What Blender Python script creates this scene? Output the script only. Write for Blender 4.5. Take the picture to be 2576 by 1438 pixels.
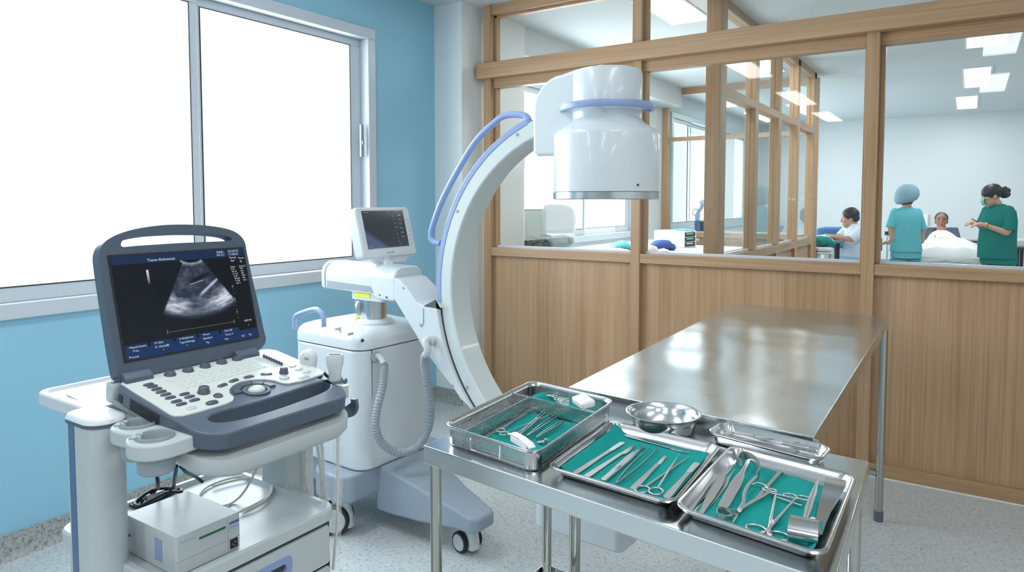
import bpy, bmesh, math, random
from math import sin, cos, tan, pi, radians, atan2, hypot, sqrt
from mathutils import Vector, Matrix, noise as mnoise
random.seed(7)
SC = bpy.context.scene
COL = SC.collection
for o in list(bpy.data.objects): bpy.data.objects.remove(o)

# ------------------------------------------------------------------ camera
FPX, PITCH, YAW, EYE = 1735.0, radians(3.2), radians(33.5832), 1.42
CX, CY = 1288.0, 605.0
cd = bpy.data.cameras.new('camera'); cam = bpy.data.objects.new('camera', cd); COL.objects.link(cam)
cd.sensor_width = 36.0; cd.lens = FPX / 2576 * 36.0; cd.shift_y = -(719 - CY) / 2576
cd.clip_start = 0.02; cd.clip_end = 200
cam.location = (0, 0, EYE); cam.rotation_euler = (radians(90) - PITCH, 0, YAW)
SC.camera = cam
# ------------------------------------------------------------------ world + exposure
SC.view_settings.view_transform = 'Standard'; SC.view_settings.look = 'None'
SC.view_settings.gamma = 1.0; SC.view_settings.use_curve_mapping = False
SC.view_settings.exposure = -0.42
w = bpy.data.worlds.new('daylight'); SC.world = w; w.use_nodes = True
bg = w.node_tree.nodes['Background']; bg.inputs[0].default_value = (0.93, 0.97, 1.0, 1); bg.inputs[1].default_value = 1.6

def area(name, loc, rot, sx, sy, power, col=(1, 1, 1)):
    l = bpy.data.lights.new(name, 'AREA'); l.shape = 'RECTANGLE'; l.size = sx; l.size_y = sy
    l.energy = power; l.color = col
    o = bpy.data.objects.new(name, l); COL.objects.link(o); o.location = loc; o.rotation_euler = rot
    return o
DAY = (0.90, 0.96, 1.0)
# daylight just outside the windows of the left wall (facing +x)
area('daylight_window', (-3.42, 1.98, 1.75), (0, radians(-90), 0), 1.7, 2.7, 150, DAY)
area('daylight_ward_window', (-3.42, 6.05, 1.78), (0, radians(-90), 0), 1.7, 2.7, 150, DAY)
area('daylight_far_window', (-3.42, 10.2, 1.78), (0, radians(-90), 0), 1.7, 4.2, 170, DAY)

# ------------------------------------------------------------------ geometry of the view (pixel of the photo -> point on a known plane)
_fw = Vector((-sin(YAW) * cos(PITCH), cos(YAW) * cos(PITCH), -sin(PITCH)))
_rt = Vector((cos(YAW), sin(YAW), 0)); _up = _rt.cross(_fw); _C = Vector((0, 0, EYE))
def ray(px, py): return (_fw * FPX + _rt * (px - CX) + _up * (CY - py)).normalized()
def atz(px, py, z): d = ray(px, py); return _C + d * ((z - EYE) / d.z)
def atx(px, py, x): d = ray(px, py); return _C + d * (x / d.x)
def aty(px, py, y): d = ray(px, py); return _C + d * (y / d.y)
def dep(px, py, t): d = ray(px, py); return _C + d * (t / d.dot(_fw))

# ------------------------------------------------------------------ materials
def lin(c): return tuple(((v / 255) / 12.92 if v / 255 <= 0.04045 else ((v / 255 + 0.055) / 1.055) ** 2.4) for v in c)
MATS = {}
def pm(name, rgb, rough=0.5, metal=0.0, spec=0.5, coat=0.0, emit=0.0, bump=None, var=0.0, vscale=20, alpha=1.0, sss=0.0, aniso=0.0):
    if name in MATS: return MATS[name]
    m = bpy.data.materials.new(name); m.use_nodes = True; n = m.node_tree.nodes; L = m.node_tree.links
    b = n['Principled BSDF']; c = lin(rgb) + (1,)
    b.inputs['Base Color'].default_value = c; b.inputs['Roughness'].default_value = rough
    b.inputs['Metallic'].default_value = metal; b.inputs['Specular IOR Level'].default_value = spec
    b.inputs['Coat Weight'].default_value = coat; b.inputs['Alpha'].default_value = alpha
    if sss: b.inputs['Subsurface Weight'].default_value = sss; b.inputs['Subsurface Radius'].default_value = (0.01, 0.005, 0.003)
    if aniso: b.inputs['Anisotropic'].default_value = aniso
    if emit: b.inputs['Emission Color'].default_value = c; b.inputs['Emission Strength'].default_value = emit
    if var or bump:
        tc = n.new('ShaderNodeTexCoord'); nz = n.new('ShaderNodeTexNoise'); nz.inputs['Scale'].default_value = vscale
        nz.inputs['Detail'].default_value = 6; L.new(tc.outputs['Object'], nz.inputs['Vector'])
        if var:
            mx = n.new('ShaderNodeMix'); mx.data_type = 'RGBA'
            d = tuple(max(0, v * (1 - var)) for v in c[:3]) + (1,); u = tuple(min(1, v * (1 + var)) for v in c[:3]) + (1,)
            mx.inputs[6].default_value = d; mx.inputs[7].default_value = u
            L.new(nz.outputs[0], mx.inputs[0]); L.new(mx.outputs[2], b.inputs['Base Color'])
        if bump:
            bp = n.new('ShaderNodeBump'); bp.inputs['Strength'].default_value = bump[0]; bp.inputs['Distance'].default_value = bump[1]
            L.new(nz.outputs[0], bp.inputs['Height']); L.new(bp.outputs[0], b.inputs['Normal'])
    MATS[name] = m; return m

def wood(name, axis, a, b_, c_, rough=0.42):
    m = bpy.data.materials.new(name); m.use_nodes = True; n = m.node_tree.nodes; L = m.node_tree.links
    b = n['Principled BSDF']; b.inputs['Roughness'].default_value = rough
    tc = n.new('ShaderNodeTexCoord'); mp = n.new('ShaderNodeMapping'); L.new(tc.outputs['Object'], mp.inputs[0])
    sc = [105, 105, 105]; sc['xyz'.index(axis)] = 1.6; mp.inputs['Scale'].default_value = sc
    nz = n.new('ShaderNodeTexNoise'); nz.inputs['Scale'].default_value = 1.0; nz.inputs['Detail'].default_value = 5; nz.inputs['Distortion'].default_value = 0.4
    L.new(mp.outputs[0], nz.inputs['Vector'])
    mp2 = n.new('ShaderNodeMapping'); L.new(tc.outputs['Object'], mp2.inputs[0])
    s2 = [7, 7, 7]; s2['xyz'.index(axis)] = 0.5; mp2.inputs['Scale'].default_value = s2
    n2 = n.new('ShaderNodeTexNoise'); n2.inputs['Scale'].default_value = 1.0; n2.inputs['Detail'].default_value = 3; L.new(mp2.outputs[0], n2.inputs['Vector'])
    ad = n.new('ShaderNodeMath'); ad.operation = 'MULTIPLY_ADD'; ad.inputs[1].default_value = 0.55; L.new(n2.outputs[0], ad.inputs[0])
    m2 = n.new('ShaderNodeMath'); m2.operation = 'MULTIPLY'; m2.inputs[1].default_value = 0.5; L.new(nz.outputs[0], m2.inputs[0]); L.new(m2.outputs[0], ad.inputs[2])
    cr = n.new('ShaderNodeValToRGB'); e = cr.color_ramp.elements
    e[0].position = 0.32; e[0].color = lin(a) + (1,); e[1].position = 0.72; e[1].color = lin(c_) + (1,)
    x = e.new(0.52); x.color = lin(b_) + (1,)
    L.new(ad.outputs[0], cr.inputs[0]); L.new(cr.outputs[0], b.inputs['Base Color'])
    MATS[name] = m; return m
WA, WB, WC = (152, 116, 82), (180, 144, 108), (196, 162, 127)
wood('oak_vertical', 'z', WA, WB, WC); wood('oak_along_x', 'x', WA, WB, WC); wood('oak_along_y', 'y', WA, WB, WC)

def glass_mat(name, tint, refl=0.9):
    m = bpy.data.materials.new(name); m.use_nodes = True; n = m.node_tree.nodes; L = m.node_tree.links
    n.remove(n['Principled BSDF']); out = n['Material Output']
    t = n.new('ShaderNodeBsdfTransparent'); t.inputs[0].default_value = tint + (1,)
    g = n.new('ShaderNodeBsdfGlossy'); g.inputs['Roughness'].default_value = 0.0
    f = n.new('ShaderNodeFresnel'); f.inputs[0].default_value = 1.45
    mu = n.new('ShaderNodeMath'); mu.operation = 'MULTIPLY'; mu.inputs[1].default_value = refl; ge = n.new('ShaderNodeNewGeometry'); fb = n.new('ShaderNodeMath'); fb.operation = 'SUBTRACT'; fb.inputs[0].default_value = 1.0; L.new(ge.outputs['Backfacing'], fb.inputs[1])
    ff = n.new('ShaderNodeMath'); ff.operation = 'MULTIPLY'; L.new(f.outputs[0], ff.inputs[0]); L.new(fb.outputs[0], ff.inputs[1]); L.new(ff.outputs[0], mu.inputs[0])
    mx = n.new('ShaderNodeMixShader'); L.new(mu.outputs[0], mx.inputs[0]); L.new(t.outputs[0], mx.inputs[1]); L.new(g.outputs[0], mx.inputs[2])
    L.new(mx.outputs[0], out.inputs[0]); MATS[name] = m; return m
glass_mat('partition_glass', (0.965, 0.985, 0.98), 1.3); glass_mat('window_glass', (0.97, 0.99, 1.0), 0.6)

def brushed(name, rgb, r0, r1, scale, axis=0, bump=0.02):
    m = bpy.data.materials.new(name); m.use_nodes = True; n = m.node_tree.nodes; L = m.node_tree.links
    b = n['Principled BSDF']; b.inputs['Metallic'].default_value = 1; b.inputs['Base Color'].default_value = lin(rgb) + (1,)
    tc = n.new('ShaderNodeTexCoord'); mp = n.new('ShaderNodeMapping'); L.new(tc.outputs['Object'], mp.inputs[0])
    s = [scale] * 3; s[axis] = scale / 18; mp.inputs['Scale'].default_value = s
    nz = n.new('ShaderNodeTexNoise'); nz.inputs['Scale'].default_value = 1; nz.inputs['Detail'].default_value = 4; L.new(mp.outputs[0], nz.inputs['Vector'])
    mr = n.new('ShaderNodeMapRange'); mr.inputs[3].default_value = r0; mr.inputs[4].default_value = r1; L.new(nz.outputs[0], mr.inputs[0]); L.new(mr.outputs[0], b.inputs['Roughness'])
    if bump:
        n2 = n.new('ShaderNodeTexNoise'); n2.inputs['Scale'].default_value = 2.4; n2.inputs['Detail'].default_value = 1; L.new(tc.outputs['Object'], n2.inputs['Vector'])
        bp = n.new('ShaderNodeBump'); bp.inputs['Strength'].default_value = bump; bp.inputs['Distance'].default_value = 0.035; L.new(n2.outputs[0], bp.inputs['Height']); L.new(bp.outputs[0], b.inputs['Normal'])
    MATS[name] = m; return m
brushed('table_steel', (214, 219, 221), 0.15, 0.27, 60, 0, 0.38)
brushed('leg_steel', (180, 180, 174), 0.12, 0.24, 80, 2, 0)
brushed('tray_steel', (196, 197, 198), 0.16, 0.30, 90, 0, 0)
brushed('instrument_steel', (196, 196, 198), 0.28, 0.42, 200, 0, 0)

def perforated(name, rgb, pitch, fac):
    m = bpy.data.materials.new(name); m.use_nodes = True; n = m.node_tree.nodes; L = m.node_tree.links
    b = n['Principled BSDF']; b.inputs['Metallic'].default_value = 1; b.inputs['Roughness'].default_value = 0.28; b.inputs['Base Color'].default_value = lin(rgb) + (1,)
    uv = n.new('ShaderNodeUVMap'); mp = n.new('ShaderNodeMapping'); mp.inputs['Scale'].default_value = (1 / pitch, 1 / pitch, 1); L.new(uv.outputs[0], mp.inputs[0])
    sp = n.new('ShaderNodeSeparateXYZ'); L.new(mp.outputs[0], sp.inputs[0])
    def M(op, a, c=None, v=None):
        q = n.new('ShaderNodeMath'); q.operation = op; L.new(a, q.inputs[0])
        if c is not None: L.new(c, q.inputs[1])
        if v is not None: q.inputs[1].default_value = v
        return q.outputs[0]
    row = M('FLOOR', sp.outputs[1]); odd = M('MULTIPLY', M('FRACT', M('MULTIPLY', row, v=0.5)), v=1.0)
    fx = M('SUBTRACT', M('FRACT', M('ADD', sp.outputs[0], odd)), v=0.5); fy = M('SUBTRACT', M('FRACT', sp.outputs[1]), v=0.5)
    r2 = M('ADD', M('MULTIPLY', fx, fx), M('MULTIPLY', fy, fy)); hole = M('GREATER_THAN', r2, v=fac * fac)
    L.new(hole, b.inputs['Alpha']); MATS[name] = m; return m
perforated('perforated', (205, 207, 208), 0.0052, 0.245)

def fabric(name, rgb, var=0.10):
    return pm(name, rgb, 0.85, spec=0.2, var=var, vscale=35, bump=(0.35, 0.004))
pm('blue_wall_paint', (150, 203, 226), 0.55, var=0.01, vscale=3)
pm('white_wall_paint', (214, 220, 222), 0.6); pm('ceiling_paint', (206, 213, 215), 0.7)
pm('white_column_paint', (236, 240, 240), 0.6)
pm('window_frame_white', (204, 212, 219), 0.3); pm('gasket_black', (30, 32, 34), 0.5)
pm('enamel_white', (212, 219, 223), 0.28, coat=0.2); pm('enamel_warm', (208, 216, 215), 0.3, coat=0.2)
pm('plastic_white', (216, 221, 224), 0.35); pm('plastic_light_grey', (194, 201, 203), 0.38)
pm('plastic_blue', (144, 164, 204), 0.35); pm('plastic_slate', (84, 96, 112), 0.42); pm('plastic_slate_dark', (52, 62, 76), 0.4)
pm('plastic_grey', (150, 160, 168), 0.45); pm('base_grey', (150, 162, 176), 0.42); pm('rubber_black', (34, 36, 38), 0.6)
pm('hose_grey', (150, 160, 168), 0.45); pm('rubber_grey', (96, 98, 106), 0.6)
pm('keypad_white', (216, 222, 218), 0.4); pm('button_slate', (84, 90, 104), 0.4); pm('button_grey', (200, 204, 206), 0.35)
pm('panel_seam', (70, 76, 80), 0.6); pm('label_yellow', (226, 230, 60), 0.5); pm('cable_cream', (214, 212, 202), 0.4)
pm('cable_black', (26, 30, 38), 0.4); pm('stripe_blue', (84, 112, 148), 0.35)
fabric('cloth_teal', (18, 142, 136)); fabric('cloth_white', (232, 234, 236), 0.03); fabric('scrub_teal', (96, 182, 194), 0.05)
fabric('scrub_green', (8, 112, 106), 0.05); fabric('coat_white', (214, 222, 238), 0.03); fabric('towel_blue', (72, 96, 160)); fabric('towel_cream', (236, 232, 222), 0.03)
fabric('trouser_blue', (150, 186, 220), 0.04); fabric('cap_blue', (138, 168, 182), 0.12); fabric('towel_mint', (120, 206, 206))
pm('skin', (196, 150, 124), 0.55, sss=0.1); pm('skin_dark', (160, 112, 88), 0.55, sss=0.1); pm('hair_black', (24, 24, 28), 0.5)
pm('mask_teal', (120, 206, 200), 0.8); pm('vinyl_navy', (34, 50, 72), 0.45); pm('vinyl_blue', (66, 120, 176), 0.5); pm('lip', (150, 84, 76), 0.5)
pm('chrome', (210, 212, 214), 0.08, metal=1); pm('brass', (190, 150, 80), 0.25, metal=1)
pm('lamp_diffuser', (255, 255, 255), 0.5, emit=6.0); pm('lamp_frame', (225, 228, 230), 0.4)
pm('print_dark', (50, 60, 72), 0.6); pm('print_blue', (60, 110, 170), 0.5); pm('print_green', (30, 110, 60), 0.5)
pm('print_white', (205, 212, 220), 0.5, emit=0.45); pm('print_screenblue', (120, 160, 220), 0.5, emit=0.5); pm('print_screenyellow', (150, 190, 80), 0.5, emit=0.45)
pm('suction_green', (166, 186, 164), 0.35); pm('white_gloss_block', (236, 238, 240), 0.3)

def floor_mat():
    m = bpy.data.materials.new('speckled_vinyl'); m.use_nodes = True; n = m.node_tree.nodes; L = m.node_tree.links
    b = n['Principled BSDF']; b.inputs['Roughness'].default_value = 0.38
    tc = n.new('ShaderNodeTexCoord')
    v = n.new('ShaderNodeTexNoise'); v.inputs['Scale'].default_value = 85; v.inputs['Detail'].default_value = 3; v.inputs['Distortion'].default_value = 1.2; L.new(tc.outputs['Object'], v.inputs['Vector'])
    cr = n.new('ShaderNodeValToRGB'); e = cr.color_ramp.elements
    e[0].position = 0.33; e[0].color = lin((168, 174, 176)) + (1,); e[1].position = 0.66; e[1].color = lin((214, 219, 220)) + (1,)
    x = e.new(0.42); x.color = lin((193, 199, 201)) + (1,); y = e.new(0.5); y.color = lin((204, 210, 211)) + (1,)
    L.new(v.outputs[0], cr.inputs[0]); L.new(cr.outputs[0], b.inputs['Base Color']); MATS['speckled_vinyl'] = m
    m2 = m.copy(); m2.name = 'speckled_skirting'; MATS['speckled_skirting'] = m2
    e = [k for k in m2.node_tree.nodes if k.type == 'VALTORGB'][0].color_ramp.elements
    for k, c in zip(e, ((110, 114, 112), (150, 154, 152), (166, 169, 166), (180, 183, 180))): k.color = lin(c) + (1,)
floor_mat()

def screen_mats():
    # small monitor: dark grey-blue picture with a soft blue fan at the lower left
    m = bpy.data.materials.new('small_screen'); m.use_nodes = True; n = m.node_tree.nodes; L = m.node_tree.links; b = n['Principled BSDF']
    b.inputs['Roughness'].default_value = 0.12; b.inputs['Base Color'].default_value = (0.01, 0.012, 0.015, 1)
    tc = n.new('ShaderNodeTexCoord'); sp = n.new('ShaderNodeSeparateXYZ'); L.new(tc.outputs['Generated'], sp.inputs[0])
    def mt(op, a, c):
        q = n.new('ShaderNodeMath'); q.operation = op; q.use_clamp = op == 'SUBTRACT'
        for i, v in enumerate((a, c)):
            if isinstance(v, (int, float)): q.inputs[i].default_value = v
            else: L.new(v, q.inputs[i])
        return q.outputs[0]
    t = mt('SUBTRACT', 0.62, mt('ADD', sp.outputs[1], mt('MULTIPLY', sp.outputs[2], 1.0)))
    cr_ = n.new('ShaderNodeValToRGB'); e = cr_.color_ramp.elements; e[0].color = lin((52, 62, 70)) + (1,); e[1].color = lin((104, 122, 172)) + (1,); e[0].position = 0.05; e[1].position = 0.22
    L.new(t, cr_.inputs[0]); L.new(cr_.outputs[0], b.inputs['Emission Color']); b.inputs['Emission Strength'].default_value = 0.55; MATS['small_screen'] = m
    # ultrasound picture (plane spans generated y 0..1 across, z 0..1 up)
    m = bpy.data.materials.new('ultrasound_screen'); m.use_nodes = True; n = m.node_tree.nodes; L = m.node_tree.links; b = n['Principled BSDF']
    b.inputs['Roughness'].default_value = 0.15; b.inputs['Base Color'].default_value = (0.006, 0.007, 0.01, 1)
    tc = n.new('ShaderNodeTexCoord'); sp = n.new('ShaderNodeSeparateXYZ'); L.new(tc.outputs['Generated'], sp.inputs[0])
    def mt(op, a, c=0.0, clamp=False):
        q = n.new('ShaderNodeMath'); q.operation = op; q.use_clamp = clamp
        for i, v in enumerate((a, c)):
            if isinstance(v, (int, float)): q.inputs[i].default_value = v
            else: L.new(v, q.inputs[i])
        return q.outputs[0]
    def ss(v, lo, hi):
        q = n.new('ShaderNodeMapRange'); q.interpolation_type = 'SMOOTHSTEP'; L.new(v, q.inputs[0]); q.inputs[1].default_value = lo; q.inputs[2].default_value = hi; return q.outputs[0]
    U = mt('SUBTRACT', mt('MULTIPLY', sp.outputs[1], 1.30), 0.735); V = mt('SUBTRACT', 1.075, sp.outputs[2])
    r = mt('SQRT', mt('ADD', mt('MULTIPLY', U, U), mt('MULTIPLY', V, V))); a = mt('ARCTAN2', U, V)
    mask = mt('MULTIPLY', mt('MULTIPLY', ss(r, 0.185, 0.195), mt('SUBTRACT', 1, ss(r, 0.72, 0.80))), mt('SUBTRACT', 1, ss(mt('ABSOLUTE', mt('SUBTRACT', a, 0.03)), 0.485, 0.53)))
    cb = n.new('ShaderNodeCombineXYZ'); L.new(mt('MULTIPLY', a, 6.0), cb.inputs[0]); L.new(mt('MULTIPLY', r, 30.0), cb.inputs[1])
    nz = n.new('ShaderNodeTexNoise'); nz.inputs['Scale'].default_value = 1.0; nz.inputs['Detail'].default_value = 8; nz.inputs['Roughness'].default_value = 0.65; L.new(cb.outputs[0], nz.inputs['Vector'])
    cb2 = n.new('ShaderNodeCombineXYZ'); L.new(mt('MULTIPLY', a, 4.0), cb2.inputs[0]); L.new(mt('MULTIPLY', r, 7.0), cb2.inputs[1])
    n2 = n.new('ShaderNodeTexNoise'); n2.inputs['Scale'].default_value = 1.2; n2.inputs['Detail'].default_value = 3; L.new(cb2.outputs[0], n2.inputs['Vector'])
    big = n2.outputs[0]; fine = nz.outputs[0]
    def bell(v, c, wd): return mt('SUBTRACT', 1, ss(mt('ABSOLUTE', mt('SUBTRACT', v, c)), 0.0, wd))
    rw = mt('ADD', r, mt('MULTIPLY', mt('SUBTRACT', big, 0.5), 0.18))
    top = mt('MULTIPLY', bell(r, 0.20, 0.035), 1.0)
    deep = mt('MULTIPLY', bell(rw, mt('SUBTRACT', 0.69, mt('MULTIPLY', ss(a, -0.1, 0.5), 0.17)) if False else 0.66, 0.15), mt('ADD', 0.35, mt('MULTIPLY', ss(mt('ABSOLUTE', a), 0.05, 0.4), 0.9)))
    gap = mt('MULTIPLY', bell(mt('ADD', V, mt('MULTIPLY', U, 0.35)), 0.375, 0.045), mt('SUBTRACT', 1, ss(mt('ABSOLUTE', mt('SUBTRACT', U, 0.06)), 0.07, 0.13)))
    glint = mt('MULTIPLY', bell(mt('ADD', V, mt('MULTIPLY', U, 0.25)), 0.405, 0.010), mt('SUBTRACT', 1, ss(mt('ABSOLUTE', mt('SUBTRACT', U, 0.01)), 0.05, 0.09)))
    line = mt('MULTIPLY', bell(mt('ADD', V, mt('MULTIPLY', U, 0.75)), 0.56, 0.03), mt('MULTIPLY', ss(U, 0.0, 0.06), mt('SUBTRACT', 1, ss(U, 0.2, 0.3))))
    base = mt('MULTIPLY', mt('ADD', 0.15, mt('MULTIPLY', mt('SUBTRACT', big, 0.35), 0.50)), mt('ADD', 0.35, mt('MULTIPLY', fine, 1.3)))
    bright = mt('ADD', mt('ADD', base, mt('MULTIPLY', deep, mt('MULTIPLY', mt('POWER', fine, 1.5), 1.5))), mt('ADD', mt('MULTIPLY', top, 0.35), mt('MULTIPLY', mt('ADD', glint, line), 0.6)))
    tot = mt('MULTIPLY', mt('MULTIPLY', mt('MAXIMUM', bright, 0.0), mask), mt('SUBTRACT', 1, mt('MULTIPLY', gap, 0.95)))
    cr_ = n.new('ShaderNodeValToRGB'); e = cr_.color_ramp.elements; e[0].color = lin((6, 9, 18)) + (1,); e[1].position = 1.0; e[1].color = (0.85, 0.9, 1.0, 1); x = e.new(0.22); x.color = lin((52, 60, 80)) + (1,); y = e.new(0.5); y.color = lin((128, 138, 160)) + (1,)
    L.new(tot, cr_.inputs[0]); L.new(cr_.outputs[0], b.inputs['Emission Color']); b.inputs['Emission Strength'].default_value = 1.0; MATS['ultrasound_screen'] = m
screen_mats()

# ------------------------------------------------------------------ mesh helpers
def cr(pts, n=6, closed=False):
    P = [Vector(p) for p in pts]; out = []; N = len(P)
    R = range(N) if closed else range(N - 1)
    for i in R:
        if closed: p0, p1, p2, p3 = P[i - 1], P[i], P[(i + 1) % N], P[(i + 2) % N]
        else: p0, p1, p2, p3 = P[max(i - 1, 0)], P[i], P[i + 1], P[min(i + 2, N - 1)]
        for k in range(n):
            t = k / n
            out.append(0.5 * ((2 * p1) + (-p0 + p2) * t + (2 * p0 - 5 * p1 + 4 * p2 - p3) * t * t + (-p0 + 3 * p1 - 3 * p2 + p3) * t ** 3))
    if not closed: out.append(P[-1])
    return out
def rr(w, d, r, z, n=5, cx=0, cy=0):
    r = min(r, w / 2 - 1e-4, d / 2 - 1e-4); out = []
    for k, (sx, sy) in enumerate(((1, 1), (-1, 1), (-1, -1), (1, -1))):
        for i in range(n + 1):
            a = pi / 2 * (k + i / n); out.append(Vector((cx + sx * (w / 2 - r) + r * cos(a), cy + sy * (d / 2 - r) + r * sin(a), z)))
    return out
class MB:
    def __init__(s): s.bm = bmesh.new(); s.mi = 0
    def face(s, vs):
        try: f = s.bm.faces.new(vs)
        except ValueError: return
        f.material_index = s.mi; f.smooth = True; return f
    def box(s, x0, x1, y0, y1, z0, z1, M=None):
        c = [Vector((x, y, z)) for z in (z0, z1) for y in (y0, y1) for x in (x0, x1)]
        if M: c = [M @ v for v in c]
        v = [s.bm.verts.new(p) for p in c]
        for q in ((0, 2, 3, 1), (4, 5, 7, 6), (0, 1, 5, 4), (2, 6, 7, 3), (0, 4, 6, 2), (1, 3, 7, 5)): s.face([v[i] for i in q])
        return s
    def loft(s, loops, cap0=True, cap1=True, closed=True, ring=False):
        V = [[s.bm.verts.new(p) for p in lp] for lp in loops]; n = len(V[0])
        seq = list(zip(V, V[1:])) + ([(V[-1], V[0])] if ring else [])
        for a, b in seq:
            for i in range(n if closed else n - 1):
                j = (i + 1) % n; s.face([a[i], a[j], b[j], b[i]])
        if cap0 and not ring: s.face(V[0][::-1])
        if cap1 and not ring: s.face(V[-1])
        return s
    def prism(s, pts, z0, z1, M=None):
        a = [Vector((p[0], p[1], z0)) for p in pts]; b = [Vector((p[0], p[1], z1)) for p in pts]
        if M: a = [M @ v for v in a]; b = [M @ v for v in b]
        return s.loft([a, b])
    def lathe(s, prof, c=(0, 0, 0), seg=32, M=None, sx=1, sy=1):
        L = []
        for r, z in prof:
            lp = [Vector((c[0] + max(r, 1e-5) * cos(2 * pi * k / seg) * sx, c[1] + max(r, 1e-5) * sin(2 * pi * k / seg) * sy, c[2] + z)) for k in range(seg)]
            if M: lp = [M @ v for v in lp]
            L.append(lp)
        return s.loft(L)
    def tube(s, pts, r, seg=10, closed=False, flat=1.0):
        P = [Vector(p) for p in pts]; N = len(P); R = r if isinstance(r, (list, tuple)) else [r] * N
        T = []
        for i in range(N):
            a = P[i - 1] if (i > 0 or closed) else P[i]; b = P[(i + 1) % N] if (i < N - 1 or closed) else P[i]
            T.append((b - a).normalized())
        u = T[0].orthogonal().normalized()
        if abs(T[0].z) < 0.9: u = (Vector((0, 0, 1)) - T[0] * T[0].z).normalized()
        L = []
        for i in range(N):
            u = (u - T[i] * u.dot(T[i])).normalized(); v = T[i].cross(u)
            L.append([P[i] + (u * cos(2 * pi * k / seg) * flat + v * sin(2 * pi * k / seg)) * R[i] for k in range(seg)])
        return s.loft(L, ring=closed)
    def cyl(s, a, b, r, r2=None, seg=16): return s.tube([a, b], [r, r if r2 is None else r2], seg)
    def ball(s, c, r, seg=16, rings=10, M=None):
        R = r if isinstance(r, (list, tuple)) else (r, r, r); L = []
        for i in range(rings + 1):
            t = -pi / 2 + pi * i / rings; q = max(cos(t), 1e-4)
            lp = [Vector((R[0] * q * cos(2 * pi * k / seg), R[1] * q * sin(2 * pi * k / seg), R[2] * sin(t))) for k in range(seg)]
            if M: lp = [M @ v for v in lp]
            L.append([v + Vector(c) for v in lp])
        return s.loft(L)
    def caps(s, a, b, r1, r2=None, seg=12):
        r2 = r1 if r2 is None else r2; s.tube([a, b], [r1, r2], seg); s.ball(a, r1, seg, 8); s.ball(b, r2, seg, 8); return s
    def torus(s, c, R, r, M=None, seg=28, sy=1.0, ts=8, a0=0, a1=2 * pi):
        full = abs(a1 - a0 - 2 * pi) < 1e-6; n = seg if full else seg + 1
        P = [Vector((R * cos(a0 + (a1 - a0) * k / seg), R * sy * sin(a0 + (a1 - a0) * k / seg), 0)) for k in range(n)]
        if M: P = [M @ p for p in P]
        return s.tube([p + Vector(c) for p in P], r, ts, closed=full)
    def strip(s, pts, w, t, up=(0, 0, 1)):
        """flat bar following pts; w = width list or number across, t thickness along up"""
        P = [Vector(p) for p in pts]; up = Vector(up); N = len(P); W = w if isinstance(w, (list, tuple)) else [w] * N; L = []
        for i in range(N):
            T = (P[min(i + 1, N - 1)] - P[max(i - 1, 0)]).normalized(); sd = T.cross(up).normalized() * W[i] / 2; nn = sd.cross(T).normalized() * t / 2
            L.append([P[i] + sd + nn, P[i] - sd + nn, P[i] - sd - nn, P[i] + sd - nn])
        return s.loft(L)
    def text(s, t, size, M, depth=0.0):
        cu = bpy.data.curves.new('t', 'FONT'); cu.body = t; cu.size = size; cu.resolution_u = 2
        o = bpy.data.objects.new('t', cu); me = o.to_mesh(); v = [s.bm.verts.new(M @ p.co) for p in me.vertices]
        for f in me.polygons: s.face([v[i] for i in f.vertices])
        o.to_mesh_clear(); bpy.data.objects.remove(o); bpy.data.curves.remove(cu); return s
    def xf(s, M): bmesh.ops.transform(s.bm, matrix=M, verts=s.bm.verts); return s
def wm(o):
    M = Matrix.Identity(4)
    while o is not None:
        M = (Matrix.Translation(o.location) @ o.rotation_euler.to_matrix().to_4x4()) @ M; o = o.parent
    return M
def obj(name, mb, mats, parent=None, world=False, bevel=0, seg=2, label=None, ang=35, fixn=True, solid=0, sub=0, remesh=0):
    if world and parent is not None: mb.xf(wm(parent).inverted())
    if fixn: bmesh.ops.recalc_face_normals(mb.bm, faces=mb.bm.faces)
    me = bpy.data.meshes.new(name); mb.bm.to_mesh(me); mb.bm.free()
    for m in (mats if isinstance(mats, (list, tuple)) else [mats]): me.materials.append(MATS[m])
    o = bpy.data.objects.new(name, me); COL.objects.link(o)
    me.set_sharp_from_angle(angle=radians(ang if not bevel else 60))
    if remesh:
        md = o.modifiers.new('Remesh', 'REMESH'); md.mode = 'VOXEL'; md.voxel_size = remesh; md.use_smooth_shade = True
        sm = o.modifiers.new('Smooth', 'SMOOTH'); sm.factor = 0.6; sm.iterations = 4
        me.attributes.remove(me.attributes['sharp_edge']) if 'sharp_edge' in me.attributes else None
    if solid: md = o.modifiers.new('Solidify', 'SOLIDIFY'); md.thickness = solid; md.offset = 0
    if sub: md = o.modifiers.new('Subsurf', 'SUBSURF'); md.levels = sub; md.render_levels = sub
    if bevel:
        md = o.modifiers.new('Bevel', 'BEVEL'); md.width = bevel; md.segments = seg; md.limit_method = 'ANGLE'; md.angle_limit = radians(ang); md.use_clamp_overlap = True
        md = o.modifiers.new('WN', 'WEIGHTED_NORMAL'); md.keep_sharp = True
    if parent is not None: o.parent = parent
    if label: o['label'] = label
    return o
def thing(name, label, cat, loc=(0, 0, 0), rz=0, group=None):
    o = bpy.data.objects.new(name, None); COL.objects.link(o); o.location = loc; o.rotation_euler = (0, 0, rz); o.empty_display_size = 0.05
    o['label'] = label; o['category'] = cat
    if group: o['group'] = group
    return o
def tag(o, label, cat, group=None):
    o['label'] = label; o['category'] = cat
    if group: o['group'] = group
    return o
def sthing(name, loc=(0, 0, 0)):
    o = bpy.data.objects.new(name, None); COL.objects.link(o); o.location = loc; o['kind'] = 'structure'; o.empty_display_size = 0.05; return o
def struct(name, mb, mats, parent=None, **k):
    o = obj(name, mb, mats, parent, **k)
    if parent is None: o['kind'] = 'structure'
    return o
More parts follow.
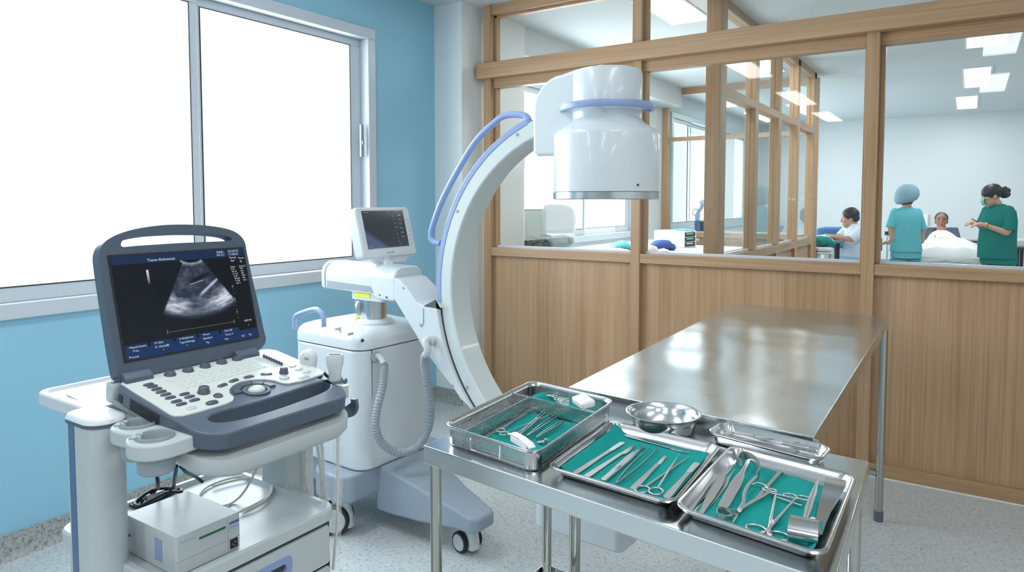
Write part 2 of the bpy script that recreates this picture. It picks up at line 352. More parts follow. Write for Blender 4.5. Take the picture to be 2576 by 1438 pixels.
def dup(root, loc, rz, label=None, group=None):
    def cp(o, par):
        c = o.copy(); COL.objects.link(c)
        if par is not None: c.parent = par
        for ch in [q for q in bpy.data.objects if q.parent == o]: cp(ch, c)
        return c
    r = cp(root, None); r.location = loc; r.rotation_euler = (0, 0, rz)
    if label: r['label'] = label
    if group: r['group'] = group
    return r
Rz = lambda a: Matrix.Rotation(a, 4, 'Z')
Rx = lambda a: Matrix.Rotation(a, 4, 'X')
Ry = lambda a: Matrix.Rotation(a, 4, 'Y')
Tr = lambda *v: Matrix.Translation(Vector(v) if len(v) > 1 else Vector(v[0]))
class Frame:
    """a local upright frame: origin and turn about z; hit() gives the local point seen at a pixel on a local plane"""
    def __init__(s, ox, oy, deg):
        s.o = Vector((ox, oy, 0)); s.a = radians(deg); s.M = Tr(ox, oy, 0) @ Rz(s.a); s.I = s.M.inverted()
    def hit(s, px, py, axis, v):
        d = s.I.to_3x3() @ ray(px, py); c = s.I @ _C; return c + d * ((v - c[axis]) / d[axis])
class Plane:
    def __init__(s, M): s.M = M; s.I = M.inverted()
    def hit(s, px, py, axis=2, v=0.0):
        d = s.I.to_3x3() @ ray(px, py); c = s.I @ _C; return c + d * ((v - c[axis]) / d[axis])
def plate(mb, outer, holes, z0, z1, M=None):
    """flat plate with holes: outline lists of (x, y), between z0 and z1"""
    M = M or Matrix.Identity(4); bm = mb.bm; rings = [outer] + list(holes)
    for z, flip in ((z0, True), (z1, False)):
        vs = []; es = []
        for rg in rings:
            v = [bm.verts.new(M @ Vector((p[0], p[1], z))) for p in rg]; vs.append(v)
            es += [bm.edges.new((v[i], v[(i + 1) % len(v)])) for i in range(len(v))]
        r = bmesh.ops.triangle_fill(bm, use_beauty=True, use_dissolve=True, edges=es)
        for f in r['geom']:
            if isinstance(f, bmesh.types.BMFace): f.material_index = mb.mi; f.smooth = True
        if flip: low = vs
    for a, b in zip(low, vs):
        for i in range(len(a)): j = (i + 1) % len(a); mb.face([a[i], a[j], b[j], b[i]])
    return mb
# ================================================================== THE ROOM
XL, YP, ZC, YF, YB, XR, XW = -3.16, 3.95, 2.78, 12.85, -5.2, 3.0, 4.6
struct('floor', MB().box(XL - 0.3, XW + 0.2, YB - 0.2, YF + 0.2, -0.08, 0), 'speckled_vinyl')
struct('ceiling', MB().box(XL - 0.3, XW + 0.2, YB - 0.2, YF + 0.2, ZC, ZC + 0.1), 'ceiling_paint')
WIN = [(-2.75, -0.35, 0.956, 2.495), (0.80, 3.18, 0.956, 2.495), (4.78, 7.28, 1.03, 2.47), (8.34, 11.9, 1.03, 2.55)]
def wall_with_openings(mb, y0, y1, wins):
    y = y0
    for a, b, z0, z1 in wins:
        mb.box(XL - 0.2, XL, y, a, 0, ZC); mb.box(XL - 0.2, XL, a, b, 0, z0); mb.box(XL - 0.2, XL, a, b, z1, ZC); y = b
    mb.box(XL - 0.2, XL, y, y1, 0, ZC); return mb
struct('wall_left', wall_with_openings(MB(), YB, YP, [WIN[0], WIN[1]]), 'blue_wall_paint')
struct('wall_left_ward', wall_with_openings(MB(), YP, YF, [WIN[2], WIN[3]]), 'white_wall_paint')
struct('wall_far', MB().box(XL - 0.2, XW, YF, YF + 0.15, 0, ZC), 'white_wall_paint')
struct('wall_right', MB().box(XR, XR + 0.12, YB, YP, 0, ZC), 'white_wall_paint')
struct('wall_right_ward', MB().box(XW, XW + 0.12, YP, YF, 0, ZC), 'white_wall_paint')
struct('wall_back', MB().box(XL - 0.2, XR + 0.12, YB - 0.12, YB, 0, ZC), 'white_wall_paint')
struct('wall_corner', MB().box(XL, -2.92, 3.777, 4.576, 0, ZC), 'white_column_paint')
struct('ceiling_bulkhead', MB().box(XL, -2.92, 4.576, 8.07, 2.56, ZC), 'white_wall_paint')
# terrazzo cove skirting of the blue wall
mb = MB(); pr = [(0, 0.0), (0.035, 0.0), (0.02, 0.012), (0.010, 0.035), (0.008, 0.1), (0, 0.1)]
mb.loft([[Vector((XL + a, y, z)) for a, z in pr] for y in (YB, 3.777)]); struct('baseboard_left', mb, 'speckled_skirting')
mb = MB(); mb.loft([[Vector((x, 3.777 - a, z)) for a, z in pr] for x in (XL, -2.92)]); struct('baseboard_corner', mb, 'speckled_skirting')

def window(name, y0, y1, z0, z1, leaves, casing=0.065):
    w = sthing(name, (XL, (y0 + y1) / 2, z0)); x = XL
    m = MB()                                        # casing, stands proud of the wall
    for a, b, c, d in ((y0, y1, z1 - casing, z1), (y0, y1, z0, z0 + casing), (y0, y0 + casing, z0 + casing, z1 - casing), (y1 - casing, y1, z0 + casing, z1 - casing)):
        m.box(x - 0.19, x + 0.022, a, b, c, d)
    obj('window_frame', m, 'window_frame_white', w, world=True, bevel=0.004)
    n = len(leaves)
    for i, (a, b) in enumerate(leaves):
        s = MB(); xo = x - 0.045 - 0.035 * (i % 2); t = 0.03; q0, q1 = z0 + casing, z1 - casing
        sl, sr, st, sb = 0.042, 0.042, 0.045, 0.06
        if i == 0: sl = 0.085
        if i == n - 1: sr = 0.085
        if i > 0: sl = 0.05
        for A, B, C_, D in ((a, b, q1 - st, q1), (a, b, q0, q0 + sb), (a, a + sl, q0 + sb, q1 - st), (b - sr, b, q0 + sb, q1 - st)):
            s.box(xo, xo + t, A, B, C_, D)
        so = obj('sash', s, 'window_frame_white', w, world=True, bevel=0.003)
        g = MB(); k = 0.004
        A, B, C_, D = a + sl, b - sr, q0 + sb, q1 - st
        for e in ((A, B, D - k, D), (A, B, C_, C_ + k), (A, A + k, C_, D), (B - k, B, C_, D)): g.box(xo + t - 0.002, xo + t + 0.003, *e)
        obj('gasket', g, 'gasket_black', so, world=True)
        obj('glass_pane', MB().box(xo + 0.012, xo + 0.016, A, B, C_, D), 'window_glass', so, world=True)
    return w
wn = window('window_1', 0.80, 3.18, 0.956, 2.495, [(0.865, 2.000), (1.984, 3.115)])
m = MB(); m.box(XL - 0.012, XL + 0.004, 3.066, 3.088, 1.70, 1.90); m.box(XL, XL + 0.012, 3.070, 3.084, 1.775, 1.80)
obj('latch', m, 'plastic_grey', wn, world=True, bevel=0.002)
window('added_window', -2.75, -0.35, 0.956, 2.495, [(-2.685, -1.53), (-1.57, -0.415)])  # unseen window beside the camera, added to bring in more daylight
window('window_3', 4.78, 7.28, 1.03, 2.47, [(4.845, 6.09), (6.05, 7.215)])
window('window_4', 8.34, 11.9, 1.03, 2.55, [(8.405, 9.16), (9.10, 10.6), (10.56, 11.835)])

# ------------------------------------------------------------------ the glazed oak partition
P = sthing('wall_partition', (-0.6, YP, 0))
POST = [(-2.862, -2.800), (-1.744, -1.684), (-0.462, -0.402), (0.85, 0.91), (2.14, 2.20), (2.95, 3.0)]
for i, (a, b) in enumerate(POST):
    z1 = ZC if i != 2 else 2.275
    m = MB(); m.box(a, b, YP, YP + 0.10, 0, z1)
    obj('post', m, 'oak_vertical', P, world=True, bevel=0.002)
m = MB()
for (a, b), (c, d) in zip(POST, POST[1:]):           # glazing beads either side of each bay
    for x0, x1 in ((b, b + 0.022), (c - 0.012, c)): m.box(x0, x1, YP + 0.045, YP + 0.085, 1.105, 2.22)
for (a, c) in ((-2.80, -1.744), (-1.684, 0.85), (0.91, 2.14), (2.20, 2.95)):
    for x0, x1 in ((a, a + 0.022), (c - 0.012, c)): m.box(x0, x1, YP + 0.045, YP + 0.085, 2.375, 2.71)
    m.box(a, c, YP + 0.045, YP + 0.085, 2.695, 2.71)
obj('glazing_bead', m, 'oak_vertical', P, world=True, bevel=0.0015)
m = MB(); m.box(-2.897, 3.0, YP - 0.045, YP + 0.115, 2.273, 2.378); obj('beam', m, 'oak_along_x', P, world=True, bevel=0.003)
m = MB(); m.box(-2.862, 3.0, YP + 0.008, YP + 0.092, 2.71, ZC); obj('top_rail', m, 'oak_along_x', P, world=True, bevel=0.002)
for (a, b), (c, d) in zip(POST, POST[1:]):
    m = MB(); m.box(b, c, YP + 0.03, YP + 0.09, 2.212, 2.273); obj('head_rail', m, 'oak_along_x', P, world=True)
    m = MB(); m.box(b, c, YP + 0.004, YP + 0.096, 1.045, 1.103); obj('sill_rail', m, 'oak_along_x', P, world=True, bevel=0.002)
    m = MB(); m.box(b, c, YP + 0.050, YP + 0.082, 1.103, 1.116); obj('glazing_channel', m, 'window_frame_white', P, world=True)
    m = MB(); m.box(b, c, YP + 0.042, YP + 0.062, 0.06, 1.05); obj('lower_panel', m, 'oak_vertical', P, world=True)
    m = MB(); m.box(b, c, YP + 0.004, YP + 0.096, 0.0, 0.068); obj('base_rail', m, 'oak_along_x', P, world=True, bevel=0.002)
    m = MB(); m.box(b + 0.004, c - 0.004, YP + 0.062, YP + 0.068, 1.11, 2.215); obj('glass_pane', m, 'partition_glass', P, world=True)
for (a, c) in ((-2.80, -1.744), (-1.684, 0.85), (0.91, 2.14), (2.20, 2.95)):
    m = MB(); m.box(a + 0.004, c - 0.004, YP + 0.062, YP + 0.068, 2.376, 2.70); obj('glass_pane', m, 'partition_glass', P, world=True)
m = MB(); m.box(-2.80, 3.0, YP - 0.002, YP + 0.004, 0.0, 0.004); obj('sealant_joint', m, 'white_column_paint', P, world=True)

# ------------------------------------------------------------------ partition running away along y, and the cross partition
Q = sthing('wall_partition_ward', (-1.43, 6.4, 0)); X1 = -1.40; XQ = -1.48
PY = [(4.55, 4.66), (5.36, 5.45), (6.12, 6.21), (6.86, 6.95), (7.64, 7.73)]
PY = [(4.56, 4.84), (5.37, 5.46), (6.12, 6.21), (6.86, 6.95), (7.93, 8.02)]
PY = [(4.60, 4.74), (5.50, 5.60), (6.28, 6.38), (7.04, 7.14), (7.86, 7.96)]
for i, (a, b) in enumerate(PY):
    m = MB(); m.box(XQ - (0.02 if i == 0 else 0), X1, a, b, 0, ZC); obj('post', m, 'oak_vertical', Q, world=True, bevel=0.002)
m = MB(); m.box(XQ, X1, 4.74, 7.96, 2.72, ZC); obj('top_rail', m, 'oak_along_y', Q, world=True)
for (a, b), (c, d) in zip(PY, PY[1:]):
    for z0, z1, nm in ((2.14, 2.20, 'mid_rail'), (0.975, 1.045, 'sill_rail'), (0.0, 0.07, 'base_rail')):
        m = MB(); m.box(XQ, X1, b, c, z0, z1); obj(nm, m, 'oak_along_y', Q, world=True, bevel=0.002)
    m = MB(); m.box(XQ + 0.03, X1 - 0.03, b, c, 0.07, 0.975); obj('lower_panel', m, 'oak_vertical', Q, world=True)
    for z0, z1 in ((1.045, 2.14), (2.20, 2.72)):
        m = MB(); m.box(-1.443, -1.437, b, c, z0, z1); obj('glass_pane', m, 'partition_glass', Q, world=True)
    m = MB(); m.box(-1.452, -1.428, b, c, 1.045, 1.058); obj('glazing_channel', m, 'window_frame_white', Q, world=True)
R_ = sthing('wall_partition_cross', (-2.3, 8.1, 0))
for a, b in ((XL, XL + 0.07), (-1.50, -1.40)):
    m = MB(); m.box(a, b, 8.07, 8.15, 0, 2.76); obj('post', m, 'oak_vertical', R_, world=True)
for z0, z1, nm in ((2.70, 2.78, 'top_rail'), (2.15, 2.20, 'mid_rail'), (1.0, 1.06, 'sill_rail'), (0, 0.07, 'base_rail')):
    m = MB(); m.box(XL + 0.07, -1.50, 8.07, 8.15, z0, z1); obj(nm, m, 'oak_along_x', R_, world=True)
m = MB(); m.box(XL + 0.07, -1.50, 8.10, 8.12, 0.07, 1.0); obj('lower_panel', m, 'oak_vertical', R_, world=True)
for z0, z1 in ((1.06, 2.15), (2.20, 2.70)):
    m = MB(); m.box(XL + 0.07, -1.50, 8.107, 8.113, z0, z1); obj('glass_pane', m, 'partition_glass', R_, world=True)

# ------------------------------------------------------------------ recessed ceiling lamps
LP = [(-2.05, -1.80, 0.25, 1.5, 'a'), (-2.05, -1.80, -2.3, -0.9, 'a'), (-2.05, -1.80, -4.65, -3.2, 'a'),
      (0.05, 0.30, 0.25, 1.5, 'b'), (0.05, 0.30, -2.3, -0.9, 'b'), (1.9, 2.15, 0.25, 1.5, 'b'), (1.9, 2.15, -2.3, -0.9, 'b'),
      (-1.94, -1.66, 4.42, 5.15, 'c'), (-2.2, -1.95, 10.2, 11.6, 'd'), (-1.0 - 0.9, -1.65, 6.3, 7.6, 'd'),
      (-0.07, 0.20, 6.02, 7.38, 'e'), (-0.10, 0.13, 8.49, 9.90, 'f'), (-0.20, 0.03, 10.70, 12.10, 'g'), (2.2, 2.45, 6.0, 7.4, 'h'), (2.2, 2.45, 8.5, 9.9, 'h')]
LAB = {'a': 'recessed strip lamp in the ceiling above the window side of the treatment room', 'b': 'recessed strip lamp in the ceiling above the steel tables',
       'c': 'bright recessed ceiling lamp seen through the upper pane left of the far partition', 'd': 'ceiling lamp behind the oak partition that runs away from the camera',
       'e': 'largest and nearest of the ward ceiling lamps above the nurses', 'f': 'middle one of the three ward ceiling lamps in a row',
       'g': 'smallest and farthest of the three ward ceiling lamps in a row', 'h': 'ceiling lamp on the far right side of the ward'}
NTH = {}
for (a, b, c, d, k) in LP:
    NTH[k] = NTH.get(k, 0) + 1; lab = LAB[k]
    if k in 'ab': lab = ('nearest' if c == 0.25 else 'middle' if c == -2.3 else 'rearmost') + ' recessed strip lamp over the ' + ('window side' if k == 'a' else 'steel tables' if a < 1 else 'right side') + ' of the treatment room'
    if k == 'd': lab = ('farther' if c > 9 else 'nearer') + ' ceiling lamp behind the oak partition that runs away from the camera'
    if k == 'h': lab = ('farther' if c > 8 else 'nearer') + ' ceiling lamp on the far right side of the ward'
    t = thing('ceiling_lamp', lab, 'ceiling lamp', ((a + b) / 2, (c + d) / 2, ZC), 0, 'recessed ceiling lamps')
    m = MB(); f = 0.018
    for e in ((a - f, b + f, c - f, c), (a - f, b + f, d, d + f), (a - f, a, c, d), (b, b + f, c, d)): m.box(*e, ZC - 0.006, ZC + 0.001)
    obj('trim', m, 'lamp_frame', t, world=True)
    obj('diffuser', MB().box(a, b, c, d, ZC - 0.004, ZC + 0.001), 'lamp_diffuser', t, world=True)
    if True:
        l = area('lamp_light', ((a + b) / 2, (c + d) / 2, ZC - 0.02), (0, 0, 0), b - a, d - c, 17 * (d - c) / 1.35 if c < 3.9 else 19 * (d - c) / 1.35, (0.98, 0.99, 1.0))
        l.parent = None
# ================================================================== MOBILE C-ARM
FC = Frame(-2.27, 2.24, -3); h = FC.hit
CA = thing('mobile_c_arm', 'large white mobile x-ray C-arm with blue grab rail standing by the blue wall', 'x-ray machine', (-2.27, 2.24, 0), FC.a)
def cbox(name, x0, x1, y0, y1, z0, z1, mat, r=0.03, bevel=0.012, parent=None, taper=0.0, **k):
    m = MB(); w, d, cx, cy = x1 - x0, y1 - y0, (x0 + x1) / 2, (y0 + y1) / 2
    m.loft([rr(w - taper, d - taper, r, z0, 6, cx, cy), rr(w, d, r, z1, 6, cx, cy)])
    return obj(name, m, mat, parent or CA, bevel=bevel, seg=3, **k)
# cabinet
body = cbox('cabinet_body', -0.275, 0.19, -0.22, 0.22, 0.285, 0.797, 'enamel_white', 0.07, 0.01, taper=-0.01)
m = MB(); cx, cy = -0.0425, 0
m.loft([rr(0.468, 0.443, 0.07, 0.800, 8, cx, cy), rr(0.466, 0.441, 0.07, 0.835, 8, cx, cy), rr(0.455, 0.43, 0.07, 0.853, 8, cx, cy), rr(0.43, 0.405, 0.07, 0.866, 8, cx, cy), rr(0.38, 0.36, 0.07, 0.874, 8, cx, cy), rr(0.2, 0.2, 0.07, 0.879, 8, cx, cy)])
for v in m.bm.verts:                      # the cover swells towards the column
    if v.co.z > 0.84: v.co.z += 0.012 * math.exp(-((v.co.x + 0.10) ** 2 + 0 * v.co.y ** 2) / 0.01)
cover = obj('top_cover', m, 'enamel_white', CA, ang=60)
m = MB(); m.loft([rr(0.462, 0.437, 0.07, 0.796, 8, cx, cy), rr(0.462, 0.437, 0.07, 0.801, 8, cx, cy)]); obj('seam', m, 'panel_seam', CA)
m = MB(); m.box(0.1905 - 0.004, 0.1915, -0.158, -0.1555, 0.30, 0.797); obj('panel_joint', m, 'panel_seam', body)
for (px, py, zz) in ((912, 856, 1), (972, 1155, 1), (866, 1166, 0)):
    p = h(px, py, 0, 0.193) if zz else h(px, py, 1, -0.222)
    m = MB(); m.cyl(p - (Vector((0.004, 0, 0)) if zz else Vector((0, -0.004, 0))), p + (Vector((0.0015, 0, 0)) if zz else Vector((0, -0.002, 0))), 0.0075); obj('screw', m, 'panel_seam', body)
m = MB(); q = [h(742, 822, 1, -0.19), h(742, 800, 1, -0.19), h(752, 790, 1, -0.19), h(790, 778, 1, -0.19), h(806, 784, 1, -0.19), h(814, 800, 1, -0.19), h(814, 821, 1, -0.19)]
q[0].z -= 0.01; q[-1].z -= 0.012; m.tube(cr(q, 6), 0.0115, 12); obj('push_handle', m, 'plastic_blue', CA, label='short blue push handle on the cabinet top')
for (a, b, w_, l_) in ((850, 822, 0.03, 0.012), (885, 806, 0.045, 0.006), (882, 835, 0.03, 0.003)):
    p = h(a, b, 2, 0.885); m = MB(); m.loft([rr(l_, w_, 0.003, 0.872, 3, p.x, p.y), rr(l_, w_, 0.003, 0.8835, 3, p.x, p.y)]); obj('cover_button', m, 'plastic_light_grey', cover)
# lifting column
m = MB(); m.lathe([(0.085, 0.868), (0.085, 0.885), (0.072, 0.895), (0.06, 0.897)], (0.04, 0, 0), 40); obj('column_collar', m, 'enamel_white', CA, ang=50)
m = MB(); m.lathe([(0.0515, 0.89), (0.0515, 1.0)], (0.04, 0, 0), 40); obj('lifting_column', m, 'chrome', CA, label='brushed metal lifting column')
MATS['chrome'].node_tree.nodes['Principled BSDF'].inputs['Roughness'].default_value = 0.22
m = MB(); m.cyl((-0.03, -0.03, 0.955), (-0.03, -0.03, 0.99), 0.008); m.loft([rr(0.028, 0.03, 0.01, 0.905, 4, -0.035, -0.03), rr(0.034, 0.036, 0.012, 0.95, 4, -0.035, -0.03), rr(0.02, 0.02, 0.008, 0.972, 4, -0.03, -0.03)])
m.tube(cr([(-0.05, -0.03, 0.90), (-0.062, -0.03, 0.94), (-0.052, -0.03, 0.985), (-0.035, -0.03, 0.99)], 5), 0.004, 8); obj('cable_plug', m, 'chrome', CA)
m = MB(); m.lathe([(0.010, 0.886), (0.010, 0.90)], (-0.028, -0.045, 0)); obj('key_switch', m, 'label_yellow', CA)
# horizontal arm block
def prof(y0, y1, z0, z1, r, n=6, rb=0.012):
    o = [];
    for (cx_, cz_, a0, q) in ((y1 - r, z1 - r, 0, r), (y0 + r, z1 - r, 90, r), (y0 + rb, z0 + rb, 180, rb), (y1 - rb, z0 + rb, 270, rb)):
        for i in range(n + 1):
            a = radians(a0 + 90 * i / n); o.append((cx_ + q * cos(a), cz_ + q * sin(a)))
    return o
def xloft(name, secs, mat, parent=CA, **k):
    m = MB(); m.loft([[Vector((x, y, z)) for y, z in pr_] for x, pr_ in secs]); return obj(name, m, mat, parent, **k)
arm = xloft('horizontal_arm', [(-0.20, prof(-0.085, 0.085, 1.022, 1.145, 0.055)), (0.10, prof(-0.085, 0.085, 1.018, 1.146, 0.055)), (0.15, prof(-0.085, 0.085, 0.998, 1.146, 0.055)), (0.255, prof(-0.085, 0.085, 0.998, 1.144, 0.05))], 'enamel_white', bevel=0.006, ang=50)
xloft('arm_end_cap', [(-0.232, prof(-0.068, 0.068, 1.034, 1.132, 0.05)), (-0.224, prof(-0.086, 0.086, 1.024, 1.146, 0.055)), (-0.203, prof(-0.088, 0.088, 1.020, 1.148, 0.056))], 'enamel_white', ang=50)
m = MB(); m.prism([(-0.185, 1.030), (0.10, 1.030), (0.125, 1.026), (0.105, 1.054), (-0.185, 1.060)], -0.0875, -0.083, Matrix(((1, 0, 0, 0), (0, 0, 1, 0), (0, 1, 0, 0), (0, 0, 0, 1)))); obj('arm_slot', m, 'plastic_grey', arm)
cbox('arm_bracket', -0.045, 0.17, -0.07, 0.07, 0.985, 1.02, 'enamel_white', 0.02, 0.004)
m = MB(); m.box(-0.015, 0.088, -0.0725, -0.069, 0.998, 1.016); obj('warning_label', m, 'label_yellow', arm, label='yellow warning label under the arm')
for x in (0.165, 0.205, 0.21):
    p = (x, -0.086, 1.02 - 0.006 * (x > 0.2)); m = MB(); m.cyl(p, (p[0], p[1] + 0.004, p[2]), 0.004); obj('screw', m, 'panel_seam', arm)
# swing arm + carrier that hugs the arc
YN, YR = -0.09, 0.075
RI, RO, CX_, CZ_ = 0.612, 0.672, 1.175, 1.077
low = [h(990, 749, 1, YN), h(1022, 802, 1, YN), h(1048, 845, 1, YN), h(1062, 872, 1, YN), h(1100, 925, 1, YN), h(1140, 975, 1, YN), h(1158, 1003, 1, YN), h(1175, 1018, 1, YN)]
topc = [h(1106, 775, 1, YN), h(1065, 768, 1, YN), h(1048, 760, 1, YN), h(1036, 743, 1, YN), h(1022, 722, 1, YN), h(1004, 703, 1, YN), h(990, 699, 1, YN)]
arcp = []
for k in range(11):
    a = radians(224 - (224 - 185) * k / 10); arcp.append(Vector((CX_ + 0.6765 * cos(a), YN, CZ_ + 0.6765 * sin(a))))
pl = [(p.x, p.z) for p in low + arcp + topc]
XZ = Matrix(((1, 0, 0, 0), (0, 0, 1, 0), (0, 1, 0, 0), (0, 0, 0, 1)))
m = MB(); m.prism(pl, YN, YR, XZ); sw = obj('swing_arm', m, 'enamel_white', CA, bevel=0.008, seg=3, ang=25)
m = MB(); s_ = [h(1065, 775, 1, YN - 0.001), h(1065, 812, 1, YN - 0.001), h(1060, 822, 1, YN - 0.001)]; m.tube(s_, 0.0016, 6); obj('access_panel_joint', m, 'plastic_grey', sw)
for (a, b) in ((1015, 724), (1139, 970), (1058, 817)): p = h(a, b, 1, YN); m = MB(); m.cyl(p, p - Vector((0, 0.002, 0)), 0.005); obj('screw', m, 'plastic_grey', sw)
m = MB(); m.box(0.494, 0.503, YN + 0.01, YN + 0.05, 1.000, 1.009); obj('arc_stop', m, 'rubber_black', sw)
# the C arc
def arc_sweep(name, r0, r1, y0, y1, a0, a1, mat, n=72, **k):
    m = MB(); L = []
    for i in range(n + 1):
        a = radians(a0 + (a1 - a0) * i / n); c_, s = cos(a), sin(a)
        L.append([Vector((CX_ + r * c_, y, CZ_ + r * s)) for r, y in ((r0, y0), (r0, y1), (r1, y1), (r1, y0))])
    m.loft(L); return obj(name, m, mat, CA, **k)
arc_sweep('c_arc', RI, RO, -0.07, 0.05, 97, 268, 'enamel_warm', bevel=0.006, seg=2, ang=50)
arc_sweep('arc_rail', RO - 0.006, RO + 0.018, -0.0722, 0.045, 111, 185, 'plastic_blue', bevel=0.003, label='pale blue rail on the outside of the arc')
arc_sweep('arc_rail', RO - 0.006, RO + 0.016, -0.0722, 0.045, 225, 262, 'plastic_blue', bevel=0.003, label='pale blue rail on the outside of the arc')
arc_sweep('arc_groove', RO + 0.0005, RO + 0.0035, -0.0705, 0.0505, 186, 223, 'panel_seam')
for ang_ in (116, 152, 216):
    a = radians(ang_); m = MB(); p = Vector((CX_ + 0.655 * cos(a), -0.0705, CZ_ + 0.655 * sin(a))); m.cyl(p, p - Vector((0, 0.002, 0)), 0.006); obj('screw', m, 'plastic_grey', CA)
gp = [h(*p, 1, -0.02) for p in ((1330, 303), (1322, 292), (1300, 288), (1270, 291), (1248, 305), (1200, 351), (1152, 428), (1112, 505), (1088, 570), (1084, 596), (1092, 608), (1108, 612))]
m = MB(); m.tube(cr(gp, 5), 0.0125, 12); obj('grab_rail', m, 'plastic_blue', CA, label='curved blue grab rail outside the arc')
# detector
DX, DY = 1.225, -0.01
m = MB(); q = []
for i in range(9): a = radians(90 + 90 * i / 8); q.append((1.085 + 0.12 * cos(a), 1.74 + 0.12 * sin(a)))
q += [(0.965, 1.60), (0.985, 1.583), (1.25, 1.578), (1.25, 1.878), (1.14, 1.872)]
m.prism(q, -0.085, 0.075, XZ); obj('detector_bracket', m, 'enamel_white', CA, bevel=0.012, seg=3, ang=40)
m = MB(); m.lathe([(0.0, 1.868), (0.10, 1.868), (0.114, 1.864), (0.1185, 1.852), (0.1185, 1.715), (0.1175, 1.703), (0.120, 1.695), (0.130, 1.685), (0.172, 1.660), (0.179, 1.653), (0.1815, 1.643), (0.1815, 1.455), (0.17, 1.452), (0, 1.452)], (DX, DY, 0), 64)
hd = obj('detector_housing', m, 'enamel_white', CA, ang=40, label='large white cylindrical detector head')
m = MB(); m.lathe([(0.0, 1.4535), (0.172, 1.4535), (0.1835, 1.453), (0.1835, 1.431), (0.176, 1.429), (0, 1.431)], (DX, DY, 0), 64); obj('metal_band', m, 'chrome', hd)
m = MB(); m.lathe([(0.150, 1.728), (0.160, 1.731), (0.1635, 1.738), (0.1635, 1.748), (0.160, 1.752), (0.151, 1.751)], (DX, DY, 0), 64)
m2 = MB(); L = []
for i in range(57):
    a = radians(-205 + 250 * i / 56); L.append([Vector((DX + r * cos(a), DY + r * sin(a), z)) for r, z in ((0.150, 1.728), (0.161, 1.730), (0.164, 1.738), (0.161, 1.750), (0.150, 1.751))])
m2.loft(L)
for a in (-200, -75, 40):
    a = radians(a); m2.cyl((DX + 0.115 * cos(a), DY + 0.115 * sin(a), 1.738), (DX + 0.155 * cos(a), DY + 0.155 * sin(a), 1.738), 0.006)
m.bm.free(); obj('handling_ring', m2, 'plastic_blue', hd, ang=50, label='blue handling ring round the head')
a = radians(-28); m = MB(); m.cyl((DX + 0.181 * cos(a), DY + 0.181 * sin(a), 1.475), (DX + 0.1835 * cos(a), DY + 0.1835 * sin(a), 1.475), 0.004); obj('screw', m, 'panel_seam', hd)
# x-ray tube housing under the table
cbox('tube_housing', 0.995, 1.352, -0.12, 0.10, 0.252, 0.42, 'enamel_white', 0.03, 0.01)
m = MB(); m.lathe([(0.09, 0.41), (0.075, 0.47), (0, 0.47)], (DX, DY, 0), 40); obj('beam_collimator', m, 'plastic_grey', CA)
# grey base and foot
m = MB(); pb = [(0.18, -0.12), (0.18, -0.26), (0.14, -0.305), (0.00, -0.305), (-0.05, -0.27), (-0.07, -0.20), (-0.36, -0.20), (-0.38, -0.18), (-0.38, 0.18), (-0.36, 0.20), (-0.07, 0.20), (-0.05, 0.27), (0.0, 0.305), (0.14, 0.305), (0.18, 0.26), (0.18, 0.10)]
m.prism(pb, 0.165, 0.283); base = obj('base', m, 'base_grey', CA, bevel=0.018, seg=3)
m = MB(); L = []
for x, y0, y1, z0, z1 in ((0.16, -0.118, 0.16, 0.085, 0.285), (0.24, -0.118, 0.14, 0.085, 0.280), (0.42, -0.118, 0.10, 0.10, 0.245), (0.52, -0.118, 0.062, 0.115, 0.225), (0.62, -0.118, 0.035, 0.128, 0.208), (0.70, -0.118, 0.012, 0.130, 0.192), (0.725, -0.095, 0.0, 0.135, 0.186)):
    L.append([Vector((x, y, z)) for y, z in ((y0, z0), (y1, z0), (y1, z1), (y0, z1))])
m.loft(L); obj('front_foot', m, 'base_grey', CA, bevel=0.012, seg=3, ang=40)
def caster(x, y, r, rot, top):
    T = Tr(x, y, 0) @ Rz(rot); m = MB()
    m.loft([[T @ p for p in rr(0.07 * r / 0.05 * 0.8, 0.052, 0.02, z, 4, 0.018 + (z - r) * -0.25 * (z > r), 0)] for z in (0.35 * r, r * 1.2, r * 1.75, top)])
    c_ = obj('caster', m, 'plastic_white', CA, bevel=0.006, seg=2, label='white caster with a black wheel')
    W = T @ Tr(-0.02, 0, r) @ Rx(pi / 2)
    for s in (-1, 1):
        t = MB(); t.lathe([(r * 0.78, -0.011), (r * 0.96, -0.010), (r, -0.006), (r, 0.006), (r * 0.96, 0.010), (r * 0.78, 0.011)], (0, 0, s * 0.036), 28, W); wo = obj('wheel', t, 'rubber_black', c_)
        t = MB(); t.lathe([(0, -0.012), (r * 0.74, -0.012), (r * 0.8, -0.008), (r * 0.8, 0.008), (r * 0.74, 0.012), (0, 0.012)], (0, 0, s * 0.036), 28, W); obj('hub', t, 'plastic_light_grey', wo) if False else t.bm.free()
    t = MB(); t.lathe([(0, -0.049), (r * 0.74, -0.049), (r * 0.8, -0.046), (r * 0.8, 0.046), (r * 0.74, 0.049), (0, 0.049)], (0, 0, 0), 28, W); obj('hub_cap', t, 'plastic_light_grey', c_)
caster(0.615, -0.02, 0.043, radians(-10), 0.14); caster(0.06, -0.225, 0.066, radians(35), 0.18); caster(0.06, 0.225, 0.066, radians(20), 0.18)
caster(-0.31, -0.12, 0.066, radians(10), 0.18); caster(-0.31, 0.12, 0.066, radians(10), 0.18)
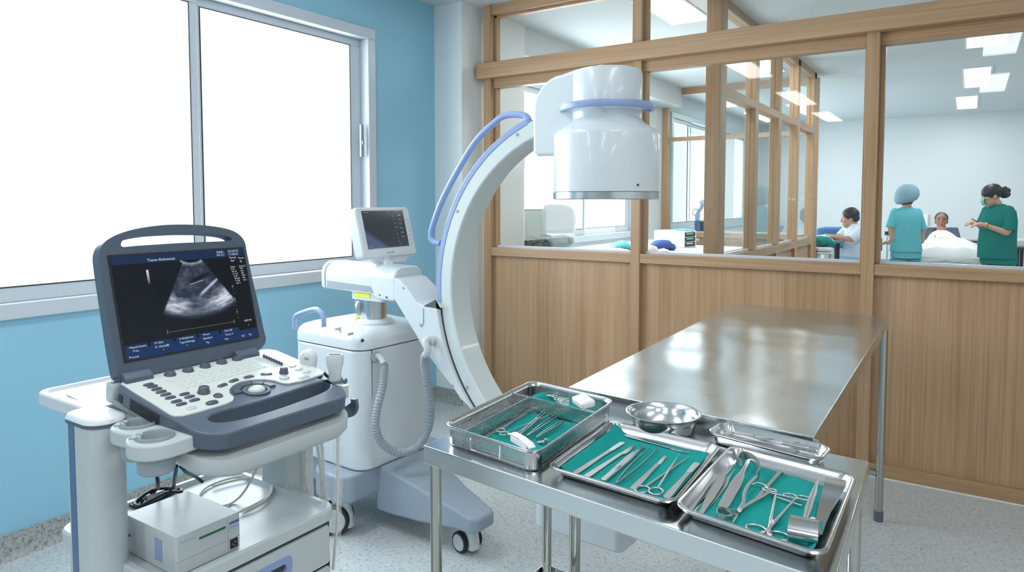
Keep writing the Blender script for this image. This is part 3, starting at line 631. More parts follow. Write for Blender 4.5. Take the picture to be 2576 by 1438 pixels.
# corrugated hose
fl = [h(945, 892, 0, 0.192), h(957, 900, 0, 0.225), h(966, 915, 0, 0.255)]
m = MB(); m.cyl(h(943, 897, 0, 0.19), h(945, 898, 0, 0.205), 0.024, 0.020, 24); obj('hose_flange', m, 'plastic_grey', CA)
m = MB(); m.tube(cr(fl, 4), 0.0125, 12); obj('hose_elbow', m, 'plastic_light_grey', CA)
hp = [(fl[-1])] + [h(*p, 0, xx) for p, xx in (((966, 935), 0.265), ((962, 975), 0.27), ((948, 1030), 0.275), ((945, 1075), 0.285), ((962, 1115), 0.30), ((1005, 1138), 0.33), ((1050, 1122), 0.37), ((1077, 1078), 0.41), ((1083, 1020), 0.44), ((1074, 960), 0.455), ((1068, 915), 0.46))]
e1 = h(1070, 893, 1, YN - 0.04); e2 = h(1087, 855, 1, YN - 0.005); hp.append(e1)
pts = cr(hp, 26); rad = [0.0165 + 0.0013 * (1 if (i // 2) % 2 else -1) for i in range(len(pts))]
m = MB(); m.tube(pts, rad, 12); obj('corrugated_hose', m, 'hose_grey', CA, ang=180, label='grey corrugated hose hanging in a loop')
m = MB(); m.tube(cr([e1, e1 + Vector((0.012, 0, 0.02)), e2 + Vector((-0.01, -0.025, 0)), e2], 5), [0.0150] * 15 + [0.016], 12); m.cyl(e2 + Vector((0, -0.014, 0)), e2 + Vector((0, 0.006, 0)), 0.021, 0.021, 20); obj('hose_elbow', m, 'plastic_light_grey', CA)
# monitor on its swivel
m = MB(); m.lathe([(0.050, 1.135), (0.045, 1.155), (0.040, 1.165), (0.040, 1.178), (0.047, 1.188), (0, 1.188)], (0.093, 0.0, 0), 32); obj('swivel', m, 'enamel_white', CA, ang=50)
MO = Tr(0.118, 0.03, 1.178) @ Rz(radians(8)) @ Ry(radians(-13))      # panel frame: x out of the screen, y across, z up
def yz(M_, pts, x0, x1):
    return [[M_ @ Vector((x, y, z)) for y, z in pts] for x in (x0, x1)]
def rry(w, hh, r, cy, cz, n=6): return [(p.x, p.y) for p in rr(w, hh, r, 0, n, cy, cz)]
m = MB(); m.loft(yz(MO, rry(0.355, 0.215, 0.022, 0, 0.108), -0.05, -0.042) + yz(MO, rry(0.372, 0.228, 0.022, 0, 0.110), -0.036, 0.0) + yz(MO, rry(0.360, 0.216, 0.018, 0, 0.110), 0.004, 0.0045))
m.loft(yz(MO, [(-0.10, 0.0), (-0.06, -0.028), (0.10, -0.028), (0.13, -0.002), (0.13, 0.03), (-0.10, 0.03)], -0.045, -0.002))
mon = obj('monitor', m, 'plastic_white', CA, ang=40, label='white monitor with a dark screen')
m = MB(); m.loft(yz(MO, [(-0.150, 0.040), (0.137, 0.040), (0.137, 0.208), (-0.150, 0.208)], 0.003, 0.0055)); scr2 = obj('screen', m, 'small_screen' if 'small_screen' in MATS else 'gasket_black', mon)
m = MB()
for k in range(7): m.loft(yz(MO, rry(0.012, 0.010, 0.004, 0.160, 0.165 - 0.019 * k), 0.004, 0.0062))
obj('keys', m, 'plastic_light_grey', mon)
m = MB(); TX = MO @ Matrix(((0, 0, 1, 0.0048), (1, 0, 0, -0.03), (0, 1, 0, 0.014), (0, 0, 0, 1))); m.text('Sono  Med', 0.012, TX); obj('maker_name', m, 'print_dark', mon, fixn=False)
m = MB()
SXY = lambda y, z, x=0.0062: MO @ Matrix(((0, 0, 1, x), (1, 0, 0, y), (0, 1, 0, z), (0, 0, 0, 1)))
for k, t in enumerate(('0.8', '12', 'Fr 24', 'Gn 60', '2', '75', '10', '46')): m.text(t, 0.009, SXY(0.052 + 0.002 * k, 0.178 - 0.0165 * k))
m.text('0.3', 0.008, SXY(0.02, 0.198)); m.text('BH Biomed', 0.007, SXY(0.075, 0.199)); m.text('Ab  General', 0.008, SXY(-0.145, 0.198)); m.text('Frq 3.5', 0.008, SXY(-0.142, 0.048)); m.text('10', 0.009, SXY(0.075, 0.05))
obj('screen_text', m, 'print_screenblue', mon, fixn=False)
m = MB()
for k, t in enumerate(('Depth', 'Focus', 'Gain', 'Power', 'Colour', 'Freeze')): m.text(t, 0.0075, SXY(0.093, 0.183 - 0.02 * k))
obj('screen_menu', m, 'print_white', mon, fixn=False)
# ================================================================== ULTRASOUND CART
CT = thing('equipment_cart', 'white wheeled equipment cart carrying the ultrasound machine, with a drawer at the front', 'cart', (-1.48, 0.93, 0))
def clbl(name, loops, mat, parent=CT, **k): m = MB(); m.loft(loops); return obj(name, m, mat, parent, world=True, **k)
def zs(x): return 0.985 if x < -1.50 else 0.985 - 0.145 * (x + 1.50)
def plat(w, d, r, dz, cx, cy, bow=0.03):
    o = []
    for p in rr(w, d, r, 0, 8, cx, cy):
        t = max(0, 1 - ((p.y - cy) / (d / 2)) ** 2); x = p.x + (bow * t if p.x > cx else 0); o.append(Vector((x, p.y, zs(x) + 0.0 + dz)))
    return o
def platl(w, d, r, dz, cx=-1.452, cy=0.915): return plat(w, d, r, dz, cx, cy)
pf = MB(); pf.loft([platl(0.52, 0.32, 0.06, -0.044), platl(0.560, 0.36, 0.055, -0.038), platl(0.575, 0.372, 0.05, -0.026), platl(0.577, 0.374, 0.05, -0.001)])
obj('platform', pf, 'plastic_light_grey', CT, world=True, ang=50, label='light grey platform under the ultrasound machine')
clbl('rear_shelf', [rr(a, b, r, z, 6, -1.655, 0.925) for a, b, r, z in ((0.25, 0.45, 0.03, 0.955), (0.26, 0.46, 0.035, 0.960), (0.26, 0.46, 0.035, 0.983), (0.254, 0.454, 0.032, 0.986), (0.238, 0.438, 0.026, 0.986), (0.226, 0.426, 0.022, 0.979))], 'plastic_white', ang=28)
clbl('platform_neck', [rr(a, b, 0.02, z, 5, -1.42, 0.84) for a, b, z in ((0.03, 0.04, 0.875), (0.10, 0.12, 0.905), (0.20, 0.2, 0.935))], 'plastic_light_grey')
# cup holders on the left
for i, (x, y) in enumerate(((-1.362, 0.712), (-1.262, 0.690))):
    m = MB(); m.lathe([(0.0315, 0.925), (0.0325, 0.975), (0.031, 0.979), (0.028, 0.979), (0.0275, 0.92)], (x, y, 0), 28)
    hb = MB()
    for r0, z0, z1 in ((0.033, 0.932, 0.972),):
        pass
    m.bm.free(); hb.bm.free(); hb = MB(); [hb.box(0.026, 0.044, s_ * 0.012 - 0.003, s_ * 0.012 + 0.003, 0.945, 0.983, Tr(x, y, 0) @ Rz(radians(215))) for s_ in (-1, 1)]; sl = obj('cup_slot', hb, 'plastic_grey', CT, world=True, bevel=0.003)
    if i == 0:
        hb = MB(); ol = cr([(-1.415, 0.750, 0), (-1.415, 0.700, 0), (-1.385, 0.668, 0), (-1.340, 0.666, 0), (-1.312, 0.676, 0), (-1.300, 0.655, 0), (-1.262, 0.640, 0), (-1.222, 0.655, 0), (-1.208, 0.690, 0), (-1.210, 0.750, 0)], 4)
        plate(hb, [(p.x, p.y) for p in ol], [[(cx0 + 0.0322 * cos(2 * pi * k / 28), cy0 + 0.0322 * sin(2 * pi * k / 28)) for k in range(28)] for cx0, cy0 in ((-1.362, 0.712), (-1.262, 0.690))], 0.950, 0.980); obj('cup_bracket', hb, 'plastic_light_grey', CT, world=True, bevel=0.004)
    a0, a1 = radians(-122), radians(192); m = MB(); L = []
    for k in range(33):
        a = a0 + (a1 - a0) * k / 32; L.append([Vector((x + r * cos(a), y + r * sin(a), z)) for r, z in ((0.0285, 0.918), (0.0325, 0.918), (0.0335, 0.983), (0.0315, 0.986), (0.0285, 0.983))])
    m.loft(L); m.lathe([(0.0, 0.924), (0.0325, 0.922), (0.030, 0.914), (0, 0.912)], (x, y, 0), 28); obj('cup_holder', m, 'plastic_grey', CT, world=True, ang=50, label='grey plastic cup holder with a slot')
# two side columns
for nm, cx, cy, x0, z1 in (('l', -1.487, 0.690, 1, 0.975), ('r', -1.50, 1.170, -1, 0.955)):
    m = MB(); m.loft([rr(0.135, 0.076, 0.036, z, 8, cx, cy) for z in (0.10, z1)]); c_ = obj('column', m, 'plastic_light_grey', CT, world=True, label='light grey upright column of the cart')
    m = MB(); m.loft([rr(0.141, 0.082, 0.039, z1 - 0.004, 8, cx, cy), rr(0.141, 0.082, 0.039, z1 + 0.003, 8, cx, cy)]); obj('cap_rim', m, 'plastic_slate', c_, world=True)
    m = MB(); m.loft([rr(0.140, 0.081, 0.039, z1 + 0.003, 8, cx, cy), rr(0.135, 0.076, 0.037, z1 + 0.010, 8, cx, cy), rr(0.10, 0.05, 0.025, z1 + 0.013, 8, cx, cy)]); obj('cap', m, 'plastic_white', c_, world=True, ang=60)
    s = x0; m = MB(); yy = cy - s * 0.0375; m.box(cx - 0.032, cx - 0.008, min(yy, yy - s * 0.0015), max(yy, yy - s * 0.0015), 0.10, z1 - 0.004); obj('stripe', m, 'stripe_blue', c_, world=True, label='slate blue stripe')
m = MB(); m.cyl((-1.50, 1.133, 0.86), (-1.50, 1.131, 0.86), 0.006); obj('screw', m, 'panel_seam', CT, world=True)
m = MB(); m.cyl((-1.52, 1.133, 0.765), (-1.52, 1.131, 0.765), 0.007); obj('screw', m, 'panel_seam', CT, world=True)
m = MB(); m.box(-1.55, -1.44, 1.125, 1.215, 0.60, 0.95); obj('column_sleeve', m, 'plastic_light_grey', CT, world=True, bevel=0.01)
m = MB(); m.tube([(-1.49, 0.73, 0.93), (-1.40, 0.76, 0.935)], 0.012, 10); obj('strut', m, 'plastic_light_grey', CT, world=True)
# drawer unit with a tray top
TX0, TX1, TY0, TY1 = -1.715, -1.262, 0.700, 1.140
w_, d_, cx, cy = TX1 - TX0, TY1 - TY0, (TX0 + TX1) / 2, (TY0 + TY1) / 2
m = MB(); m.loft([rr(w_ - 0.02, d_ - 0.02, 0.04, 0.648, 7, cx, cy), rr(w_, d_, 0.045, 0.655, 7, cx, cy), rr(w_, d_, 0.045, 0.678, 7, cx, cy), rr(w_ - 0.008, d_ - 0.008, 0.042, 0.683, 7, cx, cy), rr(w_ - 0.03, d_ - 0.03, 0.035, 0.683, 7, cx, cy), rr(w_ - 0.05, d_ - 0.05, 0.03, 0.672, 7, cx, cy)])
obj('tray_top', m, 'plastic_light_grey', CT, world=True, ang=28, label='light grey tray top with a raised rim')
m = MB(); m.loft([rr(w_ - 0.03, d_ - 0.03, 0.03, z, 6, cx - 0.004, cy) for z in (0.24, 0.648)]); obj('drawer_unit', m, 'plastic_light_grey', CT, world=True)
for k, (z0, z1) in enumerate(((0.545, 0.640), (0.40, 0.538), (0.255, 0.393))):
    xf = TX1 - 0.0155
    m = MB(); plate(m, [(p.x, p.y) for p in rr(d_ - 0.05, z1 - z0, 0.008, 0, 4, cy, (z0 + z1) / 2)], [[(p.x, p.y) for p in rr(0.115, 0.042, 0.012, 0, 5, 0.945, z0 + 0.048)]], xf - 0.012, xf + 0.004, Matrix(((0, 0, 1, 0), (1, 0, 0, 0), (0, 1, 0, 0), (0, 0, 0, 1))))
    dr = obj('drawer', m, 'plastic_light_grey', CT, world=True)
    m = MB(); oo = [(p.x, p.y) for p in rr(0.117, 0.044, 0.012, 0, 5, 0.945, z0 + 0.048)]; ii = [(p.x, p.y) for p in rr(0.085, 0.020, 0.008, 0, 5, 0.945, z0 + 0.045)]
    plate(m, oo, [ii], xf - 0.006, xf + 0.006, Matrix(((0, 0, 1, 0), (1, 0, 0, 0), (0, 1, 0, 0), (0, 0, 0, 1)))); m.box(xf - 0.012, xf - 0.010, 0.89, 1.0, z0 + 0.028, z0 + 0.068)
    obj('handle', m, 'plastic_blue', dr, world=True, label='recessed blue drawer handle')
    m = MB(); m.box(xf - 0.006, xf - 0.001, TY0 + 0.02, TY1 - 0.02, z0 - 0.006, z1 + 0.004); obj('drawer_gap', m, 'panel_seam', CT, world=True)
m = MB(); m.loft([rr(w_ + 0.04, d_ + 0.08, 0.05, z, 6, cx, cy) for z in (0.10, 0.16)]); obj('base', m, 'plastic_light_grey', CT, world=True, bevel=0.01)
for sx in (-0.2, 0.2):
    for sy in (-0.21, 0.21):
        m = MB(); m.lathe([(0.0, -0.013), (0.045, -0.012), (0.05, -0.008), (0.05, 0.008), (0.045, 0.012), (0, 0.013)], (0, 0, 0), 24, Tr(cx + sx, cy + sy, 0.05) @ Rx(pi / 2)); m.box(cx + sx - 0.012, cx + sx + 0.012, cy + sy - 0.02, cy + sy + 0.02, 0.08, 0.12)
        obj('caster', m, 'rubber_grey', CT, world=True)
# probe holders on the right: bracket and cable hook
m = MB(); m.loft([rr(0.10, 0.035, 0.012, z, 4, -1.30, 1.118) for z in (0.935, 0.985)]); obj('probe_bracket', m, 'plastic_light_grey', CT, world=True, bevel=0.004)
m = MB(); m.torus((-1.272, 1.142, 0.985), 0.022, 0.006, None, 20); m.torus((-1.36, 1.142, 0.985), 0.022, 0.006, None, 20)
obj('probe_ring', m, 'plastic_slate', CT, world=True)
m = MB(); m.strip(cr([(-1.255, 1.125, 0.925), (-1.240, 1.133, 0.918), (-1.222, 1.142, 0.922), (-1.214, 1.147, 0.935), (-1.216, 1.147, 0.95)], 4), 0.03, 0.008, up=(0.3, 0.9, 0.3)); obj('cable_hook', m, 'plastic_slate', CT, world=True, bevel=0.002, label='slate plastic cable hook')
m = MB(); m.loft([rr(0.03, 0.02, 0.008, z, 4, -1.235, 1.128) for z in (0.955, 0.985)]); m.tube([(-1.25, 1.122, 0.93), (-1.235, 1.127, 0.975)], 0.008, 10); obj('hook_mount', m, 'plastic_light_grey', CT, world=True)

# ------------------------------------------------------------------ the portable ultrasound machine
US = thing('ultrasound_machine', 'portable ultrasound machine with open screen, keyboard and trackball on the cart', 'ultrasound machine', (-1.45, 0.915, 0.985))
KM = Tr(-1.502, 0.9155, 1.034) @ Ry(radians(8.4)); KP = Plane(KM)      # x forward, y across, z up from the key deck
def z2(x, y): return (250 + x / 3.963, 850 + y / 3.963)
def kh(x, y, z=0.0): return KP.hit(*z2(x, y), 2, z)
HW = 0.184
def bowed(w, d, r, cx, cy, bow, n=8):
    o = []
    for p in rr(w, d, r, 0, n, cx, cy):
        t = max(0, 1 - ((p.y - cy) / (d / 2)) ** 2); o.append((p.x + (bow * t if p.x > cx else 0), p.y))
    return o
XF = 0.338
outer = bowed(XF, HW * 2, 0.045, XF / 2, 0, 0.026); outer = [(max(p[0], 0), p[1]) for p in outer]
slot = [kh(*q) for q in ((1085, 800), (1100, 770), (1150, 745), (1300, 700), (1600, 625), (1900, 530), (2200, 432), (2270, 428), (2300, 455), (2295, 490), (2230, 535), (2000, 625), (1700, 725), (1450, 795), (1250, 832), (1140, 830))]
slot = [(p.x, p.y) for p in cr([(p.x, p.y, 0) for p in slot], 3, closed=True)]
m = MB(); plate(m, outer, [slot], -0.034, 0.0, KM); deck = obj('console', m, 'plastic_slate', US, world=True, bevel=0.004, seg=3, ang=50, label='slate grey console body with a carrying handle cut-out')
m = MB(); m.loft([[KM @ Vector((x, y, z)) for x, y in ((0.0, -HW + 0.004), (0.0, HW - 0.004), (0.21, HW - 0.004), (0.21, -HW + 0.004))] for z in (-0.046, -0.034)]); obj('console_base', m, 'plastic_grey', deck, world=True)
m = MB(); m.loft([[KM @ Vector((x, y, z)) for x, y in ((-0.03, -HW), (-0.03, HW), (0.0, HW), (0.0, -HW))] for z in (-0.046, 0.002)]); obj('rear_housing', m, 'plastic_light_grey', deck, world=True, bevel=0.008)
# key deck
kd = [kh(*q) for q in ((215, 462), (330, 540), (560, 680), (700, 770), (745, 787), (830, 785), (980, 748), (1140, 700), (1270, 662), (1330, 632), (1342, 600), (1300, 560), (1298, 520), (1330, 480), (1400, 445), (1500, 425), (1640, 418), (1740, 430), (1820, 455), (1880, 462), (2000, 440), (2120, 405), (2235, 362), (2240, 345), (2100, 275), (1900, 190), (1760, 130), (1680, 120), (1600, 128), (1200, 215), (800, 310), (500, 385), (330, 425), (240, 445))]
pts = [(p.x, p.y) for p in kd]; m = MB(); m.prism(pts, -0.002, 0.0035, KM); kdk = obj('key_deck', m, 'keypad_white', US, world=True, bevel=0.0015)
def key(x, y, w, d, hgt, mat, name='button', rot=0, r=None, label=None, z=0.0035):
    p = kh(x, y, z); Mx = KM @ Tr(p.x, p.y, z) @ Rz(rot); rr_ = r if r is not None else min(w, d) / 2 * 0.95
    m = MB(); m.loft([[Mx @ q for q in rr(w, d, rr_, -0.001, 4)], [Mx @ q for q in rr(w, d, rr_, hgt * 0.6, 4)], [Mx @ q for q in rr(w * 0.86, d * 0.86, rr_ * 0.85, hgt, 4)]])
    return obj(name, m, mat, kdk, world=True, ang=50, label=label)
for x, y in ((490, 468), (530, 487), (572, 513), (616, 540), (662, 567), (708, 598), (768, 635), (818, 663), (850, 562), (900, 590), (950, 622)): key(x, y, 0.0105, 0.0225, 0.003, 'button_slate')
for x, y, a in ((1228, 475, 0.25), (1340, 428, 0.2), (1490, 390, 0.0), (1665, 362, -0.5)): key(x, y, 0.011, 0.026, 0.003, 'button_slate', rot=a)
for x, y, w, d in ((1183, 580, 0.020, 0.018), (1123, 650, 0.015, 0.026)): key(x, y, w, d, 0.004, 'button_slate')
key(920, 700, 0.013, 0.022, 0.002, 'button_grey', label='power button'); key(1548, 170, 0.010, 0.022, 0.003, 'button_slate')
for x, y in ((1925, 282), (1990, 313), (2070, 340)): key(x, y, 0.012, 0.020, 0.003, 'button_grey')
key(2038, 390, 0.014, 0.030, 0.003, 'button_grey')
def knob(x, y, r, hgt, mat='button_slate', dome=True):
    p = kh(x, y, 0.0035); Mx = KM @ Tr(p.x, p.y, 0.0035); m = MB()
    m.lathe([(r * 1.12, -0.001), (r * 1.12, hgt * 0.25), (r, hgt * 0.35), (r * 0.92, hgt * 0.92), (r * 0.75, hgt), (0, hgt)], (0, 0, 0), 24, Mx); obj('knob', m, mat, kdk, world=True, ang=60)
for x, y in ((705, 360), (885, 320), (1055, 278), (1220, 240), (1375, 207)): knob(x, y + 8, 0.0112, 0.008)
knob(1040, 545, 0.0115, 0.014); knob(1838, 350, 0.0095, 0.014)
key(1845, 400, 0.020, 0.024, 0.004, 'button_grey')
for k in range(8):
    p0, p1 = kh(1640 + 25 * k, 195 + 11 * k, 0.0035), None; Mx = KM @ Tr(p0.x, p0.y, 0.0035)
    m = MB(); m.ball(Mx @ Vector((0, 0, 0.004)), (0.0042, 0.0028, 0.005), 12, 8); obj('slider', m, 'button_slate', kdk, world=True)
m = MB()
for k in range(8):
    p0 = kh(1640 + 25 * k, 195 + 11 * k, 0.0035); Mx = KM @ Tr(p0.x, p0.y, 0.0035); m.box(-0.0003, 0.0003, -0.024, 0.018, 0.0, 0.0006, Mx)
obj('slider_slots', m, 'plastic_grey', kdk, world=True)
# trackball surround
p = kh(1565, 525, 0.0); tb = (p.x, p.y)
m = MB(); Mx = KM @ Tr(p.x, p.y, 0); m.lathe([(0.0, 0.001), (0.030, 0.001), (0.0305, 0.003), (0.027, 0.0045), (0.021, 0.003), (0.020, 0.001)], (0, 0, 0), 36, Mx); ts = obj('trackball_ring', m, 'plastic_slate', US, world=True, ang=50)
m = MB(); m.ball(Mx @ Vector((0, 0, 0.002)), (0.0185, 0.0185, 0.010), 28, 14); obj('trackball', m, 'keypad_white', ts, world=True, label='off-white trackball')
for a0, a1 in ((231, 262), (197, 229), (161, 195), (124, 159), (86, 121)):
    m = MB(); L = []
    for k in range(7):
        a = radians(a0 + (a1 - a0) * k / 6); L.append([Mx @ Vector((r * cos(a), r * sin(a), z)) for r, z in ((0.0325, -0.001), (0.0495, -0.001), (0.0485, 0.0045), (0.0335, 0.0045))])
    m.loft(L); obj('button', m, 'button_slate', ts, world=True, bevel=0.001)
# keyboard
q0, q1, q2, q3 = kh(655, 432), kh(1475, 222), kh(1690, 300), kh(845, 528)
Bm = MB(); Bm.prism([(p.x, p.y) for p in (q0, q1, q2, q3)], 0.003, 0.0042, KM); kb = obj('keyboard', Bm, 'keypad_white', kdk, world=True)
pk = None
for r in range(5):
    for c in range(14):
        u, v = (c + 0.5 + 0.12 * (r - 2)) / 14.4, (r + 0.5) / 5
        a = q0.lerp(q1, u); b = q3.lerp(q2, u); p = a.lerp(b, v)
        if pk is None:
            m = MB(); m.loft([rr(0.0095, 0.0105, 0.0015, 0.0, 2), rr(0.0095, 0.0105, 0.0015, 0.0012, 2), rr(0.0075, 0.0085, 0.001, 0.0018, 2)]); m.mi = 1; m.box(-0.0012, 0.0012, -0.0006, 0.0022, 0.0018, 0.00185); pk = obj('key', m, ['keypad_white', 'plastic_grey'], kb)
            k_ = pk
        else: k_ = pk.copy(); COL.objects.link(k_); k_.parent = kb
        k_.matrix_local = wm(kb).inverted() @ KM @ Tr(p.x, p.y, 0.0042)
# left side: vent, socket
sm = lambda x0, x1, z0, z1, o=0.001: [KM @ Vector((x, y, z)) for x, y, z in ((x0, -HW - o, z0), (x1, -HW - o, z0), (x1, -HW - o, z1), (x0, -HW - o, z1))]
m = MB()
for k in range(5): m.box(0.075, 0.185, -HW - 0.0015, -HW + 0.004, -0.030 + 0.005 * k, -0.0275 + 0.005 * k, KM)
obj('side_vent', m, 'rubber_black', deck, world=True, label='dark side air vent')
m = MB(); m.box(0.030, 0.045, -HW - 0.0012, -HW + 0.004, -0.027, -0.012, KM); obj('network_socket', m, 'rubber_black', deck, world=True)
m = MB()
for k in range(3):
    for j in range(3):
        p = kh(1260 + 85 * j, 790 - 24 * j + 18 * k - 20, 0.0); m.box(p.x - 0.0035 + 0.004, p.x + 0.004, p.y - 0.010, p.y + 0.009, -0.0335, -0.0325, KM)
m.bm.free()
m = MB(); m.loft([platl(0.10, 0.30, 0.02, 0.0005, -1.215, 0.92)]) if False else m.box(-1.28, -1.17, 0.78, 1.06, 0.0, 0.001); m.bm.free()
# hinges
for py_ in (-0.135, 0.135):
    m = MB(); m.loft([[KM @ Vector((x, y, z)) for x, z in ((-0.012, 0.0), (0.022, 0.0), (0.020, 0.012), (0.006, 0.020), (-0.012, 0.020))] for y in (py_ - 0.030, py_ + 0.030)]); obj('hinge', m, 'plastic_slate', deck, world=True, bevel=0.002)
# screen lid, leaning back; panel frame x out, y across, z up
SM = Tr(-1.502, 0.9275, 1.046) @ Ry(radians(-14)); SP = Plane(SM)
def z1p(x, y): return (150 + x / 3.424, 540 + y / 3.424)
def sh(q): p = SP.hit(*q, 0, 0.0); return (p.y, p.z)
lid = [sh(q) for q in ((318, 955), (300, 950), (293, 935), (280, 860), (268, 780), (258, 715), (251, 665), (250, 635), (262, 610), (290, 592), (335, 577), (390, 568), (440, 564.5), (500, 565.5), (550, 571), (585, 580), (606, 594), (617, 612), (622, 640), (635, 700), (650, 765), (664, 830), (669, 852), (664, 868), (650, 880), (630, 885))]
hole = [sh(z1p(*q)) for q in ((528, 250), (540, 225), (575, 205), (650, 185), (760, 168), (900, 158), (1080, 152), (1250, 157), (1370, 168), (1440, 182), (1478, 200), (1478, 218), (1440, 226), (1200, 236), (1000, 245), (800, 258), (650, 268), (560, 277), (532, 270))]
YZ = Matrix(((0, 0, 1, 0), (1, 0, 0, 0), (0, 1, 0, 0), (0, 0, 0, 1)))
lid = [(a, b) for a, b, c in cr([(y, z, 0) for y, z in lid], 3, closed=True)]; m = MB(); plate(m, lid, [[(a, b) for a, b, c in cr([(y, z, 0) for y, z in hole], 2, closed=True)]], -0.030, 0.0, SM @ YZ); lo = obj('screen_lid', m, 'plastic_slate', US, world=True, bevel=0.005, seg=3, ang=50, label='slate screen lid with a carrying handle along its top')
sc_ = [sh(z1p(*q)) for q in ((428, 368), (1568, 288), (1700, 1035), (570, 1275))]
ys = [p[0] for p in sc_]; zz = [p[1] for p in sc_]; Y0, Y1 = (ys[0] + ys[3]) / 2, (ys[1] + ys[2]) / 2; Z0, Z1 = (zz[2] + zz[3]) / 2, (zz[0] + zz[1]) / 2
m = MB(); m.box(0.0, 0.0025, Y0 - 0.004, Y1 + 0.004, Z0 - 0.004, Z1 + 0.004, SM); obj('screen_bezel', m, 'rubber_black', lo, world=True)
m = MB(); m.box(0.0, 0.0002, 0, Y1 - Y0, 0, Z1 - Z0); so = obj('screen', m, 'ultrasound_screen', lo, label='lit screen with a grey fan-shaped scan'); so.matrix_local = wm(lo).inverted() @ SM @ Tr(0.003, Y0, Z0)
W_, H_ = Y1 - Y0, Z1 - Z0; PX = lambda u, v, x=0.0036: SM @ Matrix(((0, 0, 1, x), (1, 0, 0, Y0 + u * W_), (0, 1, 0, Z0 + (1 - v) * H_), (0, 0, 0, 1)))
pm('screen_navy', (14, 38, 74), 0.3, emit=0.25); pm('screen_tab', (16, 46, 90), 0.3, emit=0.28)
bar = lambda m, u0, u1, v0, v1, x=0.0034: m.box(x, x + 0.0001, Y0 + u0 * W_, Y0 + u1 * W_, Z0 + (1 - v1) * H_, Z0 + (1 - v0) * H_, SM)
m = MB(); bar(m, 0, 1, 0.0, 0.085); obj('screen_header', m, 'screen_navy', lo, world=True)
m = MB(); bar(m, 0, 1, 0.90, 1.0, 0.0033); bar(m, 0.0, 0.155, 0.862, 0.905); bar(m, 0.175, 0.33, 0.862, 0.905); bar(m, 0.35, 0.505, 0.862, 0.905); bar(m, 0.525, 0.68, 0.862, 0.905); bar(m, 0.70, 0.85, 0.862, 0.905); bar(m, 0.0, 0.87, 0.905, 0.935, 0.0034); obj('screen_footer', m, 'screen_tab', lo, world=True)
m = MB()
for u, v, t, s in ((0.24, 0.072, 'Tissue Abdominal', .0092), (0.77, 0.035, 'Adult', .0085), (0.77, 0.07, 'MI 0.7', .0085), (0.865, 0.035, '23/10/15', .0085), (0.865, 0.07, '11:02:51', .0085), (0.87, 0.105, 'Person', .007), (0.88, 0.14, 'Ref', .007), (0.945, 0.115, 'Zoom', .0065), (0.955, 0.155, 'o', .011)): m.text(t, s, PX(u, v))
obj('header_text', m, 'print_white', lo, world=True, fixn=False); m = MB()
for k, t in enumerate(('Admit', 'B 47', 'FR 24', 'D 16.7', 'G 79', 'DR 63', 'P 100', 'S/A 2')): m.text(t, .0056, PX(0.865 + 0.004 * k, 0.205 + 0.0265 * k))
for k, t in enumerate(('General', '0/30', '3ers', 'Hi3', 'Hi47', '90x', '27 o')): m.text(t, .0056, PX(0.94 + 0.003 * k, 0.205 + 0.0265 * k))
obj('setting_text', m, 'print_white', lo, world=True, fixn=False); m = MB()
for u, v, t in ((0.03, 0.895, 'Measurement'), (0.20, 0.89, 'Pt Gain'), (0.375, 0.89, 'In Brightness'), (0.555, 0.89, 'Power'), (0.725, 0.89, 'THI Off'), (0.05, 0.93, 'Freq'), (0.20, 0.93, 'D. Gain(dB)'), (0.375, 0.93, 'Typical/Image'), (0.55, 0.93, 'Standard'), (0.73, 0.93, 'Focus 4'), (0.02, 0.985, 'Process'), (0.25, 0.97, '^'), (0.42, 0.97, '^'), (0.57, 0.975, 'Fip'), (0.72, 0.975, 'Rev'), (0.86, 0.975, 'HZ'), (0.92, 0.975, 'Tilt'), (0.93, 0.87, '^'), (0.905, 0.815, '45%'), (0.945, 0.815, 'Prt')): m.text(t, .0068, PX(u, v))
m.text('o', 0.012, PX(0.475, 0.108)); bar(m, 0.485, 0.487, 0.0, 0.0, 0.0036)
obj('menu_text', m, 'print_white', lo, world=True, fixn=False)
m = MB(); bar(m, 0.30, 0.82, 0.797, 0.7985, 0.0037)
for u in (0.30, 0.82): bar(m, u - 0.0012, u + 0.0012, 0.775, 0.815, 0.0037)
for k in range(9): bar(m, 0.858 - 0.0015, 0.861 + 0.001, 0.40 + 0.045 * k, 0.404 + 0.045 * k, 0.0037)
for v in (0.42, 0.56, 0.70): m.text('>', 0.010, PX(0.848, v + 0.01))
obj('screen_scale', m, 'print_screenyellow', lo, world=True, fixn=False)
m = MB(); bar(m, 0.222, 0.238, 0.155, 0.30, 0.0036); gs = bpy.data.materials.new('grey_wedge'); gs.use_nodes = True; n_ = gs.node_tree.nodes; l_ = gs.node_tree.links
tc = n_.new('ShaderNodeTexCoord'); sp = n_.new('ShaderNodeSeparateXYZ'); l_.new(tc.outputs['Generated'], sp.inputs[0]); rp = n_.new('ShaderNodeValToRGB'); l_.new(sp.outputs[2], rp.inputs[0]); l_.new(rp.outputs[0], n_['Principled BSDF'].inputs['Emission Color']); n_['Principled BSDF'].inputs['Emission Strength'].default_value = 0.9; n_['Principled BSDF'].inputs['Base Color'].default_value = (0, 0, 0, 1); MATS['grey_wedge'] = gs
obj('grey_scale_bar', m, 'grey_wedge', lo, world=True)

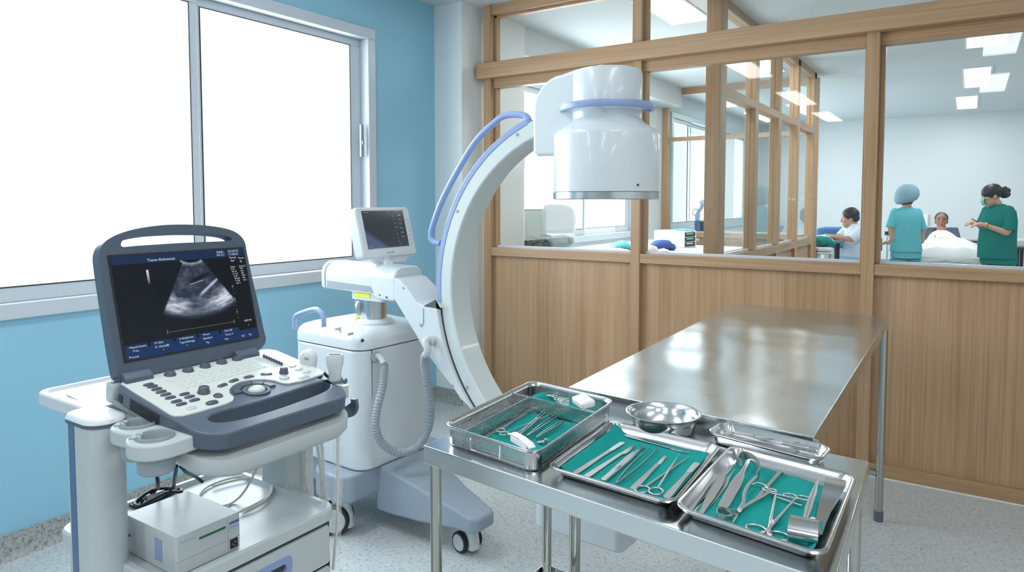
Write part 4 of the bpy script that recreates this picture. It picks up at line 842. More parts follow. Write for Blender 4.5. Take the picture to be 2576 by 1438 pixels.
# ------------------------------------------------------------------ things standing on / hanging from the cart
BX = thing('power_supply_box', 'light grey electronic box with a green slot and power socket on the cart tray', 'device', (-1.395, 0.815, 0.6725))
m = MB(); m.loft([rr(0.20, 0.146, 0.006, z, 3, -1.395, 0.815) for z in (0.673, 0.752)]); bo = obj('casing', m, 'plastic_light_grey', BX, world=True, bevel=0.003)
xf = -1.295
m = MB(); m.box(xf - 0.001, xf + 0.001, 0.792, 0.852, 0.730, 0.7345); obj('card_slot', m, 'print_green', bo, world=True, label='green card slot')
m = MB(); m.box(xf - 0.001, xf + 0.002, 0.862, 0.880, 0.680, 0.700); obj('power_socket', m, 'rubber_black', bo, world=True, bevel=0.001, label='black power socket')
m = MB(); m.cyl((xf, 0.866, 0.690), (xf + 0.0025, 0.866, 0.690), 0.0015); m.cyl((xf, 0.873, 0.693), (xf + 0.0025, 0.873, 0.693), 0.0015); m.cyl((xf, 0.871, 0.686), (xf + 0.0025, 0.871, 0.686), 0.0015); obj('socket_pins', m, 'chrome', bo, world=True)
m = MB(); m.box(xf - 0.001, xf + 0.0008, 0.862, 0.884, 0.722, 0.738); obj('label_plate', m, 'plastic_light_grey', bo, world=True)
XT = lambda y, z, s=1: Matrix(((0, 0, 1, xf + 0.0012), (1, 0, 0, y), (0, 1, 0, z), (0, 0, 0, 1)))
m = MB(); m.text('SONO', 0.0066, XT(0.8628, 0.7245)); m.box(xf, xf + 0.001, 0.862, 0.884, 0.7335, 0.738); obj('maker_label', m, 'print_blue', bo, world=True, fixn=False)
m = MB(); m.box(xf - 0.001, xf + 0.0004, 0.7425, 0.886, 0.7015, 0.7023); m.box(xf - 0.001, xf + 0.0004, 0.8572, 0.8578, 0.676, 0.748); obj('panel_line', m, 'plastic_grey', bo, world=True)
m = MB(); m.text('Power Control Unit', 0.004, XT(0.752, 0.738)); obj('small_print', m, 'plastic_grey', bo, world=True, fixn=False)
m = MB(); m.box(-1.37, -1.345, 0.7405, 0.742, 0.69, 0.735); obj('side_sticker', m, 'plastic_blue', bo, world=True); m = MB()
for p in ((-1.48, 0.7405, 0.70), (-1.47, 0.7405, 0.712)): m.cyl(p, (p[0], 0.743, p[2]), 0.003)
obj('screw', m, 'panel_seam', bo, world=True)
zt = 0.673
def T(px, py, z=zt + 0.004): return atz(px, py, z)
cab = [Vector((-1.33, 0.95, 0.925)), Vector((-1.34, 0.955, 0.88)), T(668, 1130, 0.80), T(640, 1190, 0.74), T(615, 1235, 0.70), T(590, 1260), T(560, 1272), T(520, 1268), T(500, 1250), T(520, 1225), T(570, 1205), T(620, 1197), T(660, 1200), T(682, 1222), T(672, 1248), T(640, 1268), T(610, 1282)]
m = MB(); m.tube(cr(cab, 8), 0.0030, 10); tag(obj('coiled_cable', m, 'cable_cream'), 'cream cable hanging from the console and looped on the cart tray', 'cable')
cab2 = [T(602, 1290), T(650, 1272), T(680, 1245), T(684, 1220), T(660, 1205), T(620, 1205), T(575, 1214), T(535, 1226)]
m = MB(); m.tube(cr([p + Vector((0, 0, 0.003)) for p in cab2], 8), 0.0028, 10); tag(obj('coiled_cable', m, 'cable_cream'), 'short cream cable loop beside the grey electronic box', 'cable')
for i, (pp, lab) in enumerate((([atx(393, 1185, -1.50), atx(398, 1222, -1.53), T(396, 1228, 0.70), T(372, 1250), T(350, 1268), T(350, 1272)], 'black cable dropping from under the front of the cup holders'),
                ([atx(444, 1172, -1.46), atx(440, 1200, -1.52), T(434, 1226, 0.70), T(400, 1232), T(370, 1250), T(362, 1268), T(345, 1276)], 'black cable dropping straight down between the cup holders and the tray'),
                ([atx(455, 1172, -1.50), atx(470, 1188, -1.53), T(494, 1200, 0.72), T(510, 1212, 0.70)], 'dark cable leaning back from the console neck to the tray rim'),
                ([T(300, 1270), T(320, 1268), T(345, 1276), T(350, 1278)], 'black cable lying on the left rim of the cart tray'),
                ([T(400, 1226), T(380, 1240), T(350, 1266), T(362, 1274), T(410, 1250), T(448, 1230), T(455, 1236), T(420, 1238, 0.69), T(385, 1256, 0.69), T(352, 1272, 0.684), T(340, 1262, 0.684), T(385, 1232, 0.69), T(440, 1226, 0.69)], 'bundled black cable loop lying behind the electronic box'))):
    m = MB(); m.tube(cr(pp, 8), 0.0042, 10); tag(obj('power_cable', m, 'cable_black'), lab, 'cable', 'black cables behind the electronic box')
# probes
PB = thing('ultrasound_probe', 'rounded white ultrasound probe lying in the rear holder', 'ultrasound probe', (-1.36, 1.142, 0.985), 0, 'ultrasound probes on the cart')
m = MB(); m.lathe([(0.010, -0.045), (0.011, -0.01), (0.014, 0.015), (0.021, 0.030), (0.025, 0.045), (0.024, 0.056), (0.016, 0.066), (0, 0.069)], (0, 0, 0), 24, Ry(radians(-14)), 1.0, 0.8); obj('housing', m, 'plastic_white', PB, ang=60)
m = MB(); m.box(0.000, 0.012, -0.0215, -0.0185, 0.046, 0.052); obj('marker', m, 'plastic_grey', PB)
PB = thing('ultrasound_probe', 'white ultrasound probe with a flat grey face standing in the front holder', 'ultrasound probe', (-1.275, 1.142, 0.985), 0, 'ultrasound probes on the cart')
m = MB(); m.loft([[Rz(0.5) @ p for p in rr(a, b, r, z, 5, 0, 0)] for a, b, r, z in ((0.020, 0.020, 0.009, -0.06), (0.024, 0.022, 0.010, -0.02), (0.030, 0.024, 0.011, 0.004), (0.030, 0.024, 0.011, 0.024), (0.040, 0.026, 0.012, 0.040), (0.042, 0.026, 0.010, 0.058), (0.038, 0.022, 0.008, 0.066))]); obj('housing', m, 'plastic_white', PB, ang=60)
m = MB(); m.loft([[Rz(0.5) @ p for p in rr(a, b, r, z, 5, 0, 0)] for a, b, r, z in ((0.030, 0.012, 0.004, 0.064), (0.028, 0.010, 0.004, 0.068))]); obj('lens', m, 'plastic_slate', PB)
m = MB(); m.tube(cr([(-1.335, 1.143, 0.985), (-1.322, 1.146, 0.998), (-1.31, 1.15, 0.99), (-1.298, 1.15, 0.995)], 4), 0.004, 8); tag(obj('probe_cable', m, 'cable_black'), 'short dark cable bridging the two ultrasound probes', 'cable')
gl = bpy.data.materials.new('clear_film'); gl.use_nodes = True; n_ = gl.node_tree.nodes; l_ = gl.node_tree.links; n_.remove(n_['Principled BSDF'])
t_ = n_.new('ShaderNodeBsdfTransparent'); g_ = n_.new('ShaderNodeBsdfPrincipled'); g_.inputs['Base Color'].default_value = (0.9, 0.93, 0.95, 1); g_.inputs['Roughness'].default_value = 0.15; mx_ = n_.new('ShaderNodeMixShader')
nz_ = n_.new('ShaderNodeTexNoise'); nz_.inputs['Scale'].default_value = 60; tc = n_.new('ShaderNodeTexCoord'); l_.new(tc.outputs['Object'], nz_.inputs['Vector']); mr_ = n_.new('ShaderNodeMapRange'); mr_.inputs[1].default_value = 0.3; mr_.inputs[2].default_value = 0.8; mr_.inputs[3].default_value = 0.04; mr_.inputs[4].default_value = 0.38; l_.new(nz_.outputs[0], mr_.inputs[0])
l_.new(mr_.outputs[0], mx_.inputs[0]); l_.new(t_.outputs[0], mx_.inputs[1]); l_.new(g_.outputs[0], mx_.inputs[2]); l_.new(mx_.outputs[0], n_['Material Output'].inputs[0]); MATS['clear_film'] = gl
HC = ((('leftmost', (763, 1085), (769, 1150), (768, 1200), (775, 1240)), 0.006, (1.165, 1.165)), (('second from the left', (785, 1078), (800, 1130), (806, 1180), (812, 1250)), 0.008, (1.16, 1.165)), (('third from the left', (808, 1068), (810, 1120), (815, 1190), (820, 1255)), 0.008, (1.15, 1.16)), (('rightmost and longest', (849, 1035), (850, 1110), (849, 1300), (842, 1380), (838, 1430)), 0.011, (1.145, 1.165)))
for (nm, *pp), rf, (ya, yb) in HC:
    t = thing('probe_cable', nm + ' of the cream probe cables in clear film hanging from the console', 'cable', aty(*pp[0], ya), 0, 'probe cables hanging right of the console')
    ps = [aty(*p, ya + (yb - ya) * i / (len(pp) - 1)) for i, p in enumerate(pp)]; ps[0].z += 0.03
    ps = cr(ps, 8); m = MB(); m.tube(ps, 0.0034, 8); obj('cable', m, 'cable_cream', t, world=True)
    random.seed(len(nm)); m = MB(); m.tube([p + Vector((random.uniform(-.002, .002), random.uniform(-.002, .002), 0)) for p in ps[3:]], [rf * (0.8 + 0.18 * random.random() + 0.5 * i / len(ps)) for i in range(len(ps) - 3)], 9); obj('film_sleeve', m, 'clear_film', t, world=True, label='clear crinkled film sleeve')
# ================================================================== STEEL TABLES
def quad_inset(Q, d):
    c = sum((Vector(q) for q in Q), Vector((0, 0))) / 4; return [Vector(q) - (Vector(q) - c).normalized() * d for q in Q]
def table_top(name, Q, zt, hgt, parent, t=0.0035):
    Q = [Vector(q) for q in Q]; I = quad_inset(Q, t * 1.6); m = MB()
    L = [[Vector((q.x, q.y, z)) for q in R] for R, z in ((I, zt - hgt), (Q, zt - hgt), (Q, zt), (I, zt - t))]
    m.loft([[Vector((q.x, q.y, zt - hgt)) for q in I], [Vector((q.x, q.y, zt - hgt)) for q in Q], [Vector((q.x, q.y, zt)) for q in Q]], cap0=False, cap1=True)
    m.loft([[Vector((q.x, q.y, zt - hgt)) for q in I], [Vector((q.x, q.y, zt - t)) for q in I]], cap0=False, cap1=True)
    return obj(name, m, 'table_steel', parent, world=True, bevel=0.0022, seg=2)
ZB, ZS = 0.890, 0.855
big = [atz(*p, ZB).xy for p in ((1431, 972), (2048, 1098), (2237, 797), (1851, 762))]
BT = thing('operating_table', 'long bare stainless steel table reflecting the room, behind the instrument trays', 'steel table', (sum(q.x for q in big) / 4, sum(q.y for q in big) / 4, 0))
table_top('table_top', big, ZB, 0.042, BT)
legs = [(-0.945, 1.760), (-0.290, 1.705), (-0.300, 3.411), (-0.925, 3.42)]
for x, y in legs:
    m = MB(); m.cyl((x, y, 0.03), (x, y, ZB - 0.03), 0.0165, seg=24); lg = obj('leg', m, 'leg_steel', BT, world=True)
    m = MB(); m.lathe([(0.019, 0.0), (0.0195, 0.045), (0.017, 0.047), (0, 0.047)], (x, y, 0), 24); obj('foot_cap', m, 'rubber_grey', lg, world=True, label='grey rubber foot cap')
for (a, b) in ((1, 0), (2, 3)):
    m = MB(); m.cyl((*legs[a], 0.215), (*legs[b], 0.215), 0.0125, seg=16)
    for k, s in ((a, 1), (b, -1)): m.cyl((legs[k][0] - 0.016 * s, legs[k][1], 0.215), (legs[k][0] - 0.04 * s, legs[k][1], 0.215), 0.0165, seg=20)
    obj('cross_rail', m, 'leg_steel', BT, world=True)
mid = lambda a, b: ((a[0] + b[0]) / 2, (a[1] + b[1]) / 2, 0.215)
m = MB(); m.cyl(mid(legs[0], legs[1]), mid(legs[3], legs[2]), 0.0125, seg=16); obj('long_rail', m, 'leg_steel', BT, world=True)
FLs = atz(1065, 1120, ZS).xy; FRs = atz(2100, 1464, ZS).xy; BRs = atz(2189, 1157, ZS).xy
bk = atz(1550, 1024, ZS).xy; dirb = (bk - BRs).normalized(); BLs = BRs + dirb * 0.905
BRs = BRs - Vector((0, 0.008)); BLs = Vector((BLs.x + 0.012, BLs.y - 0.008))
IT = thing('instrument_table', 'lower steel instrument table in front carrying the trays and the bowl', 'steel table', ((FLs.x + FRs.x) / 2, (FLs.y + BRs.y) / 2, 0))
table_top('table_top', [FLs, FRs, BRs, BLs], ZS, 0.042, IT)
lg2 = [(-1.026, 1.222), (-0.185, 1.120), (-0.190, 1.640), (-1.000, 1.690)]
for x, y in lg2:
    m = MB(); m.cyl((x, y, 0.0), (x, y, ZS - 0.03), 0.0135, seg=24); obj('leg', m, 'leg_steel', IT, world=True)
    m = MB(); m.cyl((x, y, 0.0), (x, y, 0.03), 0.0165, seg=20); obj('foot_cap', m, 'rubber_grey', IT, world=True)
S4 = [Vector((-1.040, 1.21)), Vector((-0.172, 1.10)), Vector((-0.176, 1.655)), Vector((-1.018, 1.708))]
m = MB(); m.loft([[Vector((q.x, q.y, z)) for q in S4] for z in (0.328, 0.33)]); I4 = quad_inset(S4, 0.003)
m.loft([[Vector((q.x, q.y, z)) for q in R] for R, z in ((S4, 0.33), (S4, 0.352), (I4, 0.352), (I4, 0.33))], cap0=False, cap1=False); obj('lower_shelf', m, 'table_steel', IT, world=True)

# ------------------------------------------------------------------ trays
class Skew:
    """table-plane frame whose two directions follow the tray sides"""
    def __init__(s, cx, cy, a, b, z):
        a, b = radians(a), radians(b); s.M = Matrix(((cos(a), cos(b), 0, cx), (sin(a), sin(b), 0, cy), (0, 0, 1, z), (0, 0, 0, 1))); s.I = s.M.inverted(); s.z = z
    def loc(s, px, py, z): p = s.I @ atz(px, py, z); return p
def tray(root, F, w, d, hgt, r, flare=0.012, rim=0.006, t=0.0015, mat='tray_steel'):
    m = MB(); n = 8
    lo = [rr(w - 2 * rim - 2 * flare - 2 * t - 0.008, d - 2 * rim - 2 * flare - 2 * t - 0.008, r * 0.7, 0.0, n), rr(w - 2 * rim - 2 * flare, d - 2 * rim - 2 * flare, r * 0.85, 0.005, n), rr(w - 2 * rim, d - 2 * rim, r, hgt - 0.003, n), rr(w, d, r + rim, hgt - 0.004, n), rr(w + 0.002, d + 0.002, r + rim, hgt - 0.001, n),
          rr(w - 0.001, d - 0.001, r + rim, hgt + 0.001, n), rr(w - 2 * rim - t, d - 2 * rim - t, r, hgt + 0.001, n), rr(w - 2 * rim - 2 * t, d - 2 * rim - 2 * t, r, hgt - 0.003, n), rr(w - 2 * rim - 2 * flare - 2 * t, d - 2 * rim - 2 * flare - 2 * t, r * 0.85, 0.006, n), rr(w - 2 * rim - 2 * flare - 0.010, d - 2 * rim - 2 * flare - 0.010, r * 0.7, 0.0015, n)]
    m.loft([[F.M @ p for p in q] for q in lo]); return obj('tray_body', m, mat, root, world=True, ang=55)
def cloth(F, u0, u1, v0, v1, zf, label, name='surgical_cloth', mat='cloth_teal', seed=1, lift=None, amp=0.0012, cut=None, group='teal cloths in the trays'):
    m = MB(); nu, nv = 46, 46; V = []
    for j in range(nv + 1):
        row = []
        for i in range(nu + 1):
            u = u0 + (u1 - u0) * i / nu; v = v0 + (v1 - v0) * j / nv
            if cut: u, v = cut(u, v, i / nu, j / nv)
            z = zf + amp * (1 + mnoise.noise(Vector((u * 22, v * 22, seed))) + 0.6 * mnoise.noise(Vector((u * 60, v * 40, seed + 3))))
            if lift: z += lift(u, v, i / nu, j / nv)
            row.append(m.bm.verts.new(F.M @ Vector((u, v, z))))
        V.append(row)
    for j in range(nv):
        for i in range(nu): m.face([V[j][i], V[j][i + 1], V[j + 1][i + 1], V[j + 1][i]])
    return tag(obj(name, m, mat, ang=180, solid=0.0006), label, 'cloth', group)

# -- perforated basket
FB = Skew(-0.886, 1.431, -8, 94, ZS); W, D, H = 0.290, 0.452, 0.050
BK = thing('perforated_basket', 'deep perforated steel basket with a wire handle at the left end of the instrument table', 'instrument basket', (-0.886, 1.431, ZS))
def wall_uv(m):
    uv = m.bm.loops.layers.uv.verify()
    for f in m.bm.faces:
        n = f.normal; f.normal_update(); n = f.normal
        for l in f.loops:
            c = l.vert.co
            l[uv].uv = (c.x, c.y) if abs(n.z) > 0.7 else ((c.y, c.z) if abs(n.x) > abs(n.y) else (c.x, c.z))
def perf(name, loops_or_fn, root, F, label=None):
    m = MB(); loops_or_fn(m); m.bm.normal_update(); wall_uv(m); m.xf(F.M); return obj(name, m, ['perforated', 'tray_steel'], root, world=True, fixn=False, label=label)
def bw(m):
    lo = [rr(W - 0.016, D - 0.016, 0.030, z, 8) for z in (0.006, 0.044)]; V = [[m.bm.verts.new(p) for p in lp] for lp in lo]; n = len(V[0])
    for i in range(n):
        j = (i + 1) % n; f = m.face([V[0][i], V[0][j], V[1][j], V[1][i]]); f.material_index = 0 if (lo[0][i] - lo[0][j]).length > 0.05 else 1
    b = [m.bm.verts.new(p) for p in rr(W - 0.022, D - 0.022, 0.028, 0.002, 8)]; f = m.face(b); f.material_index = 0
    for i in range(n): j = (i + 1) % n; f = m.face([b[i], b[j], V[0][j], V[0][i]]); f.material_index = 1
perf('basket_wall', bw, BK, FB, 'perforated steel wall with plain corners')
m = MB(); m.loft([[FB.M @ p for p in q] for q in (rr(W - 0.018, D - 0.018, 0.030, 0.040, 8), rr(W - 0.012, D - 0.012, 0.032, 0.0415, 8), rr(W - 0.002, D - 0.002, 0.036, 0.046, 8), rr(W, D, 0.037, 0.0485, 8), rr(W - 0.004, D - 0.004, 0.035, 0.0505, 8), rr(W - 0.012, D - 0.012, 0.032, 0.049, 8), rr(W - 0.020, D - 0.020, 0.029, 0.040, 8))], ring=True); obj('rim', m, 'tray_steel', BK, world=True, ang=70)
def b1(x, y): return (1100 + x / 4.794, 920 + y / 4.794)
dl = FB.loc(*b1(380, 745), ZS + 0.044); dc = FB.loc(*b1(1110, 370), ZS + 0.044); dx = (dl.x + dc.x) / 2; dy = dc.y
yf = -(D / 2 - 0.010)
for nm, pth in (('divider', [(dx, yf), (dx, dy)]), ('divider', [(-(W / 2 - 0.009), dy), (W / 2 - 0.009, dy)])):
    def dv(m, p=pth): V = [m.bm.verts.new((x, y, z)) for (x, y), z in ((p[0], 0.004), (p[1], 0.004), (p[1], 0.042), (p[0], 0.042))]; m.face(V)
    q = perf(nm, dv, BK, FB)
    m = MB(); m.tube([FB.M @ Vector((*pth[0], 0.0425)), FB.M @ Vector((*pth[1], 0.0425))], 0.0017, 8); obj('divider_edge', m, 'tray_steel', q, world=True)
yw = -(D / 2 - 0.005); hx0, hx1 = FB.loc(*b1(385, 880), ZS + 0.036).x, FB.loc(*b1(800, 965), ZS + 0.036).x
hp_ = [(hx0, yw, 0.036), (hx0, yw - 0.004, 0.030), (hx0 + 0.002, yw - 0.005, 0.016), (hx0 + 0.006, yw - 0.005, 0.012), (hx1 - 0.004, yw - 0.005, 0.012), (hx1, yw - 0.005, 0.016), (hx1 + 0.001, yw - 0.004, 0.034), (hx1 - 0.003, yw, 0.039)]
m = MB(); m.tube([FB.M @ Vector(p) for p in hp_], 0.0016, 8); obj('wire_handle', m, 'chrome', BK, world=True)
ZF = ZS + 0.005
cloth(FB, dx + 0.012, W / 2 - 0.018, yf + 0.02, dy - 0.006, 0.004, 'teal cloth under the scissors in the large compartment of the basket', seed=4, amp=0.0015)
cloth(FB, dx - 0.02, W / 2 - 0.03, dy + 0.006, D / 2 - 0.014, 0.004, 'teal cloth folded in the rear compartment of the basket', seed=9, amp=0.003, lift=lambda u, v, a, b: 0.022 * max(0, 1 - a * 3) + 0.006 * math.sin(a * 14))
# -- trays two and three, narrow dish, bowl
F2 = Skew(-0.580, 1.362, -5, 93, ZS); T2 = thing('instrument_tray', 'shallow steel tray with teal cloth and scalpels in the middle of the table', 'instrument tray', (-0.58, 1.362, ZS), 0, 'shallow steel trays')
tray(T2, F2, 0.286, 0.354, 0.022, 0.026)
F3 = Skew(-0.2985, 1.327, -9, 90.5, ZS); T3 = thing('instrument_tray', 'shallow steel tray with retractors and open clamps at the right front corner of the table', 'instrument tray', (-0.2985, 1.327, ZS), 0, 'shallow steel trays')
tray(T3, F3, 0.262, 0.374, 0.024, 0.026)
FK = Skew(-0.368, 1.603, -11, 86, ZS); T4 = thing('instrument_dish', 'narrow deep steel dish holding loose instruments behind the right tray', 'instrument tray', (-0.368, 1.603, ZS))
tray(T4, FK, 0.262, 0.112, 0.028, 0.026, flare=0.006)
cloth(F2, -0.120, 0.120, -0.154, 0.146, 0.0035, 'teal cloth under the row of scalpels in the middle tray', seed=2, lift=lambda u, v, a, b: 0.012 * max(0, 1 - a * 9) + 0.010 * max(0, (b - 0.90) * 10) * (max(0, 1 - a * 5) + 0.35 * max(0, (a - 0.8) * 5)) + 0.006 * max(0, 1 - b * 20))
cloth(F3, -0.104, 0.106, -0.158, 0.150, 0.0035, 'teal cloth under the retractors and clamps in the right tray', seed=5, amp=0.0016, lift=lambda u, v, a, b: 0.008 * max(0, 1 - (1 - a) * 14) * (1 + 0.5 * math.sin(b * 24)) + 0.012 * max(0, (b - 0.92) * 12) * max(0, 1 - a * 4), cut=lambda u, v, a, b: (u - 0.012 * a * max(0, (b - 0.55)) * 2 + 0.003 * math.sin(b * 30) * a, v - 0.012 * a * b))
BO = thing('steel_bowl', 'round stainless steel bowl between the trays and the long table', 'bowl', (-0.616, 1.604, ZS + 0.0005))
m = MB(); m.lathe([(0, 0.0), (0.066, 0.0), (0.070, 0.003), (0.079, 0.030), (0.084, 0.0445), (0.0905, 0.046), (0.092, 0.0475), (0.090, 0.0485), (0.084, 0.0468), (0.078, 0.030), (0.069, 0.0045), (0.062, 0.0015), (0, 0.0015)], (0, 0, 0), 64); obj('bowl_body', m, 'chrome', BO, ang=60)
m = MB(); m.loft([rr(0.05, 0.035, 0.012, z, 5, 0, 0) for z in (0.0015, 0.012)]); tag(obj('gauze_block', m, 'white_gloss_block', bevel=0.003), 'small white block lying in the round steel bowl', 'gauze').location = (-0.610, 1.612, ZS)
m = MB(); m.loft([[Vector((x, y, z)) for x, y in ((-.028, -.02), (.028, -.02), (.028, .02), (-.028, .02))] for z in (0.0, 0.02)]); cp = obj('plastic_box', m, 'white_gloss_block', bevel=0.006, seg=3); tag(cp, 'white plastic box lying on the rear divider of the basket', 'plastic box')
q = FB.M @ FB.loc(*b1(1800, 470), ZS + 0.045); cp.location = (q.x - 0.006, q.y - 0.004, ZS + 0.0445); cp.rotation_euler = (0.15, 0.1, radians(-30))
m = MB(); m.strip([(-0.040, 0, 0.004), (-0.03, 0, 0.008), (0, 0, 0.009), (0.03, 0, 0.006), (0.040, 0, 0.0)], 0.018, 0.004); m.box(-0.03, 0.03, -0.009, -0.006, -0.008, 0.006); cp = obj('plastic_clip', m, 'white_gloss_block', bevel=0.0015); tag(cp, 'white plastic clip hooked over the front rim of the basket', 'plastic clip')
q = atz(*b1(1015, 935), ZS + 0.048); cp.location = (q.x, q.y, ZS + 0.052); cp.rotation_euler = (0, 0.06, radians(-22))

# ------------------------------------------------------------------ instruments (built along +x, tip at the far end)
def lay(name, p0, p1, z, label, fn, cat='surgical instrument', group=None, tilt=0.0):
    a, b = atz(*p0, z), atz(*p1, z); d = b - a
    t = thing(name, label, cat, (a.x, a.y, z), atan2(d.y, d.x), group)
    if tilt: t.rotation_euler = (0, -tilt, atan2(d.y, d.x))
    fn(t, d.length); return t
IM = 'instrument_steel'
def sym(pts): return [(x, y) for x, y in pts] + [(x, -y) for x, y in reversed(pts)]
def handle_blade(kind):
    def f(t, L):
        h_ = L * (0.72 if kind != 'spatula' else 0.70)
        o = sym([(0, 0.0040), (0.003, 0.0066), (0.012, 0.0074), (h_ * 0.35, 0.0064), (h_ * 0.75, 0.0044), (h_, 0.0048)])
        m = MB(); m.prism(o, 0, 0.0022); obj('handle', m, IM, t, bevel=0.0005)
        m = MB()
        if kind == 'blade': m.prism([(h_ - 0.004, -0.0035), (h_ + 0.004, -0.0055), (L - 0.006, -0.0045), (L, 0.001), (L - 0.004, 0.004), (h_ - 0.004, 0.0035)], 0.0004, 0.0014)
        elif kind == 'spatula': m.prism(sym([(h_ - 0.004, 0.0032), (h_ + 0.006, 0.0058), (L - 0.008, 0.0068), (L - 0.002, 0.0055), (L, 0.002)]), 0.0004, 0.0016)
        elif kind == 'curved': m.prism([(h_ - 0.004, -0.004), (h_ + 0.008, -0.009), (h_ + 0.024, -0.0085), (L - 0.004, -0.003), (L, 0.002), (L - 0.008, 0.0038), (h_ - 0.004, 0.004)], 0.0004, 0.0014)
        else: m.prism([(h_ - 0.003, -0.003), (h_ + 0.010, -0.0055), (L - 0.004, -0.003), (L, 0.003), (L - 0.010, 0.0045), (h_ - 0.003, 0.003)], 0.0004, 0.0012)
        obj('blade', m, 'chrome', t, bevel=0.0003)
    return f
def safety_scalpel(t, L):
    m = MB(); o = sym([(0, 0.003), (0.004, 0.0062), (L * 0.6, 0.0078), (L * 0.78, 0.0045)]); m.prism(o, 0, 0.006); obj('handle', m, IM, t, bevel=0.0018)
    m = MB(); m.prism(sym([(L * 0.30, 0.003), (L * 0.32, 0.0042), (L * 0.38, 0.0042), (L * 0.40, 0.002)]), 0.005, 0.0085); obj('slider', m, IM, t, bevel=0.001)
    m = MB(); m.prism([(L * 0.77, -0.0035), (L * 0.97, -0.0045), (L, -0.002), (L, 0.004), (L * 0.77, 0.0035)], 0.002, 0.0032); obj('blade', m, 'chrome', t)
def tweezers(spread=0.012, w=0.006, tipw=0.0015, teeth=False):
    def f(t, L):
        for s in (-1, 1):
            m = MB(); P = []; Wd = []
            for k in range(13):
                u = k / 12; y = s * (0.0010 + spread * (math.sin(pi * min(u * 1.15, 1) * 0.62)) * (1 - 0.25 * u)); P.append((L * u, y, 0.005)); Wd.append(w * (0.75 + 0.5 * math.sin(pi * u * 0.9)) * (1 - u) + tipw * u + 0.001)
            m.strip(P, 0.0014, 0.001, up=(0, 0, 1)); L_ = [];  m.bm.free(); m = MB()
            for k in range(13):
                x, y, z = P[k]; hh = Wd[k] / 2; L_.append([Vector((x, y - 0.0007, z - hh)), Vector((x, y + 0.0007, z - hh)), Vector((x, y + 0.0007, z + hh)), Vector((x, y - 0.0007, z + hh))])
            m.loft(L_); obj('arm', m, IM, t)
    return f
def forceps_flat(spread=0.006, wide=0.013):
    """thumb forceps lying on its side: two broad leaves, one above the other"""
    def f(t, L):
        for s in (0, 1):
            m = MB(); pts = sym([(0, 0.0045), (L * 0.10, 0.0045), (L * 0.30, wide / 2), (L * 0.62, wide / 2), (L * 0.74, wide * 0.30), (L * 0.84, 0.0018), (L * 0.97, 0.0010), (L, 0.0004)])
            m.prism(pts, 0, 0.0012); sh = spread * s
            for v in m.bm.verts: u = v.co.x / L; v.co.z += (0.0012 + sh * u) * s + 0.0006 * 0; v.co.y += s * 0.010 * u
            obj('leaf', m, IM, t, bevel=0.0002)
    return f
def ringed(open_=0.10, ring=0.0125, shaft=0.0024, jaw=0.34, ell=1.15, jawt=0.0028):
    def f(t, L):
        px = L * (1 - jaw)
        for s in (-1, 1):
            th = s * open_; c_, s_ = cos(th), sin(th)
            def R(x, y): x -= px; return (px + x * c_ - y * s_, x * s_ + y * c_)
            m = MB(); z = 0.003 + 0.0012 * s; rc = R(0.004, s * 0.002 - s * ring * 0.2)
            P = [R(ring * 1.6, 0), R(px * 0.5, 0), R(px * 0.85, 0), R(px, 0), R(px + (L - px) * 0.5, 0), R(L, 0)]
            m.tube(cr([(a, b, z) for a, b in P], 5), [shaft * (0.9 + 0.25 * (i > 12)) if i < 16 else max(0.0009, jawt * (1 - (i - 15) / 12)) for i in range(26)], 10)
            m.torus((*R(ring * 0.6, -s * ring * 0.55 * 0), z), ring, 0.0019, Rz(th), 26, 0.78, 8); obj('ring_arm', m, IM, t, ang=60)
        m = MB(); m.cyl((px, 0, 0), (px, 0, 0.0065), 0.0032); obj('pivot', m, IM, t)
    return f
ZT2 = ZS + 0.0065
def c2(x, y): return (1370 + x / 5.325, 1030 + y / 5.325)
g2 = 'instruments laid in a row in the middle tray'
lay('scalpel', c2(285, 808), c2(862, 415), ZT2, 'leftmost flat steel knife in the middle tray, with a short oval blade', handle_blade('blade'), 'scalpel', g2)
lay('scalpel', c2(408, 856), c2(1052, 440), ZT2, 'second flat steel knife from the left in the middle tray, with a rounded spatula tip', handle_blade('spatula'), 'scalpel', g2)
lay('scalpel', c2(552, 908), c2(1196, 485), ZT2, 'third flat steel knife in the middle tray, with a broad pointed curved blade', handle_blade('curved'), 'scalpel', g2)
lay('safety_scalpel', c2(785, 970), c2(1322, 500), ZT2, 'thick steel scalpel with a sliding thumb button in the middle tray', safety_scalpel, 'scalpel', g2)
lay('tweezers', c2(958, 1025), c2(1470, 535), ZT2, 'open pointed tweezers in the middle tray', tweezers(0.0105), 'tweezers', g2)
lay('scalpel', c2(1180, 1075), c2(1625, 622), ZT2, 'slim scalpel with a bright curved blade right of the open tweezers', handle_blade('thin'), 'scalpel', g2)
lay('surgical_scissors', c2(1375, 1125), c2(1865, 632), ZT2, 'closed scissors with two round finger rings in the middle tray', ringed(0.115, 0.0165, 0.0026, 0.42), 'scissors', g2)
lay('retractor_handle', c2(1625, 1190), c2(2045, 715), ZT2, 'broad flat slotted instrument at the right edge of the middle tray', handle_blade('spatula'), 'surgical instrument', g2)
lay('probe', c2(1080, 345), c2(1925, 585), ZT2, 'long slim probe lying across the back of the middle tray', handle_blade('thin'), 'surgical probe', g2)
